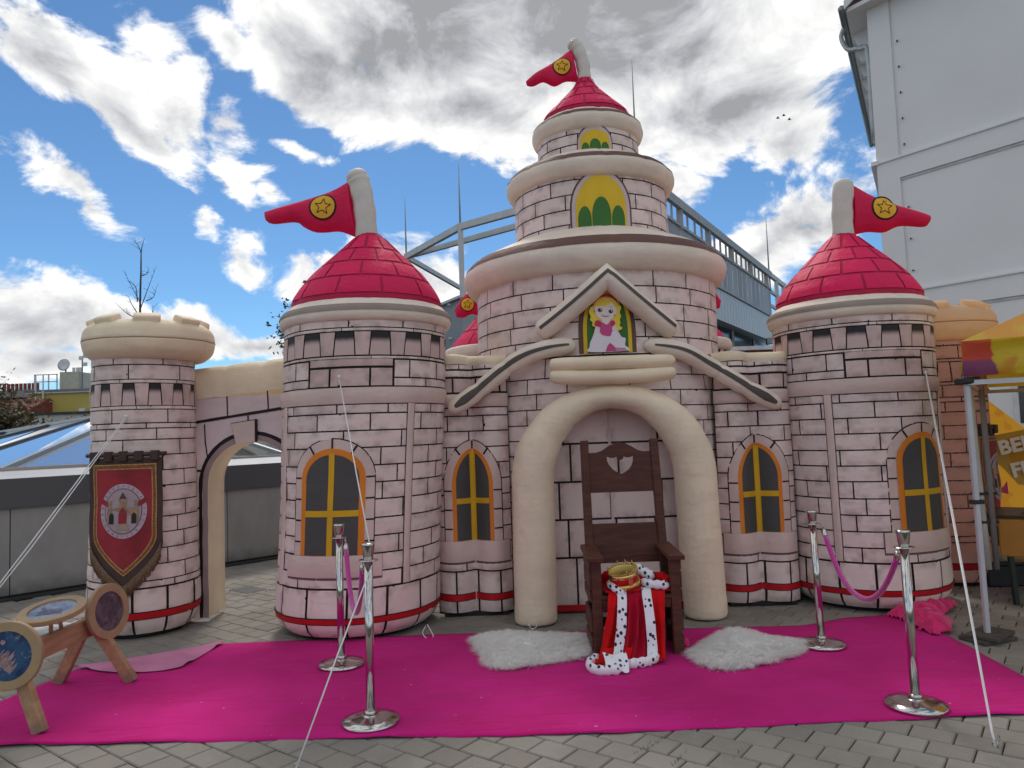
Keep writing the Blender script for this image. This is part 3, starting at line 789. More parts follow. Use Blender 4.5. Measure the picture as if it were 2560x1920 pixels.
# ---- the tall middle tower
CX, CY = .866, 7.5
cprof = [(1.16, .02), (1.22, .06), (1.25, .2), (1.25, 1.9), (1.225, 2.1), (1.195, 2.25), (1.19, 2.96)]
CS = Tower(CX, CY, cprof, 1.19, 0, 7.7, .01)
DW, DS, DT = .60, 1.30, 1.90      # doorway hole
DC = .83
def in_door(p): 
    if p.z > DT or p.y > CY: return False
    w = DW if p.z < DS else DW * math.sqrt(max(0, 1 - ((p.z - DS) / (DT - DS)) ** 2))
    return abs(p.x - DC) < w
V, F, A, B = grid(CS, lambda z: -PI * 1.19, lambda z: PI * 1.19, lin(.02, 2.96, 60), 150, -.010)
F = [f for f in F if not in_door(sum((V[i] for i in f), Vector()) / 4)]
CT = mk('keep', V, F, LINE, castle); CT["label"] = 'tall stepped middle tower of the inflatable castle'
RC = 1.19; vis = (R(-95) * RC, R(95) * RC)
rows_up = [(2.22 + i * .148, 2.22 + (i + 1) * .148) for i in range(5)]
rows_lo = [(.427, .56)] + [(.56 + i * .1345, .56 + (i + 1) * .1345) for i in range(12)]
rows_lo[-1] = (rows_lo[-1][0], 2.215)
rest = lay(CS, rows_up, -PI * RC, PI * RC, .41, CT, PINK_HI, vis, skip=[(-.3, .22, 2.23, 2.78)])
def lay_door(S, rows, blen, name='brick', g=.005):
    for ri, (z0, z1) in enumerate(rows):
        zc_ = (z0 + z1) / 2
        w = DW if zc_ < DS else DW * math.sqrt(max(0, 1 - ((zc_ - DS) / (DT - DS)) ** 2)) if zc_ < DT else 0
        sl = math.asin(max(-1, min(1, (DC - w - .0 - CX) / 1.25))) * RC; sr = math.asin(min(1, (DC + w - CX) / 1.25)) * RC
        if w < .2: sl = sr = 0
        for lo, hi in ((vis[0] * .85, sl), (sr, vis[1] * .85)):
            r_ = lay(S, [(z0, z1)], lo, hi, blen, CT, PINK, vis, phase=ri, name=name, g=g); rest.add(r_.V, r_.F, r_.A, r_.B)
lay_door(CS, rows_lo, .38); lay_door(CS, [(.03, .427)], .26, 'base_block', .008)
rest.build('bricks_behind', PINK, CT)
V, F, A, B = grid(CS, lambda z: DC - CX + .66, lambda z: vis[1] * .85, lin(.15, .2, 2), 20, .008); mk('red_band', V, F, BAND, CT)
V, F, A, B = grid(CS, lambda z: vis[0] * .85, lambda z: DC - CX - .66, lin(.15, .2, 2), 20, .008); mk('red_band', V, F, BAND, CT)
# printed arch with the green niche
s0 = R(-1.6) * RC
arch_shape('niche_border', CS, s0, .245, 2.235, 2.42, 2.80, .010, BROWN, CT, 10, 2.2)
arch_shape('niche_border', CS, s0, .205, 2.235, 2.42, 2.785, .013, YEL, CT, 10, 2.2)
arch_shape('niche', CS, s0, .172, 2.235, 2.42, 2.775, .016, GREEN, CT, 10, 2.2)
# cornices and upper storeys
cornice(CT, CX, CY, [(1.16, 2.945), (1.24, 2.96), (1.295, 3.025), (1.315, 3.09), (1.303, 3.155), (1.265, 3.21), (1.21, 3.262), (1.0, 3.365), (.80, 3.45), (.70, 3.48)], [(1.297, 3.165), (1.265, 3.21), (1.218, 3.255)], BEIGE, BROWN, 0, 15, .012, 2.2, a0=.05, n=150)
b2 = Tower(CX, CY, [(.775, 3.42), (.77, 4.02)], .775, 0, 3.3, .008)
V, F, A, B = grid(b2, lambda z: -PI * .775, lambda z: PI * .775, lin(3.42, 4.02, 8), 108, -.008); mk('storey', V, F, LINE, CT)
rest = lay(b2, [(3.35, 3.49), (3.49, 3.63), (3.63, 3.77), (3.77, 3.91), (3.91, 4.03)], -PI * .775, PI * .775, .36, CT, PINK_HI, (R(-95) * .775, R(95) * .775), skip=[(-.28, .28, 3.3, 3.8)])
b3 = Tower(CX, CY, [(.515, 4.28), (.51, 4.58)], .51, 0, 3.9, .006)
V, F, A, B = grid(b3, lambda z: -PI * .51, lambda z: PI * .51, lin(4.24, 4.58, 5), 96, -.008); mk('storey', V, F, LINE, CT)
r_ = lay(b3, [(4.24, 4.345), (4.345, 4.45), (4.45, 4.58)], -PI * .51, PI * .51, .33, CT, PINK_HI, (R(-95) * .51, R(95) * .51)); rest.add(r_.V, r_.F, r_.A, r_.B)
rest.build('bricks_behind', PINK_HI, CT)
def blind_window(S, sc, W, z0, zs, z1, T):
    arch_shape('arch_line', S, sc, W * 1.24, z0, zs, z1 + .055, .006, BROWN, T, 14, 2.1)
    arch_shape('arch_field', S, sc, W * 1.16, z0, zs - .005, z1 + .038, .009, fabric('pale_rose', (.63, .50, .51), trans=0), T, 14, 2.1)
    arch_shape('window_frame', S, sc, W, z0, zs, z1, .012, YEL, T, 12, 2.1)
    h = z1 - z0
    for dx, ww, hh in ((-.66, .26, .44), (0, .37, .60), (.66, .26, .44)):
        zt = z0 + h * hh; arch_shape('pane', S, sc + dx * W, ww * W, z0, z0 + h * hh * .42, zt, .015, GREEN, T, 6, 2.0)
blind_window(b2, R(1.2) * .775, .235, 3.42, 3.62, 3.935, CT)
blind_window(b3, R(1.8) * .51, .14, 4.25, 4.35, 4.475, CT)
cornice(CT, CX, CY, [(.75, 3.93), (.815, 3.95), (.848, 4.0), (.858, 4.05), (.846, 4.095), (.80, 4.148), (.65, 4.225), (.53, 4.282), (.47, 4.30)], [(.844, 4.10), (.822, 4.126), (.797, 4.150)], BEIGE, BROWN, 0, 13, .014, 5.2, a0=.1, n=130)
cornice(CT, CX, CY, [(.49, 4.49), (.54, 4.51), (.565, 4.555), (.572, 4.60), (.558, 4.645), (.52, 4.685), (.45, 4.735), (.38, 4.77)], [(.557, 4.647), (.54, 4.668), (.516, 4.688)], BEIGE, BROWN, 0, 11, .01, 6.2, a0=.15, n=110)
RS = Tower(CX, CY, dense([(.455, 4.70), (.44, 4.79), (.325, 4.91), (.20, 5.04), (.12, 5.13), (.074, 5.22)], 4), .42, 0, 9.1, .005)
roof(CT, RS, [(4.77, 4.93), (4.93, 5.06), (5.06, 5.15), (5.15, 5.225)], 9, (R(-100) * .42, R(100) * .42), None, .3)
pole([(.868, 7.5, 5.19), (.855, 7.5, 5.38), (.81, 7.5, 5.54), (.765, 7.5, 5.605)], .07, CT)
flag([(.735, 5.55), (.52, 5.402), (.363, 5.309), (.255, 5.225)], [(.80, 5.195), (.665, 5.206), (.548, 5.155), (.435, 5.198), (.338, 5.158), (.272, 5.165), (.256, 5.20)], 7.5, (.632, 5.352), .098, CT, .06)
# doorway: niche behind the arch
NB_Y = 6.54
V = []; F = []; out = []
for z in lin(.02, DS, 8): out.append((DC - DW, z))
for i in range(1, 16): f = PI - PI * i / 16; out.append((DC + DW * math.cos(f), DS + (DT - DS) * math.sin(f)))
for z in reversed(lin(.02, DS, 8)): out.append((DC + DW, z))
for x, z in out: V += [(x, 6.2, z), (x, NB_Y + .02, z)]
for i in range(len(out) - 1): F.append((2 * i, 2 * i + 1, 2 * i + 3, 2 * i + 2))
mk('niche_reveal', V, F, fabric('reveal_shade_brown', (.40, .28, .25), trans=0), CT)  # brown puts the shade of the recess into the reveal colour
NW = Wall(DC - DW - .02, DC + DW + .02, NB_Y, .012, 2, 5.0)
V, F, A, B = grid(NW, lambda z: 0, lambda z: 2 * DW + .04, lin(.04, 1.92, 20), 24, 0); mk('doorway_back', V, F, LINE, CT)
NL = 2 * DW + .04
lay(NW, [(.04, .477), (.477, .805), (.805, 1.132), (1.132, 1.465), (1.465, 1.93)], 0, NL, .46, CT, PINK, (0, NL), g=.009, jrows={0: [0, .30, .78, NL], 1: [0, .24, .66, 1.0, NL], 2: [0, .17, .62, 1.07, NL], 3: [0, .28, .7, 1.02, NL], 4: [0, .22, .63, 1.05, NL]})
V, F, A, B = grid(NW, lambda z: .618, lambda z: .642, lin(.1, 1.9, 14), 2, .008, 0, .006); mk('seam', V, F, ROSY, CT)
V, F, A, B = grid(NW, lambda z: 0, lambda z: NL, lin(.02, .075, 2), 12, .012); mk('red_band', V, F, BAND, CT)
# the fat cream arch
P = []; rad = []
AY = 6.26; hx = .683; zs_, bt = 1.16, .70
for z, k in ((.010, .90), (.016, .96), (.035, .995), (.12, 1.0)): P.append((DC - hx - .015, AY, z)); rad.append((.178 * k, .17 * k))
for z in lin(.2, zs_, 10): P.append((DC - hx - .015 * (1 - z / zs_), AY, z)); rad.append((.178, .17))
for i in range(1, 40):
    f = PI - PI * i / 40; s_ = math.sin(f); P.append((DC + hx * math.cos(f), AY - .03 * s_, zs_ + bt * s_)); rad.append((.178 - .075 * s_ ** 3, .17 - .03 * s_))
for z in reversed(lin(.2, zs_, 10)): P.append((DC + hx + .03 * (1 - z / zs_), AY, z)); rad.append((.178, .17))
for z, k in ((.12, 1.0), (.035, .995), (.016, .96), (.010, .90)): P.append((DC + hx + .03, AY, z)); rad.append((.178 * k, .17 * k))
def pucker(V, n, m, amp, seed):
    out = []
    for i, v in enumerate(V):
        w = amp * mnoise.noise(Vector((v.x * 14 + seed, v.y * 3, v.z * 14))) + amp * 1.5 * mnoise.noise(Vector((v.x * 3 + seed, v.y * 3, v.z * 3)))
        out.append(Vector((v.x, v.y + w, v.z)))
    return out
rad = [(a * (1 + .012 * mnoise.noise(Vector((i * .9, 0, 0))) - .05 * math.exp(-(((i % 9) - 4) / .7) ** 2) * (1 if 14 < i < 53 else .35)), b * (1 + .012 * mnoise.noise(Vector((i * .9, 5, 0))) - .04 * math.exp(-(((i % 9) - 4) / .7) ** 2) * (1 if 14 < i < 53 else .35))) for i, (a, b) in enumerate(rad)]
V, F = tube_geo(P, rad, 40); V = pucker(V, 0, 0, .004, 2.0); mk('door_arch', V, F, fabric('arch_cream', (.93, .77, .57), wr=.3), CT)
for sx, x0 in ((-1, DC - hx - .015), (1, DC + hx + .03)):
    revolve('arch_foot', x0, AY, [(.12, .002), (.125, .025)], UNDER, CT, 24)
fr = frames(P); V = []; F = []
for (p, a, b), r_ in zip(fr[4:22], rad[4:22]):
    for f in (R(206), R(209)): V.append(p + a * ((r_[0] + .003) * math.cos(f)) + b * ((r_[1] + .003) * math.sin(f)))
# lintel cushions over the arch
for z, r_, x0, x1 in ((2.135, .056, .335, 1.345), (2.035, .060, .335, 1.345)):
    P2 = [(x0, 6.17, z), (x0 + .01, 6.165, z), (x0 + .04, 6.16, z)] + [(x, 6.15 - .03 * math.sin(PI * (x - x0) / (x1 - x0)), z - .02 * (z < 2.1) * math.sin(PI * (x - x0) / (x1 - x0))) for x in lin(x0 + .1, x1 - .1, 12)] + [(x1 - .04, 6.16, z), (x1 - .01, 6.165, z), (x1, 6.17, z)]
    rr = [(r_ * k, r_ * k * 1.1) for k in (.75, .92, 1)] + [(r_ * (1.02 + .03 * math.sin(i * 2.1)), r_ * 1.1) for i in range(13)] + [(r_ * k, r_ * k * 1.1) for k in (1, .92, .75)]
    V, F = tube_geo(P2, rr, 16); mk('lintel_cushion', V, F, CREAM, CT)
# gable: two sausages with a brown stripe
def striped(nm, P, r, mat, smat, f0, f1, taper=True, flat=1.0, ns=26, f_fn=None):
    Q = spline(P, ns // (len(P) - 1) + 2); n = len(Q); rad = []
    for i in range(n):
        t = i / (n - 1); e = min(t, 1 - t) * 14; k = min(1.0, math.sqrt(max(0.0, 1 - (1 - min(e, 1)) ** 2)) * .75 + .25) if taper else 1.0
        rad.append((r * k, r * flat * k))
    V, F = tube_geo(Q, rad, 20); mk(nm, V, F, mat, CT)
    fr = frames(Q); V = []; F = []; m_ = 5
    idx = range(1, n - 1)
    for i in idx:
        p, a, b = fr[i]; ra, rb = rad[i]
        t = i / (n - 1); c0, c1 = f_fn(t) if f_fn else (f0, f1)
        for k in range(m_ + 1):
            f = R(c0 + (c1 - c0) * k / m_); V.append(p + a * ((ra + .004) * math.cos(f)) + b * ((rb + .004) * math.sin(f)))
    for i in range(len(idx) - 1):
        for k in range(m_): q = i * (m_ + 1) + k; F.append((q, q + 1, q + m_ + 2, q + m_ + 1))
    mk(nm + '_stripe', V, F, smat, CT)
def dep(x, z, Y, Y0):    # same bearing from the photographer, another distance
    k = Y / Y0; return (x * k, Y, 1.6 + (z - 1.6) * k)
apex = Vector(dep(.832, 2.875, 6.20, 6.2))
def gable():
    a, c = Vector(dep(.235, 2.405, 6.40, 6.2)), Vector(dep(1.385, 2.372, 6.40, 6.2)); Q = []; rad = []; n = 22
    for i in range(n + 1): t = i / n; Q.append(a.lerp(apex, t) + Vector((0, -.04 * math.sin(PI * t), -.018 * math.sin(PI * t))))
    for i in range(1, n + 1): t = i / n; Q.append(apex.lerp(c, t) + Vector((0, -.04 * math.sin(PI * t), -.018 * math.sin(PI * t))))
    m_ = len(Q)
    for i in range(m_):
        e = min(i, m_ - 1 - i) / 2.2; k = math.sqrt(max(0, 1 - (1 - min(1, e)) ** 2)) * .75 + .25; rad.append((.09 * k * (1.28 if i == n else 1.0), .092 * k))
    V, F = tube_geo(Q, rad, 22); mk('gable_roll', V, F, BEIGE, CT)
    fr = frames(Q); V = []; F = []; idx = range(2, m_ - 2)
    for i in idx:
        p, a_, b_ = fr[i]; ra, rb = rad[i]
        for k in range(4): f = R(66 + 19 * k / 3); V.append(p + a_ * ((ra + .004) * math.cos(f)) + b_ * ((rb + .004) * math.sin(f)))
    for i in range(len(idx) - 1):
        for k in range(3): q = i * 4 + k; F.append((q, q + 1, q + 5, q + 4))
    mk('gable_stripe', V, F, DKTAUPE, CT)
gable()
L_ = [(.56, 2.315, 6.30), (.304, 2.285, 6.33), (.103, 2.221, 6.38), (-.079, 2.108, 6.42), (-.302, 1.938, 6.42), (-.545, 1.785, 6.42)]
R_ = [(1.14, 2.295, 6.30), (1.45, 2.233, 6.36), (1.662, 2.107, 6.42), (1.796, 2.023, 6.44), (2.025, 1.876, 6.45), (2.285, 1.73, 6.47)]
def sash_tube(pts):
    P = [dep(x, z, Y, 6.3) for x, z, Y in pts]
    Q = spline(P, 9); n = len(Q); rad = []
    for i in range(n):
        t = i / (n - 1); e = min(t, 1 - t) * 9; k = math.sqrt(max(0.0, 1 - (1 - min(e, 1)) ** 2)) * .8 + .2
        k *= 1 - .16 * math.exp(-((t - .56) / .025) ** 2) - .16 * math.exp(-((t - .78) / .025) ** 2)
        rad.append((.078 * k, .07 * k))
    V, F = tube_geo(Q, rad, 20); mk('sash_roll', V, F, BEIGE, CT)
    fr = frames(Q); V = []; F = []; m_ = 5; right = P[-1][0] > P[0][0]; sg = 1 if right else -1
    idx = list(range(2, n - 2))
    for i in idx:
        p, a, b = fr[i]; ra, rb = rad[i]; t = i / (n - 1)
        w = 6 + 10 * min(1, t * 2.2) + 16 * max(0, t - .7) / .3; w *= min(1, (1 - t) * 9) ; c = 86 if t < .75 else 86 + 14 * (t - .75) / .25
        for k in range(m_ + 1):
            f = R(c - w + 2 * w * k / m_)
            up_ = a if a.z > 0 else -a; fr_ = b if b.y < 0 else -b
            V.append(p + up_ * ((ra + .004) * math.cos(f)) + fr_ * ((rb + .004) * math.sin(f)))
    for i in range(len(idx) - 1):
        for k in range(m_): q = i * (m_ + 1) + k; F.append((q, q + 1, q + m_ + 2, q + m_ + 1))
    mk('sash_stripe', V, F, DKTAUPE, CT)
sash_tube(L_); sash_tube(R_)

# ---- curtain walls with a window each
def curtain(x0, x1, lab, K, seed, Ww):
    S = Wall(x0, x1, 6.63, .13, 2, seed); L = x1 - x0
    zt = 2.20 * K
    T = mk('curtain_wall', *grid(S, lambda z: 0, lambda z: L, lin(.02, .2, 5) + lin(.25, zt, 24), 40, -.004)[:2], LINE, castle); T["label"] = lab
    zz = lambda a, b: (a * K, b * K)
    rows = [zz(.395, .5)] + [zz(.5 + i * .1385, .5 + (i + 1) * .1385) for i in range(8)] + [zz(1.608, 1.742), zz(1.742, 1.815)]
    sc = L / 2
    lay(S, rows, 0, L, .30, T, PINK, (-9, 9), skip=[(sc - Ww - .04, sc + Ww + .04, .45, 1.4)])
    lay(S, [zz(.03, .395)], 0, L, .185, T, PINK, (-9, 9), name='base_block', g=.008, jit=.08, dz=.05)
    lay(S, [zz(1.945, 2.08)], 0, L, .21, T, PEACH, (-9, 9), g=.008)
    lay(S, [zz(2.085, 2.15)], 0, L, .7, T, PINK_HI, (-9, 9), g=.007, jit=.02)
    lay(S, [zz(2.155, 2.20)], 0, L, .125, T, PINK_HI, (-9, 9), g=.004)
    V, F, A, B = grid(S, lambda z: 0, lambda z: L, lin(1.82 * K, 1.935 * K, 5), 24, .004, 0, .02); mk('ring_band', V, F, ROSY, T)
    V, F, A, B = grid(S, lambda z: 0, lambda z: L, lin(.140 * K, .205 * K, 2), 24, .008); mk('band_edge', V, F, LINE, T)
    V, F, A, B = grid(S, lambda z: 0, lambda z: L, lin(.147 * K, .198 * K, 2), 24, .011); mk('red_band', V, F, BAND, T)
    window(S, sc, Ww, .655 * K, 1.16 * K, 1.455 * K, .072, .475 * K, T, e=1.75, fr=.036, sill_w=L / 2 - .02, zc=1.0 * K)
    # cream loaf on top, back and underside
    V = []; F = []; nq = 20; prof = [(0, zt - .005), (-.012, zt + .025), (0, zt + .06), (.06, zt + .085), (.2, zt + .09), (.4, zt + .06), (.46, zt), (.46, zt - .1)]
    for q in lin(0, L, nq):
        p = S.pt(q, zt, 0)
        for dy, z in prof: V.append((p.x, p.y + dy, z + .012 * math.sin(q / L * PI * 2)))
    m_ = len(prof)
    for i in range(nq):
        for j in range(m_ - 1): k = i * m_ + j; F.append((k, k + m_, k + m_ + 1, k + 1))
    mk('wall_cap', V, F, CREAM, T)
    y2 = 7.05; mk('wall_back', [(x0, y2, .02), (x1, y2, .02), (x1, y2, zt), (x0, y2, zt)], [(0, 1, 2, 3)], ROSY, T, False)
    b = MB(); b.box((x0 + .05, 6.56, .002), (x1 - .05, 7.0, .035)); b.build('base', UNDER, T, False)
curtain(-.705, -.045, 'wall beside the tower whose flag points left', 1.0, 1.0, .178)
curtain(1.79, 2.47, 'wall beside the tower whose flag points right', .975, 2.0, .19)

# ---- outer towers
def outer_tower(lab, cx, cy, r, seed, vis, PK, CR, K=1.0, mir=1, capx=0.0):
    prof = [(r * .80, .02), (r * .92, .05), (r * 1.0, .13), (r * 1.06, .24), (r * 1.05, .42), (r * 1.03, .6), (r * 1.0, 1.0), (r * .985, 2.0 * K), (r * .97, 2.36 * K)]
    S = Tower(cx, cy, prof, r, 0, seed, .007); C2 = PI * r
    thin = PK is GLOWB
    T = mk('tower', *grid(S, lambda z: -C2, lambda z: C2, (lin(.02, .24, 6) + lin(.3, 2.36 * K, 26)) if not thin else lin(.02, .04, 2), 90, -.010)[:2], LINE, castle); T["label"] = lab; gg = .0004 if thin else .0048
    zz = lambda a, b: (a * K, b * K)
    rows = [zz(.42, .475)] + [zz(.475 + i * .1285, .475 + (i + 1) * .1285) for i in range(9)] + [zz(1.6315, 1.725), zz(1.725, 1.77), zz(1.77, 1.885), zz(2.135, 2.26), zz(2.26, 2.36)]
    rest = lay(S, rows, -C2, C2, .42, T, PK, vis, g=gg)
    r2 = lay(S, [zz(.03, .42)], -C2, C2, .245, T, PK, vis, name='base_block', g=.0004 if thin else .010, jit=.1, dz=.05); rest.add(r2.V, r2.F, r2.A, r2.B)
    r3 = lay(S, [zz(1.885, 1.915), zz(2.105, 2.135)], -C2, C2, .5, T, PK, vis, name='string_course', g=.0004 if thin else .003); rest.add(r3.V, r3.F, r3.A, r3.B)
    step = 2 * PI * r / 13; J = Joined()
    for i in range(13):
        c = -C2 + step * (i + .35); h0, h1 = .058, .046
        ok = vis[0] < c < vis[1]
        for nm, a, b, t0, t1, mt, of in (('corbel', c - h1, c + h1, c - h0, c + h0, PEACH, .006), ('frieze_panel', c + h1, c + step - h1, c + h0, c + step - h0, FRIEZE, .003)):
            if ok: block(nm, S, a, b, 1.915 * K, 2.105 * K, (PK if thin else mt), T, t0=t0, t1=t1, g=.0004 if thin else .004, off=of)
            else: J.add(*patch_geo(S, a, b, 1.915 * K, 2.105 * K, t0=t0, t1=t1, g=.004, off=of))
    rest.build('bricks_behind', PK, T); J.build('frieze_behind', FRIEZE, T)
    V, F, A, B = grid(S, lambda z: -C2, lambda z: C2, lin(.163, .232, 2), 60, .008); mk('band_edge', V, F, LINE, T)
    V, F, A, B = grid(S, lambda z: -C2, lambda z: C2, lin(.171, .224, 2), 60, .011); mk('red_band', V, F, BAND, T)
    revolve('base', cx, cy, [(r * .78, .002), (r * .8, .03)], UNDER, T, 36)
    # pillow cap with tabs
    q = r / .42; kx = cx + capx
    pr = [(.40 * q, 2.31 * K), (.455 * q, 2.325 * K), (.515 * q, 2.38 * K), (.535 * q, 2.45 * K), (.532 * q, 2.475 * K), (.537 * q, 2.50 * K), (.52 * q, 2.57 * K), (.47 * q, 2.62 * K), (.40 * q, 2.645 * K), (.2 * q, 2.65 * K), (.02, 2.65 * K)]
    revolve('cap', kx, cy, dense(pr[:5], 3) + dense(pr[4:], 3)[1:], CR, T, 80, 0, 12, .008, seed, cap=False)
    revolve('cap_seam', kx, cy, [(.536 * q, 2.470 * K), (.539 * q, 2.478 * K)], fabric('seam_tan', (.42, .26, .16), trans=0), T, 80, 0, 12, .008, seed, off=.002, cap=False)
    for i in range(8):
        t = R(-22 + 45 * i); M = Matrix.Translation((kx + .425 * q * math.sin(t), cy - .425 * q * math.cos(t), 2.64 * K)) @ Matrix.Rotation(t, 4, 'Z') @ Matrix.Rotation(R(24), 4, 'X')
        b = MB(); b.box((-.098, -.055, -.04), (.098, .055, .04), bev=.022); 
        V, F = bevelled([Vector(v) for v in ((-.105, -.06, -.042), (.105, -.06, -.042), (.105, .06, -.042), (-.105, .06, -.042), (-.105, -.06, .042), (.105, -.06, .042), (.105, .06, .042), (-.105, .06, .042))], [(3, 2, 1, 0), (4, 5, 6, 7), (0, 1, 5, 4), (1, 2, 6, 5), (2, 3, 7, 6), (3, 0, 4, 7)], .022, 3)
        mk('cap_tab', [M @ v for v in V], F, CR, T)
    return T, S
OLT, OLS = outer_tower('outer tower carrying the red banner beside the open gateway', -3.25, 6.53, .42, 11.0, (R(-80) * .42, R(110) * .42), PINK, CREAM, 1.0, 1, .05)
ORT, ORS = outer_tower('outer tower glowing orange behind the market tent', 4.22, 7.40, .45, 14.0, (R(-110) * .45, R(60) * .45), GLOWB, GLOWC, 1.0, -1)

# ---- gateway between the outer and the front tower
GX0, GX1, GY, GD = -2.95, -1.93, 6.74, .34
GC, GW, GZ, GT = -2.375, .405, 1.20, 1.60
class Flat:
    def pt(s, q, z, off=0.0):
        sag = .035 * math.cos((q - GC) * 2.2) + .006 * mnoise.noise(Vector((q * 4, 1, z * 3)))
        return Vector((q, GY - off - sag, z))
    def bend(s): return .08
GS = Flat()
def gtop(x): return 2.235 + .09 * (x - GX0) / (GX1 - GX0)
V, F, A, B = grid(GS, lambda z: GX0, lambda z: GX1, lin(.02, 2.0, 66), 44, 0)
def in_gate(p):
    if p.z > GT: return False
    w = GW if p.z < GZ else GW * math.sqrt(max(0, 1 - ((p.z - GZ) / (GT - GZ)) ** 2))
    return abs(p.x - GC) < w + .012
F = [f for f in F if not in_gate(sum((V[i] for i in f), Vector()) / 4)]
GT_ = mk('gateway', V, F, fabric('gate_pink', (.74, .60, .60)), castle); GT_["label"] = 'arched gateway with the paving showing through'
# top roll
V = []; F = []; nq = 24; prof = [(-.012, -.26), (-.03, -.14), (-.02, -.04), (.04, .02), (.16, .04), (.3, .02), (.36, -.06), (.36, -.3)]
for x in lin(GX0, GX1, nq):
    zt = gtop(x); p = GS.pt(x, zt); pinch = .018 * math.exp(-((x + 2.62) / .03) ** 2) + .018 * math.exp(-((x + 2.28) / .03) ** 2)
    for dy, dz in prof: V.append((x, p.y + dy + pinch, zt + dz - pinch * .6))
m_ = len(prof)
for i in range(nq):
    for j in range(m_ - 1): k = i * m_ + j; F.append((k, k + m_, k + m_ + 1, k + 1))
mk('gateway_cap', V, F, CREAM, GT_)
def gstrip(nm, pts, w, mat, off=.006):
    V = []; F = []
    Q = [Vector(p) for p in pts]
    for i, p in enumerate(Q):
        t = (Q[min(i + 1, len(Q) - 1)] - Q[max(i - 1, 0)]).normalized(); n = Vector((-t.y, t.x))
        ww = w * (1 + .25 * mnoise.noise(Vector((p.x * 9, p.y * 9, 0))))
        V += [GS.pt(p.x + n.x * ww / 2, p.y + n.y * ww / 2, off), GS.pt(p.x - n.x * ww / 2, p.y - n.y * ww / 2, off)]
    for i in range(len(Q) - 1): F.append((2 * i, 2 * i + 1, 2 * i + 3, 2 * i + 2))
    return mk(nm, V, F, mat, GT_, False)
gp = [(GC - GW, z) for z in lin(.03, GZ, 14)] + [(GC + GW * math.cos(PI - PI * i / 24), GZ + (GT - GZ) * math.sin(PI - PI * i / 24)) for i in range(1, 25)] + [(GC + GW, z) for z in reversed(lin(.03, GZ, 14))][1:]
def grow(d): return [(GC + (x - GC) * (1 + d / GW), z if z <= GZ else GZ + (z - GZ) * (1 + d / GW)) for x, z in gp]
gstrip('gate_outline', grow(.062), .034, LINE)
gstrip('gate_lip', grow(.02), .05, fabric('lip_brown', (.36, .27, .26), trans=0), .004)
gstrip('joint', [(x, 1.765 + .13 * (x - GX0) / (GX1 - GX0)) for x in lin(GX0, GX1, 16)], .026, LINE)
gstrip('joint', [(GX0, 1.335), (-2.83, 1.335)], .02, LINE); gstrip('joint', [(-2.0, 1.5), (-1.93, 1.5)], .02, LINE)
gstrip('joint', [(-2.80, 1.755), (-2.795, 1.6), (-2.775, 1.46)], .012, LINE); gstrip('joint', [(-2.40, 1.82), (-2.4, 1.73)], .012, LINE)
gstrip('joint', [(-2.585, 1.80), (-2.59, 2.0)], .012, LINE); gstrip('joint', [(-2.215, 1.85), (-2.22, 2.04)], .012, LINE)
for z in (.45, .8, 1.1): gstrip('joint', [(GX0, z - .1), (GC - GW - .06, z - .1)], .018, LINE)
V, F = poly_slab([(-2.545, 1.755), (-2.315, 1.785), (-2.315, 1.58), (-2.50, 1.565)], [], lambda x, z, d: GS.pt(x, z, .035 - d), .035); fixn(mk('keystone_edge', V, F, LINE, GT_, False))
V, F = poly_slab([(-2.54, 1.75), (-2.33, 1.775), (-2.33, 1.58), (-2.497, 1.562)], [], lambda x, z, d: GS.pt(x, z, .041 - d), .02); fixn(mk('keystone', V, F, ROSY, GT_, False))
# cream lining of the opening, with a soft bead at the back
V = []; F = []; pr = [(0, 0), (.004, .06), (.012, .14), (.012, .24), (0, .30), (-.02, .325), (-.01, .36), (.02, .37)]
for x, z in gp:
    base_ = GS.pt(x, z, 0.0)
    for dn, dy in pr:
        k = 1 + dn / GW; V.append((GC + (x - GC) * k, base_.y + dy, z if z <= GZ else GZ + (z - GZ) * k))
m_ = len(pr)
for i in range(len(gp) - 1):
    for j in range(m_ - 1): k = i * m_ + j; F.append((k, k + 1, k + m_ + 1, k + m_))
mk('gate_lining', V, F, CREAM, GT_)

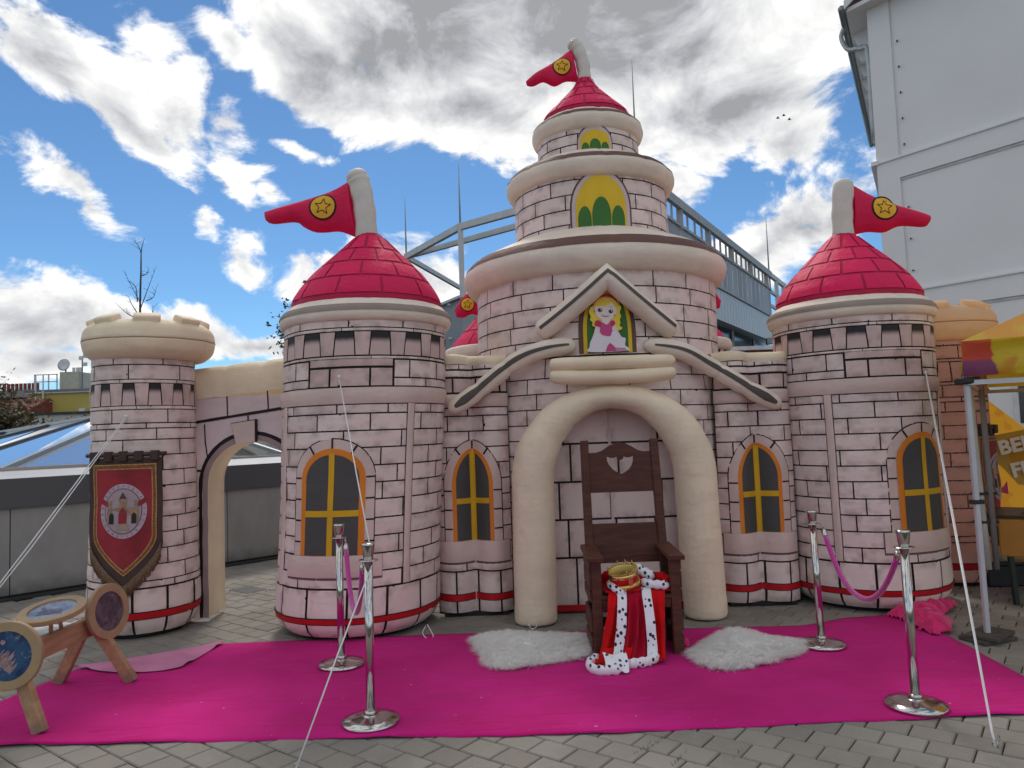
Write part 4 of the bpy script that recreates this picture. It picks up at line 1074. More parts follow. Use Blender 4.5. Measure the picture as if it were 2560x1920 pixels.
# ---- back towers, seen over the walls
def back_tower(cx, cy, lab, fl):
    r = .62; T = mk('tower', *lathe_at(cx, cy, [(.5, .02), (.6, .15), (r, .3), (r, 2.55)], 40), LINE, castle); T["label"] = lab
    S = Tower(cx, cy, [(r, .2), (r, 2.55)], r, 0, cx)
    rr = lay(S, [(.25 + i * .15, .25 + (i + 1) * .15) for i in range(15)], -PI * r, PI * r, .4, T, PINK, (99, 99)); rr.build('bricks_behind', PINK, T)
    revolve('cornice', cx, cy, dense([(.6, 2.45), (.66, 2.47), (.68, 2.53), (.66, 2.59), (.58, 2.61)]), BEIGE, T, 48, cap=False)
    RS = Tower(cx, cy, dense([(.65, 2.54), (.57, 2.66), (.45, 2.80), (.31, 2.95), (.2, 3.08), (.1, 3.2)], 4), .6, 0, 3.0, .006)
    roof(T, RS, [(2.6, 2.79), (2.79, 2.95), (2.95, 3.08), (3.08, 3.19)], 11, (R(-80) * .6, R(80) * .6), None, .4)
    x, s_ = cx, fl
    pole([(cx, cy, 3.15), (cx + s_ * .01, cy, 3.4), (cx + s_ * .03, cy, 3.62)], .09, T)
    flag([(x - s_ * .06, 3.30), (x - s_ * .22, 3.29), (x - s_ * .36, 3.18), (x - s_ * .52, 3.03), (x - s_ * .56, 2.99)] if False else [(cx + s_ * .07, 3.48), (cx + s_ * .25, 3.34), (cx + s_ * .42, 3.20), (cx + s_ * .53, 3.05)], [(cx + s_ * .09, 3.02), (cx + s_ * .22, 2.97), (cx + s_ * .33, 2.99), (cx + s_ * .42, 2.95), (cx + s_ * .51, 2.96)], cy - .25, (cx + s_ * .37, 3.10), .085, T)
def lathe_at(cx, cy, prof, n):
    V, F = lathe_geo(prof, n); return [Vector(v) + Vector((cx, cy, 0)) for v in V], F
back_tower(-.12, 8.95, 'rear tower showing a red roof left of the middle tower', -1)
back_tower(1.98, 8.95, 'rear tower almost hidden behind the middle tower', 1)
def tether(pts):
    V, F = tube_geo(spline(pts, 6), .0035, 6); mk('tether_loop', V, F, simple('white_cord', (.75, .74, .72), .7), castle)
tether([(-.74, 5.98, .09), (-.70, 5.95, .03), (-.69, 5.92, .006), (-.74, 5.90, .006), (-.77, 5.93, .04), (-.75, 5.97, .08)])
tether([(.1, 6.16, .08), (.07, 6.10, .03), (.09, 6.06, .006), (.13, 6.07, .02), (.12, 6.13, .06)])
# ------------------------------------------------------------------ carpet
def carpet_mat():
    n = NB('magenta_felt'); f = n.noise(1.4, 5); fi = n.noise(300, 3, .7); sp = n.noise(26, 2, .4)
    c = n.mix(n.ss(f, .3, .7), (.49, .009, .160), (.61, .016, .222)); c = n.mul(c, n.ss(fi, .2, .8, .88, 1.12))
    c = n.mix(n.m('MULTIPLY', n.ss(sp, .765, .79), .6), c, (.7, .45, .55)); n.base(c); n.rough(.95); n.b.inputs['Specular IOR Level'].default_value = .1; n.b.inputs['Sheen Weight'].default_value = .08; n.b.inputs['Sheen Tint'].default_value = (1, .5, .8, 1)
    n.bump(n.m('ADD', n.m('MULTIPLY', fi, .1), n.m('ADD', n.noise(1.0, 4, .5, n.scaled((2, 5, 2))), n.m('MULTIPLY', n.ss(n.noise(1.0, 3, .5, n.scaled((.9, 7, 2)), .6), .5, .62), .35))), .7, .025); return n.mat
FELT = carpet_mat()
front = [(-4.0, 4.10), (-2.812, 4.077), (-1.9, 4.06), (-1.0, 4.03), (.163, 3.975), (1.0, 3.99), (1.6, 4.02), (2.1, 4.02), (2.652, 4.04), (3.0, 4.05)]
backe = [(-4.0, 4.35), (-3.275, 4.745), (-3.2, 5.40), (-2.8, 5.67), (-2.352, 5.94), (-.68, 5.993), (.8, 5.93), (2.2, 5.88), (2.62, 6.05), (3.13, 6.1)]
def polyat(P, x0):
    L_ = [0]
    for a, b in zip(P, P[1:]): L_.append(L_[-1] + math.hypot(b[0] - a[0], b[1] - a[1]))
    t = x0 * L_[-1]
    for i in range(len(P) - 1):
        if t <= L_[i + 1] + 1e-9:
            k = (t - L_[i]) / (L_[i + 1] - L_[i]); return (P[i][0] + (P[i + 1][0] - P[i][0]) * k, P[i][1] + (P[i + 1][1] - P[i][1]) * k)
    return P[-1]
# matched parameters so that cross lines stay upright
def byx(P, x):
    for a, b in zip(P, P[1:]):
        if a[0] <= x <= b[0]: return a[1] + (b[1] - a[1]) * (x - a[0]) / max(b[0] - a[0], 1e-6)
    return P[-1][1]
nx, ny = 120, 34; V = []; F = []
for i in range(nx + 1):
    for j in range(ny + 1):
        v = j / ny; fx = -4.0 + 7.0 * i / nx
        bx = fx + (.13 * max(0, (fx - 2.2) / .8) if fx > 2.2 else 0)
        y0 = byx(front, fx) + .006 * math.sin(fx * 9) + .005 * math.sin(fx * 23); y1 = byx(backe, min(bx, 3.13))
        x = fx + (bx - fx) * v; y = y0 + (y1 - y0) * v
        z = .0065 + .012 * max(0, mnoise.noise(Vector((x * 1.1, y * 3.2, 0)))) + .007 * max(0, mnoise.noise(Vector((x * 3.5, y * 8, 4))))
        z += .016 * max(0, mnoise.noise(Vector((x * 2.2, 1.5, 7)))) * max(0, 1 - v * 9)
        if i == nx: z += .004
        V.append((x, y, z))
for i in range(nx):
    for j in range(ny): k = i * (ny + 1) + j; F.append((k, k + ny + 1, k + ny + 2, k + 1))
n0 = len(V); rim = [i * (ny + 1) for i in range(nx + 1)] + [nx * (ny + 1) + j for j in range(1, ny + 1)] + [i * (ny + 1) + ny for i in range(nx - 1, -1, -1)] + [j for j in range(ny - 1, 0, -1)]
V += [(V[i][0], V[i][1], max(V[i][2] - .005, .001)) for i in rim]
for k in range(len(rim)): k2 = (k + 1) % len(rim); F.append((rim[k], n0 + k, n0 + k2, rim[k2]))
carpet = mk('carpet', V, F, FELT, None, True, (0, 5, 0)); props(carpet, 'long magenta felt carpet laid on the paving before the castle', 'carpet')
# its folded-back corner shows the paler underside
crease = [(-3.22, 5.40), (-2.9, 5.615), (-2.6, 5.80), (-2.345, 5.945)]
edge = [(-3.2, 5.42), (-2.95, 5.30), (-2.72, 5.225), (-2.5, 5.26), (-2.40, 5.33), (-2.37, 5.55), (-2.338, 5.93)]
V = []; F = []; n_ = 40; m_ = 10
for i in range(n_ + 1):
    a, b = polyat(crease, i / n_), polyat(edge, i / n_)
    for j in range(m_ + 1):
        v = j / m_; x, y = a[0] + (b[0] - a[0]) * v, a[1] + (b[1] - a[1]) * v
        z = .014 + .022 * math.sin(PI * v) ** .7 * (1 - v * .6) + .012 * v * max(0, math.sin(i * .55)) ** 3 + .006 * v
        V.append((x, y, z))
for i in range(n_):
    for j in range(m_): k = i * (m_ + 1) + j; F.append((k, k + 1, k + m_ + 2, k + m_ + 1))
mk('folded_corner', V, F, simple('felt_back', (.56, .20, .34), .95, nscale=4, bs=90, bstr=.2), carpet)["label"] = 'pale pink underside of the folded corner'

# ------------------------------------------------------------------ fur rugs
def fur(poly, label, seed, n=24000):
    rnd = random.Random(seed); cx = sum(p[0] for p in poly) / len(poly); cy = sum(p[1] for p in poly) / len(poly)
    T = thing('fur_rug', label, 'rug', (cx, cy, 0), 'fur rugs beside the throne')
    q = [(p.x, p.y) for p in spline([(p[0], p[1], 0) for p in poly + [poly[0]]], 4)][:-1]
    st = .014; V = []; F = []; idx = {}
    x0, x1 = min(p[0] for p in q) - .02, max(p[0] for p in q) + .02; y0, y1 = min(p[1] for p in q) - .02, max(p[1] for p in q) + .02
    def edge(x, y):
        d = 1e9
        for a, b in zip(q, q[1:] + q[:1]):
            ax, ay, bx, by = *a, *b; t = max(0, min(1, ((x - ax) * (bx - ax) + (y - ay) * (by - ay)) / max((bx - ax) ** 2 + (by - ay) ** 2, 1e-9))); d = min(d, math.hypot(x - ax - t * (bx - ax), y - ay - t * (by - ay)))
        return d
    def hgt(x, y):
        e = min(1, edge(x, y) / .07)
        return .012 + .030 * e ** .6 + e * (.016 * mnoise.noise(Vector((x * 16 + seed, y * 16, 0))) + .010 * mnoise.noise(Vector((x * 45 + seed, y * 45, 2))))
    for i in range(int((x1 - x0) / st) + 1):
        for j in range(int((y1 - y0) / st) + 1):
            x, y = x0 + i * st, y0 + j * st
            if inside((x, y), q): idx[(i, j)] = len(V); V.append((x, y, hgt(x, y)))
    for (i, j) in idx:
        k = [(i, j), (i + 1, j), (i + 1, j + 1), (i, j + 1)]
        if all(c in idx for c in k): F.append(tuple(idx[c] for c in k))
    fb = NB('fur_base'); fb.base(fb.mix(fb.ss(fb.noise(60, 5, .7), .3, .7), (.93, .92, .90), (.80, .79, .76))); fb.rough(.9); fb.bump(fb.noise(90, 5, .7), .6, .01)
    mk('matted_fur', V, F, fb.mat, T)
    V = []; F = []; c = 0
    while c < n:
        x, y = rnd.uniform(x0, x1), rnd.uniform(y0, y1)
        if not inside((x, y), q): continue
        if edge(x, y) > .05 and rnd.random() < .35: continue
        c += 1
        dx, dy = x - cx, y - cy; f = mnoise.noise(Vector((x * 9 + seed, y * 9, 0))) * 2.0 + mnoise.noise(Vector((x * 28 + seed, y * 28, 3))) * 1.6
        ang = math.atan2(dy, dx) + f * .8 + rnd.gauss(0, .25); l = rnd.uniform(.035, .075); h = rnd.uniform(.05, .42)
        d = Vector((math.cos(ang), math.sin(ang), 0)); p = Vector((x, y, hgt(x, y) - .006)); s = Vector((-d.y, d.x, 0)) * rnd.uniform(.0009, .0017)
        m1 = p + d * l * .5 + Vector((0, 0, l * h)); m2 = p + d * l + Vector((rnd.gauss(0, .004), rnd.gauss(0, .004), l * h * .7))
        m1.z = max(m1.z, .012); m2.z = max(m2.z, .010)
        b = len(V); V += [p - s, p + s, m1 + s * .8, m1 - s * .8, m2]; F += [(b, b + 1, b + 2, b + 3), (b + 3, b + 2, b + 4)]
    fm = NB('white_fur'); fm.base((.94, .93, .91)); fm.rough(.7); fm.translucent(.45, (.95, .94, .92))
    o = mk('pile', V, F, fm.mat, T, True); o["kind"] = "stuff"
fur([(-.379, 5.75), (-.163, 5.90), (.195, 5.80), (.48, 5.74), (.50, 5.302), (.134, 5.118), (-.178, 5.055), (-.30, 5.38)], 'white shaggy fur rug lying left of the wooden throne', 3)
fur([(1.15, 5.209), (1.524, 5.70), (1.691, 5.73), (1.807, 5.519), (2.03, 5.36), (1.86, 5.126), (1.54, 4.94), (1.362, 4.87), (1.20, 4.95)], 'white shaggy fur rug lying right of the wooden throne', 5)

# ------------------------------------------------------------------ throne
def wood_mat(name, c1, c2, sc=(3, 3, 40), rough=.45):
    n = NB(name); tc = n.nd('ShaderNodeTexCoord').outputs['Object']
    g = n.noise(1.0, 6, .6, n.scaled(sc, tc), .6); k = n.noise(5, 3)
    n.base(n.mix(n.ss(g, .3, .7), c1, n.mix(n.m('MULTIPLY', n.ss(k, .5, .7), .5), c2, c1))); n.rough(rough); n.b.inputs['Specular IOR Level'].default_value = .22; n.bump(g, .15, .003); return n.mat
TW = wood_mat('mahogany_stain', (.068, .024, .016), (.115, .042, .028), (4, 4, 30), .5); TWH = wood_mat('mahogany_boards', (.064, .023, .016), (.108, .040, .027), (5, 4, 30), .5)
TH = thing('throne', 'tall brown wooden throne with a shield cut into its back', 'throne', (.82, 5.5, 0))
def bar(nm, a, b, w, h, mat=TW, up_=(0, -1, 0), T=None): m_ = MB(); m_.beam(a, b, w, h, 0, up_, .005); return m_.build(nm, mat, T or TH, False)
for x in (.545, 1.085): bar('back_post', (x + (.03 if x > .8 else .0), 5.62, .0), (x, 5.79, 1.50), .062, .062)
for x in (.545, 1.095): bar('leg', (x - .0, 5.27, 0), (x, 5.29, .675), .068, .055)
for x, sg in ((.535, -1), (1.10, 1)):
    m_ = MB(); M = Matrix.Translation((x, 5.47, .69)) @ Matrix.Rotation(R(2.0), 4, 'X'); m_.box((-.058, -.27, -.017), (.058, .25, .017), 0, M, .005); m_.build('armrest', TW, TH, False)
def byz(z): return 5.62 + .17 * z / 1.5
for x, sg in ((.506, -1), (1.132, 1)):
    for z0, z1 in ((.02, .135), (.165, .30), (.375, .445), (.46, .575), (.585, .67)):
        m_ = MB(); m_.box((x - .011, 5.275, z0), (x + .011, byz(z0) + .03, z1), 0, None, .004); m_.build('side_board', TWH, TH, False)
for i, (y0, y1) in enumerate(((5.255, 5.40), (5.405, 5.55), (5.555, 5.66))):
    m_ = MB(); m_.box((.52, y0, .395), (1.12, y1, .42), 0, None, .004); m_.build('seat_board', TWH, TH, False)
m_ = MB(); m_.box((.58, 5.262, .33), (1.06, 5.285, .393), 0, None, .004); m_.build('seat_rail', TWH, TH, False)
def bp(x, z, d): return Vector((x, byz(z) - .012 + d, z))
topo = [(.572, 1.10), (1.062, 1.10)] + [(1.062, 1.405), (1.0, 1.405), (.955, 1.418), (.905, 1.45), (.86, 1.472), (.817, 1.48), (.774, 1.472), (.729, 1.45), (.679, 1.418), (.63, 1.405), (.572, 1.405)]
sh = [(.714, 1.372), (.742, 1.362), (.772, 1.362), (.790, 1.370), (.796, 1.352), (.817, 1.342), (.838, 1.352), (.846, 1.370), (.866, 1.362), (.892, 1.362), (.920, 1.374), (.918, 1.335), (.905, 1.298), (.88, 1.268), (.85, 1.248), (.822, 1.236), (.79, 1.25), (.755, 1.275), (.728, 1.31), (.716, 1.34)]
V, F = poly_slab(topo, [sh], bp, .024); fixn(mk('back_board', V, F, TWH, TH, False))["label"] = 'top board with arched edge and shield cutout'
V, F = poly_slab([(.572, .575), (1.072, .575), (1.066, .865), (.572, .865)], [], bp, .024); fixn(mk('back_board', V, F, TWH, TH, False))
m_ = MB(); m_.box((.575, 5.60, .12), (1.07, 5.625, .19), 0, None, .004); m_.build('stretcher', TWH, TH, False)

# ------------------------------------------------------------------ robe
def velvet(name, c, tint):
    n = NB(name); n.base(n.mul(c, n.ss(n.noise(8, 4), .3, .7, .85, 1.12))); n.rough(.85); n.b.inputs['Sheen Weight'].default_value = .8; n.b.inputs['Sheen Roughness'].default_value = .35; n.b.inputs['Sheen Tint'].default_value = (*tint, 1)
    n.bump(n.noise(260, 3), .15, .002); n.b.inputs['Specular IOR Level'].default_value = .15; return n.mat
VEL = velvet('red_velvet', (.55, .005, .007), (1, .15, .12)); SAT = velvet('crimson_lining', (.42, .004, .025), (1, .2, .3))
def ermine():
    n = NB('ermine'); tc = n.pos(); w = n.nd('ShaderNodeTexVoronoi'); w.inputs['Scale'].default_value = 27; w.inputs['Randomness'].default_value = .75
    n.L.new(n.scaled((1, .8, .85)), w.inputs['Vector']); d = n.m('ADD', w.outputs['Distance'], n.m('MULTIPLY', n.m('SUBTRACT', n.noise(60, 2), .5), .12))
    n.base(n.mix(n.ss(d, .27, .31, 1, 0), (.80, .79, .84), (.012, .012, .018))); n.rough(.9); n.b.inputs['Sheen Weight'].default_value = .4; n.bump(n.noise(180, 4), .5, .004); return n.mat
ERM = ermine()
RB = thing('royal_robe', 'red velvet robe with spotted ermine trim draped over the throne', 'robe', (.8, 5.1, 0))
def rope_path(t):      # side view of the hanging cloth: seat -> edge -> floor
    P = [(5.60, .50), (5.45, .445), (5.33, .44), (5.262, .425), (5.225, .37), (5.20, .26), (5.17, .14), (5.125, .055), (5.05, .022), (4.93, .018)]
    Q = spline([(0, y, z) for y, z in P], 6); i = t * (len(Q) - 1); k = int(min(i, len(Q) - 2)); p = Q[k].lerp(Q[k + 1], i - k); return p.y, p.z
def cloth(nm, xl, xr, t0, t1, mat, fold, nfold, out, tend=None, th=.006, nu=40, nv=60, seed=0, parent=None):
    V = []; F = []
    for s_ in (0, 1):
        for i in range(nu + 1):
            u = i / nu
            for j in range(nv + 1):
                v = j / nv; tt = t0 + ((tend(u) if tend else t1) - t0) * v
                y, z = rope_path(tt); a, b = xl(tt), xr(tt); x = a + (b - a) * u
                hang = min(1, max(0, (tt - .3) / .25)); f = math.sin(u * nfold * 2 * PI + 1.2 * math.sin(tt * 5 + seed) + seed)
                w = fold * f * (.15 + .85 * hang) + .012 * mnoise.noise(Vector((x * 9, tt * 8, seed))) + .02 * hang * mnoise.noise(Vector((x * 4, tt * 5, seed + 3)))
                # push out of the surface (towards the viewer when hanging, upwards when lying)
                fl = min(1, max(0, (tt - .82) / .1)); nyv = -(1 - fl) * (.25 + .75 * hang); nzv = .35 * (1 - hang) + fl * .8
                o_ = out + w + fold - (th if s_ else 0)
                V.append((x + .006 * mnoise.noise(Vector((u * 7, tt * 9, seed + 9))), y + nyv * o_, max(z + nzv * o_, .012)))
    n = (nu + 1) * (nv + 1)
    for s_ in (0, 1):
        for i in range(nu):
            for j in range(nv):
                k = s_ * n + i * (nv + 1) + j; f = (k, k + nv + 1, k + nv + 2, k + 1); F.append(f if s_ == 0 else f[::-1])
    rim = [i * (nv + 1) for i in range(nu + 1)] + [nu * (nv + 1) + j for j in range(1, nv + 1)] + [i * (nv + 1) + nv for i in range(nu - 1, -1, -1)] + [j for j in range(nv - 1, 0, -1)]
    for k in range(len(rim)): a, b = rim[k], rim[(k + 1) % len(rim)]; F.append((a, b, b + n, a + n))
    return fixn(mk(nm, V, F, mat, parent or RB))
lp = lambda pts: (lambda t: next((a[1] + (b[1] - a[1]) * (t - a[0]) / (b[0] - a[0]) for a, b in zip(pts, pts[1:]) if t <= b[0]), pts[-1][1]))
XL = lp([(0, .63), (.3, .625), (.5, .60), (.7, .55), (.85, .50), (1, .44)]); XR = lp([(0, 1.05), (.3, 1.02), (.5, 1.0), (.7, .98), (.85, .96), (1, .93)])
cloth('lining', lambda t: XL(t) + .08, lambda t: XR(t) - .08, 0, .88, SAT, .024, 4.0, -.004, seed=2, nu=64)
cloth('velvet_side', XL, lambda t: XL(t) + .115, .02, .97, VEL, .020, 1.6, .012, nu=18, seed=4)
cloth('velvet_side', lambda t: XR(t) - .11, XR, .02, .90, VEL, .020, 1.6, .012, nu=18, seed=6)
cloth('velvet_fold', lambda t: XL(t) + .02, lambda t: XL(t) + .20 + .1 * max(0, t - .7), .70, .95, VEL, .02, 1.3, .03, nu=22, nv=24, seed=8)
cloth('ermine_trim', lambda t: XL(t) + .045 + .045 * t, lambda t: XL(t) + .110 + .045 * t, .16, .76, ERM, .004, .5, .062, nu=10, seed=1)
cloth('ermine_trim', lambda t: XR(t) - .145 - .02 * math.sin(t * 6), lambda t: XR(t) - .08 - .02 * math.sin(t * 6), .20, .88, ERM, .004, .5, .062, nu=10, seed=3)
def roll(nm, P, r, mat, T, flat=.7):
    Q = spline(P, 8); n = len(Q); rad = [((r * (.35 + .65 * min(1, min(i, n - 1 - i) / 3))) * (1 + .12 * math.sin(i * 1.1)), r * flat * (.35 + .65 * min(1, min(i, n - 1 - i) / 3))) for i in range(n)]
    V, F = tube_geo(Q, rad, 14); return mk(nm, V, F, mat, T)
roll('ermine_hem', [(.52, 5.14, .055), (.455, 5.04, .036), (.452, 4.95, .036), (.50, 4.885, .036), (.58, 4.88, .036), (.64, 4.885, .036)], .034, ERM, RB, .75)
V = []; F = []
for i in range(13):
    for j in range(9):
        u, v = i / 12, j / 8; x = .535 + .155 * u + .01 * math.sin(v * 3); y = 4.86 + .15 * v + .02 * u; z = .028 + .075 * v ** 1.5 + .012 * math.sin(u * 5 + v * 2) + .02 * math.sin(PI * v) * (1 - abs(u - .5)); V.append((x, y, z))
for i in range(12):
    for j in range(8): k = i * 9 + j; F.append((k, k + 9, k + 10, k + 1))
mk('ermine_hem', V, F, ERM, RB)
roll('ermine_hem', [(.685, 4.985, .035), (.75, 5.0, .038), (.83, 5.02, .04), (.885, 5.05, .05), (.905, 5.09, .07)], .032, ERM, RB, .8)
roll('ermine_collar', [(.87, 5.36, .50), (.93, 5.30, .487), (1.0, 5.285, .482), (1.055, 5.29, .476)], .030, ERM, RB, .85)
roll('ermine_collar', [(.865, 5.50, .585), (.885, 5.44, .555), (.93, 5.40, .54), (.965, 5.38, .51)], .036, ERM, RB, .8)
roll('ermine_collar', [(.645, 5.38, .50), (.655, 5.30, .485), (.69, 5.262, .462), (.725, 5.23, .43)], .028, ERM, RB, .8)
cloth('velvet_seat', lambda t: .60, lambda t: 1.07, 0, .3, VEL, .016, 2.5, .02, nv=20, seed=11)
roll('velvet_heap', [(.60, 5.52, .47), (.66, 5.48, .50), (.73, 5.46, .50)], .055, VEL, RB); roll('velvet_heap', [(.98, 5.44, .50), (1.04, 5.40, .50), (1.075, 5.36, .475)], .042, VEL, RB)

# ------------------------------------------------------------------ crown
GM = NB('crown_gold'); GM.base((.78, .53, .19)); GM.b.inputs['Metallic'].default_value = 1; GM.rough(.24); GM.bump(GM.noise(160, 3), .5, .003); GM = GM.mat
GIN = simple('crown_inside', (.55, .42, .10), .5, metal=.2)
CR = thing('crown', 'gold filigree crown with red velvet band lying on the robe', 'crown', (.755, 5.33, .545))
CM = Matrix.Translation((.752, 5.34, .492)) @ Matrix.Rotation(R(-9), 4, 'Y') @ Matrix.Rotation(R(12), 4, 'X')
def cring(nm, prof, mat, n=40, closed=True):
    V, F = lathe_geo(prof, n); F = F[:-2]
    if closed:
        m_ = len(prof)
        for k in range(n): k2 = (k + 1) % n; F.append(((m_ - 1) * n + k, (m_ - 1) * n + k2, k2, k))
    mk(nm, [CM @ Vector(v) for v in V], F, mat, CR)
cring('velvet_band', [(.094, .02), (.097, .02), (.099, .065), (.095, .065)], VEL)
cring('lower_rim', [(.094, .0), (.103, .0), (.103, .02), (.094, .02)], GM); cring('upper_rim', [(.094, .064), (.104, .064), (.108, .094), (.096, .094)], GM); cring('inner_lining', [(.089, .004), (.0925, .004), (.095, .092), (.092, .092)], GIN)
m_ = MB()
for k in range(36):
    f = 2 * PI * k / 36; r = .104
    for (z0, z1, tw) in ((.088, .114 + .016 * (k % 3 == 0), .16), (.088, .112, -.16)):
        P = [CM @ Vector(((r + .003 * t) * math.cos(f + tw * t), (r + .003 * t) * math.sin(f + tw * t), z0 + (z1 - z0) * t)) for t in (0, .5, 1)]
        m_.tube(P, [.0034, .0028, .002], 5)
o = m_.build('filigree', GM, CR); o["kind"] = "stuff"
m_ = MB()
for k in range(40):
    f = 2 * PI * k / 40
    for tw in (.14, -.14):
        P = [CM @ Vector((.106 * math.cos(f + tw * t), .106 * math.sin(f + tw * t), .016 - .034 * t)) for t in (0, .5, 1)]; m_.tube(P, [.004, .0032, .0024], 5)
o = m_.build('filigree', GM, CR); o["kind"] = "stuff"
for k in range(4):
    f = R(-72) + k * PI / 2; m_ = MB(); m_.box((-.017, -.003, 0), (.017, .003, .075), 0, CM @ Matrix.Translation((.102 * math.cos(f), .102 * math.sin(f), .0)) @ Matrix.Rotation(f - PI / 2, 4, 'Z'), .002); m_.build('buckle', GM, CR, False)

# ------------------------------------------------------------------ stanchions and ropes
def chrome():
    n = NB('polished_steel'); n.base((.58, .56, .53)); n.b.inputs['Metallic'].default_value = 1; n.rough(n.ss(n.noise(30, 4), .3, .8, .09, .2)); return n.mat
CHR = chrome()
def stanchion(loc, label, h=.97, tilt=(0, 0)):
    T = thing('rope_stanchion', label, 'stanchion', loc, 'rope stanchions on the carpet')
    z0 = .012
    def part(nm, prof, n=40):
        V, F = lathe_geo(prof, n); M = Matrix.Translation(Vector(loc) + Vector((0, 0, z0))) @ Matrix.Rotation(tilt[0], 4, 'X') @ Matrix.Rotation(tilt[1], 4, 'Y') if nm != 'base' else Matrix.Translation(Vector(loc) + Vector((0, 0, z0)))
        mk(nm, [M @ Vector(v) for v in V], F, CHR, T)
    part('base', [(.157, 0), (.160, .003), (.160, .014), (.155, .020), (.10, .031), (.05, .040), (.034, .044), (.033, .05)], 56)
    part('collar', [(.034, .043), (.034, .060), (.030, .066), (.0245, .068)]); part('post', [(.0245, .05), (.0245, h - .085)], 32)
    part('rope_ring', [(.02, h - .098), (.054, h - .098), (.0555, h - .0955), (.054, h - .093), (.02, h - .093)]); part('cap', [(.0245, h - .094), (.027, h - .088), (.037, h - .018), (.0385, h - .008), (.036, h - .001), (.02, h)])
    return T
stanchion((-.849, 4.217, 0), 'chrome rope stanchion nearest the front edge, crossed by a white guy line', .985, (0, R(.4)))
stanchion((-1.256, 5.27, 0), 'chrome rope stanchion standing before the left front tower window', .975)
stanchion((2.16, 4.177, 0), 'chrome rope stanchion nearest the right guy line, by the carpet edge', .96, (R(0), R(-.6)))
stanchion((2.126, 5.341, 0), 'chrome rope stanchion standing beside the right fur rug', .945, (0, R(-1.2)))
def braid():
    n = NB('magenta_braid'); n.base(n.mul((.50, .015, .26), n.ss(n.noise(90, 2), .3, .7, .75, 1.25))); n.rough(.7); n.b.inputs['Sheen Weight'].default_value = .5
    w = n.nd('ShaderNodeTexWave'); w.inputs['Scale'].default_value = 45; w.inputs['Distortion'].default_value = 2.0; n.L.new(n.pos(), w.inputs['Vector']); n.bump(w.outputs['Fac'], .5, .004); return n.mat
BR = braid()
def rope(a, b, sag, label):
    a, b = Vector(a), Vector(b); T = thing('barrier_rope', label, 'rope', (a + b) / 2 - Vector((0, 0, sag)), 'magenta barrier ropes')
    P = []
    for i in range(33):
        t = i / 32; p = a.lerp(b, t); s_ = (2 * t - 1); p.z -= sag * (1 - abs(s_) ** 2.2); P.append(p)
    V, F = tube_geo(P[1:-1], .0165, 14); mk('cord', V, F, BR, T)
    for p, q in ((P[0], P[2]), (P[-1], P[-3])):
        d = (q - p).normalized(); V, F = tube_geo([p + d * .012, p + d * .02, p + d * .06, p + d * .066], [.011, .018, .018, .016], 16); mk('end_sleeve', V, F, CHR, T)
        c = p - d * .012; ring = [c + Vector((.0, .012 * math.cos(k * PI / 8), .016 * math.sin(k * PI / 8))) for k in range(17)]; V, F = tube_geo(ring, .0032, 7, False); mk('hook', V, F, CHR, T)
rope((-1.205, 5.245, .862), (-.885, 4.272, .872), .37, 'magenta braided rope hung between the two left stanchions')
rope((2.165, 5.30, .835), (2.150, 4.232, .848), .37, 'magenta braided rope hung between the two right stanchions')

# ------------------------------------------------------------------ guy lines
CORD = simple('guy_white', (.78, .77, .76), .6, var=.04)
def guy(label, paths, ground_pt, anchor):
    T = thing('guy_line', label, 'guy line', ground_pt, 'white guy lines of the castle')
    for P in paths:
        V, F = tube_geo(P, .0042, 7); mk('cord', V, F, CORD, T)
    m_ = MB(); g0 = Vector(ground_pt); m_.tube([g0 + Vector((.012 * math.cos(k * PI / 6), .004 * math.sin(k * PI / 3), .012 + .014 * math.sin(k * PI / 6))) for k in range(13)], .0028, 6, False); m_.tube([g0 + Vector((0, 0, -.02)), g0 + Vector((0, 0, .004))], .006, 8); m_.build('ground_hook', CHR, T)
    V, F = lathe_geo([(.016, 0), (.015, .004), (.005, .012), (.004, .014)], 14); p = Vector(anchor[0]); n = Vector(anchor[1]); M = Matrix.Translation(p) @ n.to_track_quat('Z', 'Y').to_matrix().to_4x4(); mk('anchor_patch', [M @ Vector(v) for v in V], F, CORD, T)
pL = FLS.pt(R(-5.8) * .685, 2.065, .006); kn = Vector((-.824, 4.24, .90)); gL = Vector((-1.114, 3.706, .0))
guy('white guy line from the left front tower down past the nearest stanchion', [[pL, pL.lerp(kn, .5) + Vector((0, 0, -.01)), kn], [kn, kn + Vector((.002, -.035, -.03)), gL.lerp(kn, .5), gL]], gL, (pL, (-.1, -1, 0)))
pR = FRS.pt(R(31) * .655, 1.96, .006); gR = Vector((2.269, 3.678, 0))
guy('doubled white guy line from the right front tower to the paving', [[pR, pR.lerp(gR, .5) + Vector((0, 0, -.02)), gR + Vector((0, .02, .06)), gR], [pR + Vector((.006, 0, -.012)), pR.lerp(gR, .5) + Vector((.012, 0, -.045)), gR + Vector((.004, .02, .055)), gR + Vector((.004, 0, 0))]], gR, (pR, (.5, -1, 0)))
pO = OLS.pt(R(7) * .42, 1.826, .006); gO = Vector((-3.83, 4.66, 0))
guy('white guy line from the banner tower running out of view', [[pO, pO.lerp(gO, .5) + Vector((0, 0, -.01)), gO], [pO + Vector((.008, 0, -.01)), pO.lerp(gO, .5) + Vector((.012, 0, -.035)), gO]], gO, (pO, (.1, -1, 0)))
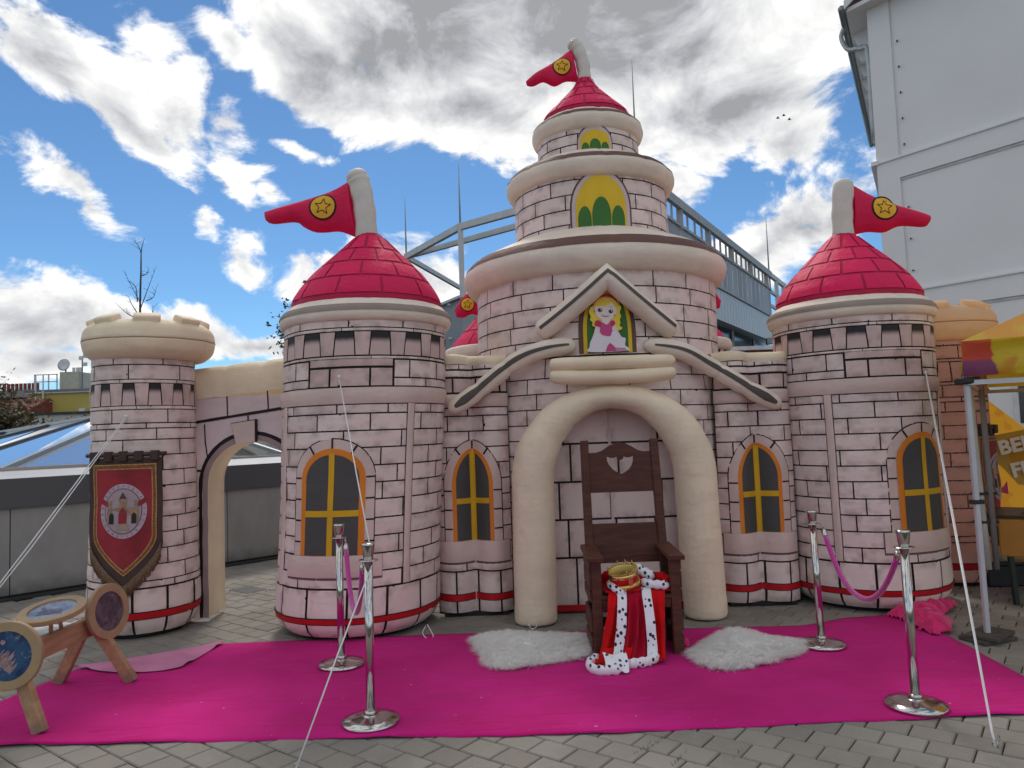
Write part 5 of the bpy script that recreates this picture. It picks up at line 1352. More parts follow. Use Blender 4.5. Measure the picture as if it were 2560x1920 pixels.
# ------------------------------------------------------------------ hanging banners on the outer towers
def banner(cx, cy, yaw, zt, label, group=None, s=1.0, cv=.30):
    T = thing('hanging_banner', label, 'banner', (cx, cy, zt - 1.13))
    M = Matrix.Translation((cx, cy, zt)) @ Matrix.Rotation(yaw, 4, 'Z')
    def fn(off): return lambda x, z, d=0: M @ Vector((x * s, -off + d + cv * (x * x) + .006 * math.sin(z * 14), z))
    def outline(w, zs, zb, zt_, k=1.0, n=12):
        P = [(-w, zt_), (-w, zs)]
        for i in range(1, n): t = i / n; P.append((-w * (1 - t ** 1.55), zs + (zb - zs) * (t ** .95)))
        P.append((0, zb)); return P + [(-x, z) for x, z in reversed(P[:-1])]
    def rows(nm, w, zs, zb, zt_, off, mat):
        o = outline(w, zs, zb, zt_); left = o[:len(o) // 2 + 1]; V = []; F = []; nu = 14; f = fn(off); zz = [left[0]] + [(left[0][0], left[0][1] + (left[1][1] - left[0][1]) * i / 8) for i in range(1, 8)] + left[1:]
        for x, z in zz:
            for i in range(nu + 1): V.append(f(x + (-2 * x) * i / nu, z))
        for j in range(len(zz) - 1):
            for i in range(nu): k = j * (nu + 1) + i; F.append((k, k + nu + 1, k + nu + 2, k + 1))
        return mk(nm, V, F, mat, T)
    cloth_ = simple('banner_brown', (.055, .030, .024), .75, nscale=12, bs=120); gold = simple('banner_gold', (.50, .27, .07), .6, nscale=90, var=.5); bred = simple('banner_red', (.27, .018, .028), .75, var=.3, nscale=4, bs=150)
    rows('cloth', .292, -.70, -1.12, 0, .0, cloth_); rows('gold_border', .25, -.64, -.955, -.05, .004, gold)
    rows('border_pattern', .243, -.637, -.945, -.058, .006, simple('banner_weave', (.20, .075, .03), .7, var=.75, nscale=110)); rows('gold_edge', .224, -.628, -.92, -.085, .008, gold); rows('field', .217, -.624, -.91, -.092, .010, bred)
    # fringe of brown cords along the lower edge
    m_ = MB(); o = outline(.285, -.70, -1.07, 0); rn = random.Random(3); f = fn(-.0)
    lo = [p for p in o if p[1] < -.70]
    for i in range(len(lo) - 1):
        for k in range(9):
            t = k / 9; x = lo[i][0] + (lo[i + 1][0] - lo[i][0]) * t; z = lo[i][1] + (lo[i + 1][1] - lo[i][1]) * t
            m_.tube([f(x, z + .035) + Vector((0, -.012, 0)), f(x + rn.gauss(0, .003), z - .07 - rn.random() * .02) + Vector((0, -.010, 0))], [.0035, .0028], 5)
    o = m_.build('fringe', simple('fringe_brown', (.15, .085, .045), .7, var=.45, nscale=80), T); o["kind"] = "stuff"
    m_ = MB(); m_.tube([M @ Vector((-.32, cv * .1 + .01, .028)), M @ Vector((-.16, cv * .025 - .002, .029)), M @ Vector((0, -.012, .03)), M @ Vector((.16, cv * .025 - .002, .029)), M @ Vector((.32, cv * .1 + .01, .028))], .017, 10); m_.build('rod', simple('rod_dark', (.05, .028, .02), .4), T)
    for x in (-.24, -.12, 0, .12, .24):
        m_ = MB(); m_.box((-.032, -.026, -.03), (.032, .022, .052), 0, M @ Matrix.Translation((x, cv * x * x - .004, .005)), .006); m_.build('loop', cloth_, T, False)
    # round emblem with a castle
    ez = -.43; pale = simple('emblem_pale', (.46, .36, .41), .75); tan = simple('emblem_tan', (.30, .20, .13), .75, nscale=30, var=.25); dk = simple('emblem_dark', (.02, .014, .014), .8)
    def ell(nm, rx, rz, off, mat, z=ez):
        P = [(rx * math.cos(2 * PI * i / 36), z + rz * math.sin(2 * PI * i / 36)) for i in range(36)]; f = fn(off); V = [f(0, z)] + [f(x * .5, z + (q - z) * .5) for x, q in P] + [f(x, q) for x, q in P]; F = []
        for i in range(36): j = (i + 1) % 36; F += [(0, 1 + i, 1 + j), (1 + i, 37 + i, 37 + j, 1 + j)]
        mk(nm, V, F, mat, T)
    def pg(nm, P, off, mat): f = fn(off); V, F = poly_slab([(x, ez + z) for x, z in P], [], lambda x, z, d: f(x, z) + Vector((0, d, 0)), .001); mk(nm, V, F, mat, T, False)
    ell('emblem_ring', .183, .222, .013, pale); ell('emblem_line', .148, .186, .015, simple('emblem_rim', (.20, .10, .12), .8)); ell('emblem_disc', .141, .178, .017, simple('emblem_sky', (.40, .31, .33), .8))
    for sg in (-1, 1): pg('emblem_strap', [(sg * .175, .065), (sg * .165, .105), (sg * .095, .06), (sg * .115, .03)][::sg], .018, bred)
    pg('emblem_tower', [(-.03, 0), (.03, 0), (.03, .085), (.036, .09), (.036, .10), (-.036, .10), (-.036, .09), (-.03, .085)], .019, tan); pg('emblem_spire', [(-.03, .10), (.03, .10), (0, .155)], .020, simple('emblem_roof', (.10, .05, .04), .8))
    pg('emblem_wall', [(-.125, -.10), (.125, -.10), (.125, .02)] + [(.125 - i * .025, .02 + (.012 if i % 2 else 0)) for i in range(1, 10)] + [(-.125, .02)], .020, tan)
    for sg in (-1, 1):
        P = [(.09, -.08), (.118, -.08), (.118, .07), (.123, .074), (.123, .085), (.085, .085), (.085, .074), (.09, .07)]; pg('emblem_turret', [(sg * x, z) for x, z in P][::sg], .021, tan)
        P = [(.07, -.10), (.108, -.10), (.108, -.035), (.10, -.018), (.089, -.012), (.078, -.018), (.07, -.035)]; pg('emblem_arch', [(sg * x, z) for x, z in P][::sg], .022, dk)
    pg('emblem_door', [(-.03, -.10), (.03, -.10), (.034, -.03), (.02, .01), (.0, .03), (-.02, .012), (-.032, -.03)], .0225, bred); pg('emblem_stairs', [(-.05, -.15), (.05, -.15), (.035, -.10), (-.035, -.10)], .022, simple('emblem_step', (.38, .28, .20), .8))
    m_ = MB(); f = fn(.019); rn = random.Random(9)
    for i in range(26):
        t = 2 * PI * i / 26 + .1; c = (.166 * math.cos(t), ez + .204 * math.sin(t))
        for k in range(2):
            dx, dz = rn.uniform(-.008, .008), rn.uniform(-.01, .01); a = f(c[0] - dx, c[1] - dz); b_ = f(c[0] + dx, c[1] + dz); m_.tube([a, b_], .0016, 4)
    o = m_.build('emblem_signs', simple('sign_ink', (.16, .09, .11), .8), T); o["kind"] = "stuff"
p_ = OLS.pt(R(6) * .42, 1.45, .03); banner(p_.x, p_.y, R(4), 1.485, 'dark red heraldic banner with a castle emblem on the left outer tower', cv=.55)
p_ = ORS.pt(R(45) * .45, 1.45, .03); banner(p_.x, p_.y, R(45), 1.44, 'dark red banner half hidden behind the tent leg on the right', cv=1.15)

# ------------------------------------------------------------------ princess cut-out
def princess():
    T = thing('princess_cutout', 'flat cut-out of a fair-haired girl in a pink dress under the gable', 'cutout', (.82, 6.27, 2.24))
    K = .000407; Kz = .000425
    def P(pts): return [(.835 + (x - 800) * K, 2.243 + (1500 - y) * Kz) for x, y in pts]
    def pc(nm, pts, off, c, sm=True):
        q = P(pts)
        if sm: q = [(p.x, p.y) for p in spline([(x, z, 0) for x, z in q + [q[0]]], 4)][:-1]
        V, F = poly_slab(q, [], lambda x, z, d: Vector((x, 6.268 - off + d, z)), .006); return fixn(mk(nm, V, F, simple('cut_' + nm, c, .5, var=.04), T, False))
    pc('hair', [(505, 560), (540, 420), (640, 320), (800, 285), (950, 330), (1040, 440), (1060, 560), (1095, 620), (1060, 720), (1085, 800), (1055, 860), (1065, 930), (1045, 990), (1100, 1030), (1060, 1075), (980, 1080), (900, 1060), (700, 1000), (540, 1000), (470, 960), (480, 900), (430, 850), (450, 780), (415, 690), (450, 600)], .0, (.85, .62, .04))
    pc('arms', [(640, 980), (540, 980), (500, 1120), (440, 1260), (600, 1140), (650, 1040), (870, 1020), (900, 1120), (1080, 1240), (1000, 1080), (960, 970)], .004, (.78, .64, .60), False)
    pc('face', [(530, 600), (600, 580), (720, 590), (820, 560), (900, 510), (940, 580), (990, 660), (980, 740), (920, 820), (840, 880), (830, 930), (760, 960), (680, 920), (670, 860), (590, 800), (540, 720)], .006, (.80, .66, .62))
    pc('skirt', [(620, 1110), (500, 1180), (420, 1290), (395, 1400), (400, 1500), (1170, 1500), (1200, 1440), (1140, 1380), (1155, 1250), (1080, 1220), (980, 1130), (870, 1100)], .007, (.78, .68, .74))
    pc('underskirt', [(820, 1330), (770, 1390), (750, 1440), (730, 1500), (950, 1500), (930, 1450), (890, 1380)], .010, (.56, .05, .20), False)
    pc('flounce', [(900, 1400), (960, 1430), (1140, 1440), (1180, 1500), (945, 1500)], .009, (.60, .22, .34), False)
    pc('bodice', [(640, 900), (700, 920), (770, 960), (830, 920), (870, 900), (880, 1040), (850, 1180), (760, 1190), (650, 1150), (630, 1040)], .010, (.58, .05, .22))
    for k, pts in enumerate(([(520, 930), (560, 870), (640, 880), (660, 950), (640, 1000), (540, 970)], [(850, 890), (920, 880), (950, 940), (920, 980), (870, 1000)])): pc('sleeve', pts, .011, (.52, .01, .09))
    arcp = lambda cx, cy, r, a0, a1, w: [(cx + r * math.cos(R(a)), cy - r * math.sin(R(a))) for a in range(a0, a1 + 1, 10)] + [(cx + (r - w * math.sin(PI * (a - a0) / (a1 - a0))) * math.cos(R(a)), cy - (r - w * math.sin(PI * (a - a0) / (a1 - a0))) * math.sin(R(a))) for a in range(a1, a0 - 1, -10)]
    pc('headband', arcp(775, 600, 268, 0, 180, 62), .008, (.50, .01, .02), False)
    for x, y, r in ((645, 662, 46), (870, 695, 46)):
        pc('eye', [(x + r * math.cos(2 * PI * i / 12), y + r * .82 * math.sin(2 * PI * i / 12)) for i in range(12)], .010, (.02, .012, .018)); pc('eye_light', [(x + 14 + 11 * math.cos(2 * PI * i / 8), y - 8 + 11 * math.sin(2 * PI * i / 8)) for i in range(8)], .013, (.85, .85, .85))
    pc('mouth', [(668, 745), (700, 785), (755, 803), (810, 795), (840, 768), (810, 786), (755, 793), (705, 775)], .010, (.12, .03, .05), False); pc('eyebrow', [(840, 598), (870, 600), (900, 618), (870, 608)], .010, (.1, .06, .05), False)
    for x, y in ((533, 685), (947, 775)): pc('earring', [(x + 12 * math.cos(2 * PI * i / 8), y + 12 * math.sin(2 * PI * i / 8)) for i in range(8)], .012, (.2, .05, .06))
    V, F = tube_geo([Vector((.835 + (825 + 30 * math.cos(R(a)) - 800) * K, 6.262, 2.243 + (1500 - 265 + 35 * math.sin(R(a))) * Kz)) for a in range(-30, 211, 20)], .003, 6); mk('hanging_loop', V, F, simple('loop_gold', (.6, .45, .1), .4), T)
princess()

# ------------------------------------------------------------------ wooden stand with round pictures
def pine():
    n = NB('pine'); tc = n.nd('ShaderNodeTexCoord').outputs['Object']; g = n.noise(1, 6, .6, n.scaled((30, 4, 30), tc), .8); k = n.noise(6, 3, .5, tc)
    c = n.mix(n.ss(g, .3, .7), (.34, .20, .10), (.46, .29, .16)); c = n.mix(n.m('MULTIPLY', n.ss(k, .62, .72), .5), c, (.20, .10, .05)); zz = n.nd('ShaderNodeSeparateXYZ'); n.L.new(n.pos(), zz.inputs[0]); c = n.mix(n.m('MULTIPLY', n.ss(n.m('ADD', zz.outputs[2], n.m('MULTIPLY', n.noise(25, 4), .12)), .08, .17, 1, 0), .7), c, (.20, .16, .12)); n.base(c); n.rough(.55); n.bump(g, .12, .003); return n.mat
PINE = pine(); MDF = simple('mdf_ring', (.36, .24, .13), .6, var=.08, nscale=14, bs=200, bstr=.1)
ST = thing('picture_stand', 'pine trestle stand carrying round fantasy castle pictures on the carpet corner', 'stand', (-2.87, 4.65, 0))
m_ = MB(); m_.beam((-2.885, 4.20, .40), (-2.86, 5.03, .40), .045, .125, 0, (0, 0, 1), .004); m_.build('crossbeam', PINE, ST, False)
for a, b in (((-2.87, 4.27, .44), (-2.695, 4.235, .012)), ((-2.84, 5.0, .44), (-2.62, 5.08, .012)), ((-2.88, 5.02, .44), (-3.13, 5.10, .004)), ((-2.90, 4.27, .44), (-3.13, 4.24, .012))):
    m_ = MB(); m_.beam(a, b, .075, .048, 0, (0, 1, 0), .004); m_.build('leg', PINE, ST, False)
def picture_mat(nm, c1, c2, c3, sc):
    n = NB(nm); f = n.noise(sc, 5, .6, dist=.8); g_ = n.noise(sc * 2.3, 6, .65, dist=1.2)
    n.base(n.mix(n.ss(g_, .56, .70), n.mix(n.ss(f, .35, .65), c1, c2), c3)); n.rough(.25); return n.mat
def disc(c, nrm, r, ri, spin, pm, spires, sc_col):
    c = Vector(c); n = Vector(nrm).normalized(); q = n.to_track_quat('Z', 'Y').to_matrix().to_4x4(); M = Matrix.Translation(c) @ q @ Matrix.Rotation(spin, 4, 'Z')
    prof = [(ri, .016), (r - .004, .016), (r, .012), (r, -.012), (r - .004, -.016), (ri, -.016)]
    V, F = lathe_geo(prof, 56); F = F[:-2]; m2 = len(prof)
    for k in range(56): k2 = (k + 1) % 56; F.append(((m2 - 1) * 56 + k, (m2 - 1) * 56 + k2, k2, k))
    rg = fixn(mk('round_frame', [M @ Vector(v) for v in V], F, MDF, ST, False)); 
    V, F = lathe_geo([(ri, -.004), (ri, .006)], 48); pic = mk('picture', [M @ Vector(v) for v in V], F, pm, rg, False)
    m_ = MB(); rn = random.Random(int(spin * 10) + 3)
    m_.add([M @ Vector((-ri * .5 + ri * .1 * math.cos(2 * PI * k / 14), ri * .3 + ri * .1 * math.sin(2 * PI * k / 14), .0072)) for k in range(14)], [tuple(range(14))])
    for i in range(spires * 2):
        x = ri * (-.5 + 1.0 * i / (spires * 2 - 1)); w = ri * rn.uniform(.022, .05); h = ri * rn.uniform(.25, .62) * (1.25 - abs(x) / ri); y0 = -ri * .5
        V = [(x - w, y0, .0075), (x + w, y0, .0075), (x + w, y0 + h, .0075), (x, y0 + h + w * 5, .0075), (x - w, y0 + h, .0075)]; m_.add([M @ Vector(v) for v in V], [(0, 1, 2, 3, 4)])
    o = m_.build('castle_print', simple('castle_' + str(sc_col), sc_col, .35, var=.5, nscale=60), rg, False); o["kind"] = "stuff"
disc((-2.845, 4.185, .452), (.06, -1, .06), .187, .135, R(-38), picture_mat('pic_night', (.010, .025, .08), (.03, .085, .19), (.28, .27, .24), 9), 7, (.33, .21, .22))
disc((-2.765, 5.05, .485), (.97, -.22, .12), .182, .128, R(100), picture_mat('pic_dusk', (.06, .04, .06), (.13, .09, .11), (.26, .19, .18), 11), 6, (.09, .05, .07))
disc((-2.895, 4.66, .585), (-.02, -.22, 1), .19, .135, R(15), picture_mat('pic_cloud', (.16, .19, .26), (.33, .36, .42), (.62, .60, .58), 10), 6, (.12, .10, .12))
for p, q in (((-2.88, 4.62, .45), (-2.885, 4.63, .575)), ((-2.875, 4.72, .45), (-2.89, 4.71, .57))): m_ = MB(); m_.tube([p, q], .012, 8); m_.build('peg', PINE, ST)
# white air hose on the paving behind it
hp = spline([(-5.6, 5.75, .05), (-4.9, 5.98, .05), (-4.4, 6.12, .055), (-3.95, 6.30, .06), (-3.68, 6.42, .07)], 12); V, F = tube_geo(hp, [.05 + .006 * math.sin(i * 1.6) for i in range(len(hp))], 12)
hose = mk('air_hose', V, F, fabric('hose_white', (.66, .65, .64)), None, True, (-4.6, 6.1, 0)); props(hose, 'white fabric air hose on the paving behind the picture stand', 'air hose')

# ------------------------------------------------------------------ crumpled pink cloth
def heap():
    poly = [(2.93, 6.05), (3.14, 6.2), (3.48, 6.28), (3.68, 6.39), (3.66, 6.28), (3.36, 5.98), (3.30, 5.75), (3.17, 5.535), (2.98, 5.43), (2.96, 5.62), (2.99, 5.85)]
    V = []; F = []; idx = {}; st = .0125
    ii = range(int(2.88 / st), int(3.72 / st)); jj = range(int(5.36 / st), int(6.44 / st))
    def hgt(x, y):
        f = mnoise.noise(Vector((x * 6, y * 6, 1))) ; w = Vector((x * 9 + f * 2.0, y * 9 - f * 1.6, 2.0)); r_ = 1 - abs(mnoise.noise(w)) * 2.0; r2 = 1 - abs(mnoise.noise(w * 2.1)) * 2
        dist = 1e9
        for a, b in zip(poly, poly[1:] + poly[:1]):
            ax, ay, bx, by = *a, *b; t = max(0, min(1, ((x - ax) * (bx - ax) + (y - ay) * (by - ay)) / ((bx - ax) ** 2 + (by - ay) ** 2))); dist = min(dist, math.hypot(x - ax - t * (bx - ax), y - ay - t * (by - ay)))
        e = min(1, dist / .07); return .012 + e ** .6 * (.05 + .055 * max(0, r_) + .022 * max(0, r2)) * (.65 + .35 * min(1, dist / .15))
    for i in ii:
        for j in jj:
            x, y = i * st, j * st
            if inside((x, y), poly): idx[(i, j)] = len(V); V.append((x + .01 * mnoise.noise(Vector((x * 20, y * 20, 0))), y + .01 * mnoise.noise(Vector((x * 20, y * 20, 5))), hgt(x, y)))
    for (i, j) in idx:
        q = [(i, j), (i + 1, j), (i + 1, j + 1), (i, j + 1)]
        if all(k in idx for k in q): F.append(tuple(idx[k] for k in q))
    s = velvet('pink_satin', (.72, .03, .17), (1, .5, .6)); s.node_tree.nodes['Principled BSDF'].inputs['Roughness'].default_value = .5
    o = mk('crumpled_cloth', V, F, s, None, True, (3.2, 5.9, 0)); props(o, 'crumpled hot pink cloth heaped at the foot of the right front tower', 'cloth')
heap()
m_ = []
for x, y in ((.99, 5.62), (1.17, 5.48)):
    V = []; F = []
    for i in range(9):
        for j in range(9):
            u, v = i / 8 - .5, j / 8 - .5; V.append((x + u * .1 + .012 * math.sin(v * 20), y + v * .1, .012 + max(0, .055 * (1 - 4 * (u * u + v * v))) + .016 * math.sin(u * 17 + v * 9)))
    for i in range(8):
        for j in range(8): k = i * 9 + j; F.append((k, k + 9, k + 10, k + 1))
    V = [(a, b, max(c, .009)) for a, b, c in V]
    o = mk('cloth_scrap', V, F, bpy.data.materials['pink_satin'], None, True, (x, y, 0)); props(o, 'small pink cloth scrap ' + ('under the throne' if x < 1.1 else 'beside the right leg of the throne'), 'cloth')
# ------------------------------------------------------------------ market tent on the right
def tent():
    T = thing('market_tent', 'market tent with printed yellow and purple valance on metal legs', 'tent', (3.298, 5.336, 0))
    d = Vector((.80, -.18, 0)).normalized(); e = Vector((.50, .866, 0)).normalized()     # along the front, and back
    d = Vector((.832, -.555, 0)).normalized()
    A = Vector((3.285, 5.33, 0)); W, D = 2.9, 2.9
    e = Vector((.555, .832, 0)).normalized()
    P = lambda u, v, z: A + d * u + e * v + Vector((0, 0, z))
    steel = simple('tent_leg', (.55, .56, .58), .45, metal=.3, var=.06)
    def leg(u, v):
        m_ = MB(); p = P(u, v, 0); m_.beam(p + Vector((.02, .02, .05)), p + Vector((.0, .02, 1.95)), .034, .034, 0, (0, 1, 0), .004); m_.build('leg', steel, T, False)
        m_ = MB(); m_.beam(p + Vector((.02, .02, .03)), p + Vector((.015, .02, .98)), .028, .028, 0, (0, 1, 0), .003); m_.build('leg_slider', steel, T, False)
        m_ = MB(); m_.box((p.x - .03, p.y - .006, .96), (p.x + .056, p.y + .046, .99), 0, None, .004); m_.build('clamp', simple('clamp_black', (.015, .015, .016), .5), T, False)
        m_ = MB(); m_.box((p.x - .05, p.y - .03, 1.82), (p.x + .08, p.y + .09, 1.87), 0, None, .01); m_.build('corner_bracket', simple('clamp_black', (.015, .015, .016), .5), T, False)
    for u, v in ((0, 0), (W, 0), (0, D), (W, D)): leg(u, v)
    n = NB('tent_print'); tcx = n.nd('ShaderNodeUVMap', uv_map='ua').outputs[0]; s = n.nd('ShaderNodeSeparateXYZ'); n.L.new(tcx, s.inputs[0]); x, z = s.outputs[0], s.outputs[1]
    w1 = n.noise(5.5, 2, .5); blob = n.m('ADD', x, n.m('MULTIPLY', n.m('SUBTRACT', w1, .5), .22))
    redz = n.mix(n.ss(z, .09, .13), (.16, .012, .13), (.55, .02, .02)); yel = n.mix(n.ss(n.noise(3, 3), .45, .55), (.62, .42, .015), (.66, .50, .02)); yel = n.mix(n.ss(n.noise(2.1, 2, .5), .58, .62), yel, (.60, .24, .01))
    n.base(n.mix(n.ss(blob, .20, .215), redz, yel)); n.rough(.5); n.translucent(.25, (.65, .45, .04)); n.bump(n.noise(1, 3, .5, n.scaled((3, 3, 22))), .35, .02)
    def sheet(nm, a, b, z0, z1, mat, sag=.0):
        V = []; F = []; U = []; nu, nv = 40, 8; L_ = (b - a).length; nrm = Vector(((b - a).y, -(b - a).x, 0)).normalized()
        for i in range(nu + 1):
            for j in range(nv + 1):
                u, v = i / nu, j / nv; p = a.lerp(b, u); V.append(p + Vector((0, 0, z0 + (z1 - z0) * v)) + nrm * (.02 * mnoise.noise(Vector((u * 7, v * 2, 3))) + .012 * math.sin(v * 7) * math.sin(u * 14))); U.append((u * L_, v * (z1 - z0)))
        for i in range(nu):
            for j in range(nv): k = i * (nv + 1) + j; F.append((k, k + nv + 1, k + nv + 2, k + 1))
        return mk(nm, V, F, mat, T, True, uva=U)
    o_ = .025
    sheet('valance', P(-o_, -o_, 0), P(W + o_, -o_, 0), 1.875, 2.13, n.mat); sheet('valance', P(-o_, D + o_, 0), P(-o_, -o_, 0), 1.875, 2.13, n.mat)
    sheet('valance', P(W, D + o_, 0), P(-o_, D + o_, 0), 1.875, 2.13, n.mat); sheet('valance', P(W + o_, -o_, 0), P(W + o_, D, 0), 1.875, 2.13, n.mat)
    apx = P(W / 2, D / 2, 2.95); rm = NB('tent_top'); rm.base(rm.mix(rm.ss(rm.noise(1.6, 3), .45, .55), (.66, .30, .03), (.62, .42, .03))); rm.rough(.5); rm.translucent(.35, (.7, .4, .08))
    C4 = [P(-o_, -o_, 2.13), P(W + o_, -o_, 2.13), P(W + o_, D + o_, 2.13), P(-o_, D + o_, 2.13)]
    for i in range(4):
        a, b = C4[i], C4[(i + 1) % 4]; V = []; F = []; k = 8
        for j in range(k + 1):
            for q in range(k + 1):
                u, v = q / k, j / k; p = a.lerp(b, u).lerp(apx, v); p.z -= .05 * math.sin(PI * v) * (1 - abs(2 * u - 1) * .6); V.append(p)
        for j in range(k):
            for q in range(k): m_ = j * (k + 1) + q; F.append((m_, m_ + 1, m_ + k + 2, m_ + k + 1))
        mk('roof_sheet', V, F, rm.mat, T)
    for a, b in ((P(0, 0, 1.83), P(W, 0, 1.83)), (P(0, 0, 1.83), P(0, D, 1.83)), (P(0, D, 1.83), P(W, D, 1.83))): m_ = MB(); m_.beam(a, b, .02, .035); m_.build('truss_bar', steel, T, False)
    # rolled side wall tied to the back leg
    m_ = MB(); m_.tube([P(.01, .95, .34), P(-.01, .95, 1.1), P(-.03, .95, 1.80)], [.03, .026, .03], 10); m_.build('rolled_wall', simple('canvas_grey', (.52, .50, .45), .7), T); m_ = MB(); m_.tube([P(.07, .97, .34), P(.055, .97, 1.80)], .022, 10); m_.build('side_pole', simple('pole_dark_grey', (.20, .19, .18), .5), T)
    for z in (.95, .72): m_ = MB(); m_.box((-.02, -.05, -.012), (.15, .03, .012), 0, Matrix.Translation(P(-.04, .95, z)), .003); m_.build('strap', simple('clamp_black', (.015, .015, .016), .5), T, False)
    return P
TP = tent()
m_ = MB(); slab = thing('tent_weight', 'brown stacked paving slabs weighing down the tent leg', 'weight', (3.3, 5.34, 0)); sl = simple('slab_brown', (.075, .062, .05), .85, nscale=20, var=.25)
for i, (a, z) in enumerate(((R(20), .0), (R(38), .028))):
    m_ = MB(); M = Matrix.Translation((3.31 + .02 * i, 5.36, z + .003)) @ Matrix.Rotation(a, 4, 'Z'); m_.box((-.16, -.105, 0), (.16, .105, .026), 0, M, .004); m_.build('slab', sl, slab, False)
# printed festival banner: a bulging yellow panel with lettering
def fest():
    c = Vector((5.68, 8.05, 0)); T = thing('festival_banner', 'tall yellow and orange printed banner with white BEN FES lettering', 'banner', c)
    yaw = R(-2); M = Matrix.Translation(c) @ Matrix.Rotation(yaw, 4, 'Z'); top = 1.90
    n = NB('fest_print'); tcx = n.nd('ShaderNodeUVMap', uv_map='ua').outputs[0]; s = n.nd('ShaderNodeSeparateXYZ'); n.L.new(tcx, s.inputs[0]); xx = n.m('ADD', s.outputs[0], n.m('MULTIPLY', n.m('SUBTRACT', n.noise(4, 3), .5), .1))
    c_ = n.mix(n.ss(xx, .16, .175), (.78, .27, .012), (.80, .44, .015)); c_ = n.mix(n.ss(n.noise(3.3, 2, .5), .60, .62), c_, (.55, .13, .01)); n.base(c_); n.rough(.5); n.translucent(.5, (.85, .42, .04))
    def f(x, z, d=0): return M @ Vector((x, -d + .12 * (x - .6) ** 2 + .01 * math.sin(z * 8), z))
    V = []; F = []; U = []; nu, nv = 24, 20
    def right(z): return .1 + (1.55) * min(1.0, max(0.0, (top - z) / 1.5)) ** 1.05
    for j in range(nv + 1):
        z = .12 + (top - .12) * j / nv
        for i in range(nu + 1): x = -.66 + (right(z) + .66 - .05) * i / nu if False else -.66 + (right(z)) * i / nu; V.append(f(x, z)); U.append((x + .66, z))
    for j in range(nv):
        for i in range(nu): k = j * (nu + 1) + i; F.append((k, k + 1, k + nu + 2, k + nu + 1))
    mk('panel', V, F, n.mat, T, True, uva=U)
    def text(body, x, z, size, mat, d, rot=R(12)):
        cu = bpy.data.curves.new('lettering', 'FONT'); cu.body = body; cu.size = size; cu.extrude = .004; cu.offset = .008
        o = bpy.data.objects.new('lettering', cu); col.objects.link(o); dg = bpy.context.evaluated_depsgraph_get(); me = bpy.data.meshes.new_from_object(o.evaluated_get(dg)); bpy.data.objects.remove(o); bpy.data.curves.remove(cu)
        R2 = Matrix.Rotation(rot, 2); V = []
        for v in me.vertices:
            p = R2 @ Vector((v.co.x, v.co.y)); V.append(f(x + p.x, z + p.y, d + v.co.z))
        Fc = [tuple(p.vertices) for p in me.polygons]; bpy.data.meshes.remove(me); mk('lettering', V, Fc, mat, T, False)
    wh = simple('print_white', (.72, .66, .55), .5); gd = simple('print_ochre', (.46, .27, .02), .5)
    V, F = poly_slab([(-.42, 1.36), (.0, 1.44), (.16, 1.05), (.1, .80), (-.2, .82), (-.30, .96), (-.42, 1.10)], [], lambda x, z, d: f(x, z, .008 - d), .004); mk('letter_ground', V, F, gd, T, False)
    text('BEN', -.36, 1.15, .21, wh, .014); text('FES', -.25, .90, .21, wh, .014)
    V, F = poly_slab([(-.45, .76), (-.31, .72), (-.31, .86), (-.35, .80)], [], lambda x, z, d: f(x, z, .012 - d), .004); mk('pink_heart', V, F, simple('print_magenta', (.50, .02, .12), .5), T, False)
fest()
# folding beer table turned on edge, and what lies by it
tb = thing('folding_table', 'orange-brown folding table standing by the banner with dark legs', 'table', (4.5, 6.3, 0))
TM = Matrix(((.832, .555, 0, 4.06), (-.555, .832, 0, 6.32), (0, 0, 1, 0), (0, 0, 0, 1)))
m_ = MB(); m_.box((0, 0, .40), (1.5, .65, .72), 0, TM, .01); m_.build('box', simple('table_orange', (.52, .22, .025), .5, nscale=3, var=.15), tb, False)
m_ = MB(); m_.box((-.015, -.015, .722), (1.52, .67, .745), 0, TM, .004); m_.build('top', simple('table_dark', (.03, .02, .018), .4), tb, False); V, F = poly_slab([(.16, 0), (1.3, 0), (1.3, .30), (.55, .26), (.24, .06)], [], lambda x, z, d: TM @ Vector((x, .12 + d, .747 + z)), .03); fixn(mk('printed_panel', V, F, simple('table_print', (.22, .05, .02), .45, nscale=6, var=.5), tb, False))
for x in (.09, 1.3): m_ = MB(); m_.beam(TM @ Vector((x, .03, .002)), TM @ Vector((x - .02, .03, .40)), .035, .035, 0, (0, 1, 0)); m_.beam(TM @ Vector((x, .03, .02)), TM @ Vector((x, .6, .02)), .03, .03); m_.build('leg', simple('leg_green', (.012, .022, .02), .4), tb, False)
def lump(nm, c, r, label, cat, mat):
    bm = bmesh.new(); bmesh.ops.create_icosphere(bm, subdivisions=4, radius=1); V = [Vector((v.co.x * r[0], v.co.y * r[1], v.co.z * r[2])) * (1 + .22 * mnoise.noise(v.co * 2.3) + .1 * mnoise.noise(v.co * 6)) + Vector(c) for v in bm.verts]; bm.verts.index_update(); F = [tuple(v.index for v in f.verts) for f in bm.faces]; bm.free(); zmin = min(v.z for v in V)
    V = [Vector((v.x, v.y, max(v.z, .003))) for v in V]; o = mk(nm, V, F, mat, None, True, (c[0], c[1], 0)); props(o, label, cat)
lump('cloth_bag', (4.52, 7.05, .30), (.13, .11, .085), 'pale canvas bag resting on a dark crate behind the tent leg', 'bag', simple('bag_canvas', (.50, .46, .40), .8))
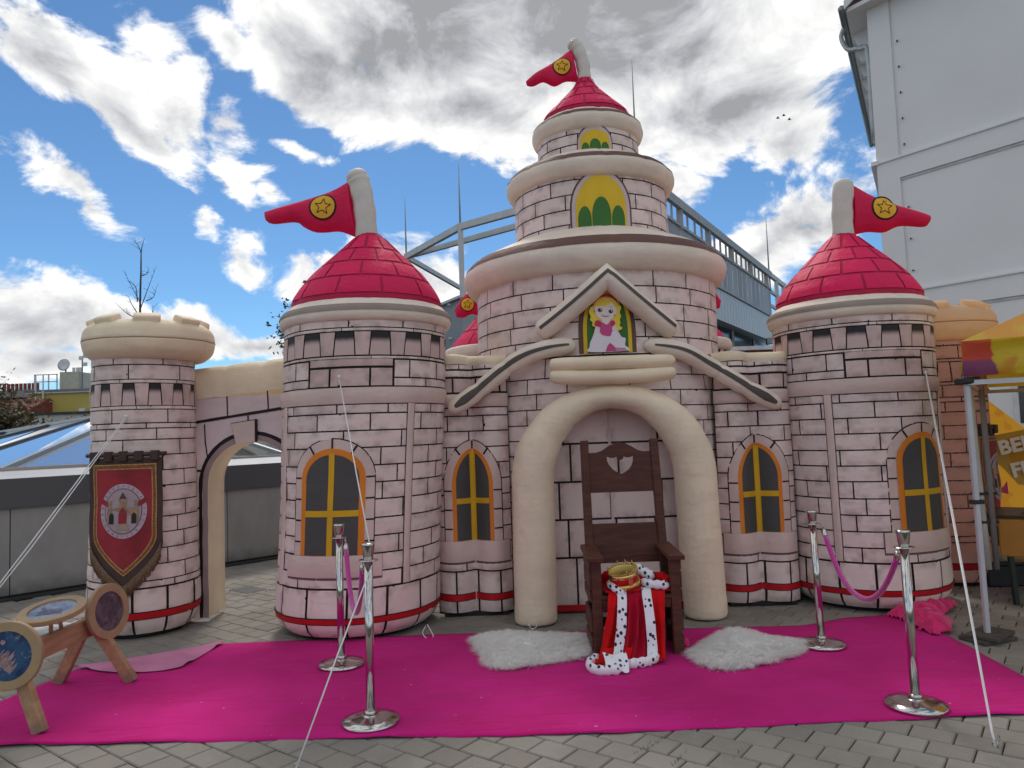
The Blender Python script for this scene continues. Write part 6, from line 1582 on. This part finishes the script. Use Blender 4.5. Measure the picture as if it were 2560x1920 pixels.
cr = thing('equipment_crate', 'dark low crate under the canvas bag beside the glowing tower', 'crate', (4.7, 7.1, 0)); m_ = MB(); m_.box((4.34, 6.95, .0), (5.6, 7.42, .20), 0, None, .012); m_.build('body', simple('crate_black', (.014, .015, .018), .5), cr, False); m_ = MB(); m_.box((4.32, 6.93, .20), (5.62, 7.44, .225), 0, None, .006); m_.build('lid', simple('crate_lid', (.02, .021, .024), .5), cr, False)

# ------------------------------------------------------------------ white building on the right
def white_building():
    c = Vector((7.21, 14.0, 0)); d = Vector((.57, -.82, 0)).normalized(); b = Vector((d.y, -d.x, 0)) * -1   # b points behind the face
    b = Vector((.49, .87, 0)).normalized()
    T = thing('white_building', 'tall white rendered building with roof gutter behind the tent', 'building', c)
    n = NB('white_render'); f = n.noise(.6, 5); n.base(n.mix(n.ss(f, .35, .7), (.76, .757, .75), (.72, .717, .71))); n.rough(.85); n.bump(n.noise(60, 4), .08, .004)
    M = Matrix(((d.x, b.x, 0, c.x), (d.y, b.y, 0, c.y), (0, 0, 1, 0), (0, 0, 0, 1)))
    def bx(nm, lo, hi, mat=None, bev=0): m_ = MB(); m_.box(lo, hi, 0, M, bev); return m_.build(nm, mat or n.mat, T, False)
    top = 9.62
    bx('wall', (0, .05, 0), (9, 8, top)); bx('corner_pilaster', (-.03, -.0, 0), (.40, .3, top - .02))
    for z0, z1 in ((3.55, 3.92), (6.10, 6.47)): bx('ledge', (.40, -.0, z0), (9, .2, z1)); bx('ledge_moulding', (-.06, -.035, z1), (9, .2, z1 + .035)); bx('ledge_shade', (.41, .03, z0 - .05), (9, .1, z0), simple('ledge_shade_grey', (.55, .55, .55), .8))  # grey strip paints in the shade line under each ledge
    ck = simple('cleat_black', (.02, .02, .02), .5)
    for z in (2.6, 3.2, 4.3, 4.9, 5.5, 6.7, 7.2, 7.7, 8.2, 8.7): bx('wall_cleat', (.50, -.0, z), (.53, .06, z + .02), ck)
    # window low on the right
    bx('window_frame', (2.0, .0, 1.35), (6.0, .08, 2.15), simple('frame_white', (.62, .62, .62), .5)); bx('window_pane', (2.08, -.008, 1.43), (5.92, .03, 2.07), simple('pane_dark', (.03, .028, .035), .12)); 
    # overhanging eaves on the left side, gutter and brackets
    br = simple('roof_tile_brown', (.16, .05, .04), .7)
    m_ = MB(); V = [M @ Vector(p) for p in ((-.45, -.35, top + .12), (-.45, 8, top + .12), (3.2, 8, top + 2.4), (3.2, -.35, top + 2.4), (-.45, -.35, top + .02), (-.45, 8, top + .02), (3.2, 8, top + 2.3), (3.2, -.35, top + 2.3))]
    m_.add(V, [(0, 1, 2, 3), (7, 6, 5, 4), (0, 3, 7, 4), (1, 0, 4, 5), (2, 1, 5, 6), (3, 2, 6, 7)]); m_.build('roof', br, T, False)
    V, F = poly_slab([(-.45, top - .02), (-.45, top + .14), (3.3, top + 2.5), (3.3, top + 2.0)], [], lambda x, z, dd: M @ Vector((x, -.42 + dd, z)), .05); fixn(mk('bargeboard', V, F, n.mat, T, False))
    bx('soffit', (-.42, -.32, top - .06), (9, 8, top + .02)); bx('fascia', (-.44, -.34, top - .02), (-.40, 8, top + .14), simple('fascia_grey', (.30, .31, .32), .6))
    m_ = MB(); m_.tube([M @ Vector((-.50, y, top + .02)) for y in (-.4, 2, 5, 8)], .07, 10); m_.build('gutter', simple('gutter_zinc', (.22, .24, .25), .4, metal=.5), T)
    zinc = simple('pipe_zinc', (.42, .44, .45), .4, metal=.4)
    m_ = MB(); m_.tube(spline([M @ Vector(p) for p in ((-.52, .3, top - .0), (-.60, .3, top - .2), (-.48, .3, top - .5), (-.2, .3, top - .62), (-.07, .3, top - .8), (-.07, .3, top - 2.6))], 5), .045, 9); m_.build('downpipe', zinc, T)
    for y in (.7, 1.5, 2.3, 3.1, 3.9):
        P2 = [(0, top - .06), (-.38, top - .06), (-.38, top - .16), (-.32, top - .20), (-.28, top - .32), (-.17, top - .36), (-.12, top - .55), (0, top - .60)]
        V, F = poly_slab(P2, [], lambda x, z, dd: M @ Vector((x, y + dd, z)), .14); fixn(mk('eaves_bracket', V, F, n.mat, T, False))
    bx('string_cornice', (-.14, -.05, 6.46), (.0, 8, 6.54)); 
white_building()

# ------------------------------------------------------------------ building with steel frame behind the castle
def steel_building():
    T = thing('steel_frame_building', 'grey clad building with open steel roof frame behind the middle tower', 'building', (1.5, 19, 0))
    g = simple('galvanised', (.50, .51, .51), .5, metal=.15, var=.08, nscale=3); dk = simple('galvanised_dark', (.30, .315, .325), .5, metal=.1)
    def bm_(nm, a, b, w, h, mat=g): m_ = MB(); m_.beam(a, b, w, h); return m_.build(nm, mat, T, False)
    A, B, N = Vector((-3.61, 26, 7.9)), Vector((-1.26, 20, 7.23)), Vector((2.6, 15.6, 7.15))
    A = Vector((-3.61, 26, 7.9)); zt = 7.2
    # one level frame: corner posts at A, B and the near corner
    A = Vector((-3.2, 23.1, zt)); B = Vector((-1.26, 19.9, zt)); N = Vector((3.1, 16.3, zt)); E = Vector((12.0, 31.4, zt)); A2 = Vector((3.4, 18.2, zt)); 
    for a, b in ((A, B), (B, N), (N, E)): bm_('top_rail', a, b, .12, .18)
    bm_('inner_rail', A, Vector((1.9, 18.6, zt)), .11, .15, g); bm_('inner_rail', A, Vector((-1.75, 29.0, zt)), .11, .15, g)
    for p, z0 in ((A, 5.0), (B, 5.2), (Vector((-1.75, 29, zt)), 5.0)): bm_('post', (p.x, p.y, z0), (p.x, p.y, zt + .08), .14, .14, g)
    for p, h in ((A, 1.9), (B, 1.75), (Vector((3.08, 16.9, zt)), 3.0), (Vector((9.9, 27.8, zt)), 2.3)):
        m_ = MB(); m_.tube([(p.x, p.y, zt), (p.x, p.y, zt + h * .55), (p.x, p.y, zt + h)], [.03, .02, .008], 7); m_.build('lightning_rod', dk, T)
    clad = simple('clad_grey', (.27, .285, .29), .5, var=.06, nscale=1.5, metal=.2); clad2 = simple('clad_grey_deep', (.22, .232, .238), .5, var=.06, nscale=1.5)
    # walls below the frame on the left
    def quad(nm, a, b, z0, z1a, z1b, mat): mk(nm, [(a.x, a.y, z0), (b.x, b.y, z0), (b.x, b.y, z1b), (a.x, a.y, z1a)], [(0, 1, 2, 3)], mat, T, False)
    wl, wc, wr_ = Vector((-2.6, 22.3, 0)), Vector((-1.28, 19.9, 0)), Vector((3.0, 16.2, 0))
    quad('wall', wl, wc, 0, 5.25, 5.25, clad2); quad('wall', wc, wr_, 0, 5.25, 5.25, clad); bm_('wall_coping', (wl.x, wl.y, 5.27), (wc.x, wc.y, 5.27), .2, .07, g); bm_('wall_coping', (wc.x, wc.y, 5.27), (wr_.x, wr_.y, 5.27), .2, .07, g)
    for t in (.1, .3, .5, .7):
        for z in (4.2, 5.15):
            p = wl.lerp(wc, t); m_ = MB(); m_.box((p.x - .05, p.y - .10, z), (p.x + .05, p.y - .0, z + .06)); m_.build('wall_bolt', g, T, False)
    # right side: screen with a row of openings on top, pale band, dark glazing
    a, b = Vector((3.1, 16.3, 0)), Vector((9.95, 27.9, 0)); dd = (b - a).normalized(); L_ = (b - a).length; nn = Vector((dd.y, -dd.x, 0))
    sc = NB('screen_mesh'); wv = sc.noise(1.0, 3, .5, sc.scaled((1.2, 1.2, .15))); sc.base(sc.mix(sc.ss(wv, .4, .6), (.22, .235, .25), (.30, .315, .33))); sc.rough(.5); sc.b.inputs['Metallic'].default_value = .05
    P = lambda u, z, o=0: a + dd * u + nn * o + Vector((0, 0, z))
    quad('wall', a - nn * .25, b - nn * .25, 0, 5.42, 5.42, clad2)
    nP = 21
    for i in range(nP):
        u0, u1 = L_ * i / nP, L_ * (i + 1) / nP
        mk('screen_panel', [P(u0 + .004, 5.4), P(u1 - .004, 5.4), P(u1 - .004, 6.60), P(u0 + .004, 6.60)], [(0, 1, 2, 3)], sc.mat, T, False)
        bm_('screen_mullion', P(u1, 6.55, .0), P(u1, zt - .1, .0), .16 if i % 4 == 3 else .05, .05, dk)
    bm_('screen_rail', P(0, 6.63, .02), P(L_, 6.63, .02), .05, .07, dk); bm_('screen_top', P(0, zt - .03, .03), P(L_, zt - .03, .03), .12, .22, dk)
    for i in range(5): bm_('rear_brace', P(L_ * (i + .5) / 5, 6.65, -.6), P(L_ * (i + .8) / 5, 7.0, -.6), .08, .08, dk)
    # open frame beyond the screen
    for z in (6.55, 6.0, 5.5): bm_('frame_rail', Vector((10.0, 28.0, z)), Vector((11.9, 31.3, z)), .09, .11, g)
    for x, y in ((10.55, 28.9), (11.3, 30.2)): bm_('frame_post', (x, y, 5.0), (x, y, zt), .12, .12, g)
    # pale corrugated band, lower and a little nearer
    band = simple('corrugated_pale', (.50, .54, .56), .45, metal=.15, var=.04); dark = simple('corrugated_groove', (.12, .135, .145), .5)
    a2, b2 = Vector((4.2, 17.8, 0)), Vector((10.1, 27.8, 0)); d2 = (b2 - a2).normalized(); L2 = (b2 - a2).length; n2 = Vector((d2.y, -d2.x, 0))
    Q = lambda u, z, o=0: a2 + d2 * u + n2 * o + Vector((0, 0, z))
    k = 34
    for i in range(k):
        u0, u1 = L2 * i / k, L2 * (i + 1) / k; m_ = MB(); m_.add([Q(u0 + .012, 4.48, .05), Q(u1 - .012, 4.48, .05), Q(u1 - .012, 5.36, .05), Q(u0 + .012, 5.36, .05), Q(u0 + .012, 4.48, 0), Q(u1 - .012, 4.48, 0), Q(u1 - .012, 5.36, 0), Q(u0 + .012, 5.36, 0)], [(0, 1, 2, 3), (0, 3, 7, 4), (1, 5, 6, 2), (3, 2, 6, 7)]); m_.build('band_sheet', band, T, False)
    mk('band_backing', [Q(0, 4.45), Q(L2, 4.45), Q(L2, 5.38), Q(0, 5.38)], [(0, 1, 2, 3)], dark, T, False); bm_('band_coping', Q(0, 5.40, .03), Q(L2, 5.40, .03), .14, .05, dk)
    gl = simple('dark_glazing', (.018, .025, .03), .15, var=.1)
    mk('dark_glazing', [Q(0, 2.6, -.3), Q(L2, 2.6, -.3), Q(L2, 4.48, -.3), Q(0, 4.48, -.3)], [(0, 1, 2, 3)], gl, T, False)
    for t in (.25, .5, .75, .98): bm_('glazing_post', Q(L2 * t, 2.6, -.26), Q(L2 * t, 4.46, -.26), .07, .06, dk)
    bm_('canopy_beam', Vector((9.0, 25.9, 4.42)), Vector((11.6, 25.4, 4.45)), .3, .22, dk)
steel_building()
m_ = MB(); lw = thing('brown_parapet', 'low red-brown wall with white coping behind the right curtain wall', 'wall', (5.2, 15, 0)); m_.box((3.2, 14.9, 0), (8.5, 15.2, 3.05)); m_.build('wall', simple('wall_redbrown', (.17, .06, .045), .8), lw, False); m_ = MB(); m_.box((3.2, 14.82, 3.05), (8.5, 15.28, 3.13)); m_.build('coping', simple('coping_white', (.6, .6, .6), .6), lw, False)

# ------------------------------------------------------------------ far houses on the left
def house(nm, label, lo, hi, wall, roofc=None, ridge=0.0, extra=None):
    T = thing(nm, label, 'building', ((lo[0] + hi[0]) / 2, lo[1], 0)); m_ = MB(); m_.box(lo, hi); m_.build('wall', wall, T, False)
    if ridge:
        x0, x1, y0, y1, z = lo[0] - .2, hi[0] + .2, lo[1] - .25, hi[1] + .25, hi[2]; ym = (y0 + y1) / 2
        mk('roof', [(x0, y0, z), (x1, y0, z), (x1, ym, z + ridge), (x0, ym, z + ridge), (x0, y1, z), (x1, y1, z)], [(0, 1, 2, 3), (3, 2, 5, 4), (0, 3, 4), (1, 5, 2)], roofc, T, False)
    return T
yw = simple('wall_yellow', (.46, .37, .10), .85, var=.05, nscale=.4); wt = simple('wall_offwhite', (.50, .49, .43), .85, var=.08, nscale=.6)
YB = house('yellow_building', 'flat roofed yellow house with roof ladder cage and chimney block', (-26.2, 40, 0), (-6, 50, 4.55), yw)
def part(T, nm, lo, hi, mat): m_ = MB(); m_.box(lo, hi); return m_.build(nm, mat, T, False)
gm = simple('trim_grey', (.17, .18, .20), .5); wm = simple('metal_white', (.60, .61, .62), .5)
part(YB, 'roof_edge', (-26.35, 39.85, 4.55), (-6, 50, 4.68), gm); part(YB, 'roof_trim', (-26.32, 39.88, 4.48), (-6, 39.97, 4.549), wm); part(YB, 'chimney_block', (-24.7, 40.3, 4.68), (-23.7, 42, 5.65), simple('block_cream', (.45, .44, .36), .85))
for x in (-24.25, -24.05, -23.9): part(YB, 'flue', (x, 40.7, 5.65), (x + .11, 40.81, 5.92), wm)
V, F = lathe_geo([(.02, 0), (.22, .03), (.33, .10), (.34, .11), (.2, .06), (.02, .03)], 20); M = Matrix.Translation((-24.45, 40.35, 6.02)) @ Matrix.Rotation(R(80), 4, 'X'); mk('satellite_dish', [M @ Vector(v) for v in V], F, wm, YB); part(YB, 'dish_mast', (-24.48, 40.4, 5.65), (-24.42, 40.46, 6.0), gm)
part(YB, 'antenna_mast', (-23.62, 40.5, 4.68), (-23.57, 40.55, 6.5), gm)
for z, x in ((6.3, -23.72), (5.95, -23.5), (6.4, -23.5)): part(YB, 'antenna', (x, 40.4, z), (x + .2, 40.5, z + .2), wm)
for x in (-25.6, -25.2): part(YB, 'ladder_rail', (x, 39.6, 3.0), (x + .05, 39.65, 5.5), wm)
for z in (3.3, 3.7, 4.1, 4.5): part(YB, 'rung', (-25.55, 39.6, z), (-25.2, 39.63, z + .04), wm)
for x in (-25.75, -25.0, -24.55): part(YB, 'cage_post', (x, 39.75, 4.68), (x + .05, 39.8, 5.5), wm)
for z in (5.08, 5.46): part(YB, 'cage_rail', (-25.75, 39.75, z), (-24.5, 39.8, z + .05), wm)
part(YB, 'vent_pipe', (-23.3, 39.7, 2.9), (-23.0, 39.98, 3.6), wm)
LW = house('low_white_house', 'low white flat roofed wall below the yellow house', (-23.3, 36, 0), (-12, 38, 3.15), wt); part(LW, 'roof_edge', (-23.4, 35.9, 3.15), (-12, 38, 3.27), simple('edge_black', (.03, .03, .032), .6))
rt_ = simple('roof_red_tile', (.20, .055, .035), .8, nscale=5, var=.3)
house('red_roof_house', 'far house with a red tiled roof at the left edge', (-32, 37.5, 0), (-25.1, 42, 3.25), wt, rt_, .95)
GH = house('grey_gable_house', 'distant grey house topped by a row of chimney pots', (-36, 46, 0), (-28.9, 52, 4.7), simple('wall_greyblue', (.27, .27, .29), .85), simple('roof_slate', (.11, .10, .11), .8), .5)
for i in range(9): part(GH, 'chimney_pot', (-31.9 + i * .26, 46.2, 5.2), (-31.76 + i * .26, 46.34, 5.62), rt_)
part(GH, 'chimney_stack', (-32.0, 46.0, 4.6), (-29.7, 46.6, 5.2), simple('stack_grey', (.25, .24, .23), .85))

# ------------------------------------------------------------------ trees
LEAFS = {}
def leafmat(nm, c1, c2):
    n = NB(nm); r = n.nd('ShaderNodeNewGeometry').outputs['Random Per Island']; n.base(n.mix(r, c1, c2)); n.rough(.6); n.translucent(.25, c2); return n.mat
BARK = simple('bark', (.07, .055, .045), .9, nscale=30, var=.3)
def grow_tree(nm, label, loc, h, spread_, nb, leaves, lmat, seed, r0=.05, leaf=.06, crown=None):
    rn = random.Random(seed); T = thing(nm, label, 'tree', loc); m_ = MB(); tips = []
    def br(p, d, l, r, dep_):
        P = [p]; q = p.copy()
        for i in range(4):
            d = (d + Vector((rn.gauss(0, .12), rn.gauss(0, .12), rn.gauss(.03, .06)))).normalized(); q = q + d * l / 4; P.append(q.copy()); tips.append(q.copy())
        m_.tube(P, [r * (1 - .6 * i / 4) for i in range(5)], 6)
        if dep_ > 0:
            for k in range(rn.choice((2, 3, 3))):
                i = rn.randint(1, 4); dd = (d + Vector((rn.gauss(0, spread_), rn.gauss(0, spread_), rn.uniform(.0, .5)))).normalized(); br(P[i], dd, l * rn.uniform(.5, .75), r * .5, dep_ - 1)
    p = Vector(loc); br(p, Vector((0, 0, 1)), h * .45, r0, 0)
    top = p + Vector((0, 0, h * .42))
    for k in range(nb): a = 2 * PI * k / nb + rn.random(); br(top, Vector((math.cos(a) * spread_, math.sin(a) * spread_, 1)).normalized(), h * .35, r0 * .6, 2)
    m_.build('trunk', BARK, T)
    if leaves:
        V = []; F = []
        for i in range(leaves):
            t = rn.choice(tips); 
            if t.z < p.z + h * .3: continue
            c = t + Vector((rn.gauss(0, leaf * 2.2), rn.gauss(0, leaf * 2.2), rn.gauss(0, leaf * 2))); a = Vector((rn.gauss(0, 1), rn.gauss(0, 1), rn.gauss(0, .6))).normalized(); b = a.cross(Vector((rn.gauss(0, 1), rn.gauss(0, 1), rn.gauss(0, 1)))).normalized(); s = leaf * rn.uniform(.6, 1.2); k = len(V)
            V += [c - a * s, c + b * s * .45, c + a * s, c - b * s * .45]; F.append((k, k + 1, k + 2, k + 3))
        o = mk('crown', V, F, lmat, T, False); o["kind"] = "stuff"
L1 = leafmat('leaf_brownish', (.055, .05, .022), (.10, .075, .035)); L2_ = leafmat('leaf_green', (.03, .06, .018), (.06, .10, .03))
grow_tree('shrub_tree', 'brown leafed bush at the far left above the glass roof', (-17.4, 25.0, .0), 2.95, .75, 7, 5200, L1, 1, .09, .10)
grow_tree('shrub_tree', 'sparse bush in front of the low white house', (-15.9, 25.3, .0), 2.55, .7, 6, 1600, L1, 2, .07, .09)
grow_tree('shrub_tree', 'thin bush touching the banner tower edge', (-15.0, 25.6, .0), 2.5, .7, 5, 800, L1, 3, .06, .08)
grow_tree('shrub_tree', 'tall sparse tree at the left edge by the chimney pots', (-27.6, 38.5, .0), 5.3, .6, 6, 900, L1, 8, .10, .13)
grow_tree('green_tree', 'green leafed tree peeping out beside the left front tower', (-5.85, 22.0, 0), 5.0, .16, 6, 2600, L2_, 4, .09, .09)
def bare():
    rn = random.Random(12); p = Vector((-7.05, 14.0, 0)); T = thing('bare_tree', 'thin bare sapling rising behind the banner tower cap', 'tree', p); m_ = MB()
    main = spline([p, p + Vector((.02, 0, 2.5)), p + Vector((0, 0, 4.0)), p + Vector((.02, 0, 4.9)), p + Vector((.03, 0, 5.3)), p + Vector((.09, 0, 5.53))], 5); m_.tube(main, [.035 * (1 - .9 * i / (len(main) - 1)) for i in range(len(main))], 6); m_.build('trunk', BARK, T)
    for a, b, c in (((0, 4.15), (.2, 4.5), (.30, 4.98)), ((0, 4.3), (-.16, 4.5), (-.26, 4.9)), ((0, 4.0), (-.2, 4.3), (-.32, 4.45)), ((.01, 4.8), (.1, 4.85), (.15, 4.95)), ((.02, 5.25), (-.02, 5.35), (-.06, 5.5)), ((0, 3.95), (.2, 4.05), (.3, 4.2)), ((-.05, 4.3), (-.1, 4.6), (-.28, 4.72)), ((-.1, 4.0), (-.25, 4.1), (-.4, 4.28)), ((.12, 4.32), (.22, 4.4), (.34, 4.6))):
        m_ = MB(); P = spline([p + Vector((a[0], 0, a[1])), p + Vector((b[0], rn.gauss(0, .08), b[1])), p + Vector((c[0], rn.gauss(0, .12), c[1]))], 4); m_.tube(P, [.011 * (1 - .8 * i / (len(P) - 1)) for i in range(len(P))], 5)
        for k in range(6):
            q = rn.choice(P[2:]); d = Vector((rn.gauss(0, .06), rn.gauss(0, .05), rn.uniform(.02, .1))); m_.tube([q, q + d], [.004, .002], 4)
        m_.build('branch', BARK, T)
bare()
# birds
for i, (x, z) in enumerate(((22.85, 26.7), (23.35, 26.9), (23.8, 26.55))):
    c = Vector((x, 60, z)); T = thing('bird', ('lowest of' if i == 2 else 'leftmost of' if i == 0 else 'middle one of') + ' three tiny dark birds flying under the cloud', 'bird', c, 'birds in the sky'); V, F = tube_geo([c + Vector((-.16, 0, 0)), c + Vector((-.08, 0, .01)), c + Vector((.05, 0, .01)), c + Vector((.16, 0, 0))], [.02, .05, .045, .012], 8); bk = simple('bird_dark', (.03, .03, .035), .8); mk('body', V, F, bk, T)
    for s in (-1, 1): mk('wing', [c + Vector((.05, 0, .03)), c + Vector((-.08, 0, .03)), c + Vector((-.12, s * .16, .08)), c + Vector((.0, s * .17, .09))], [(0, 1, 2, 3)], bk, T, False)
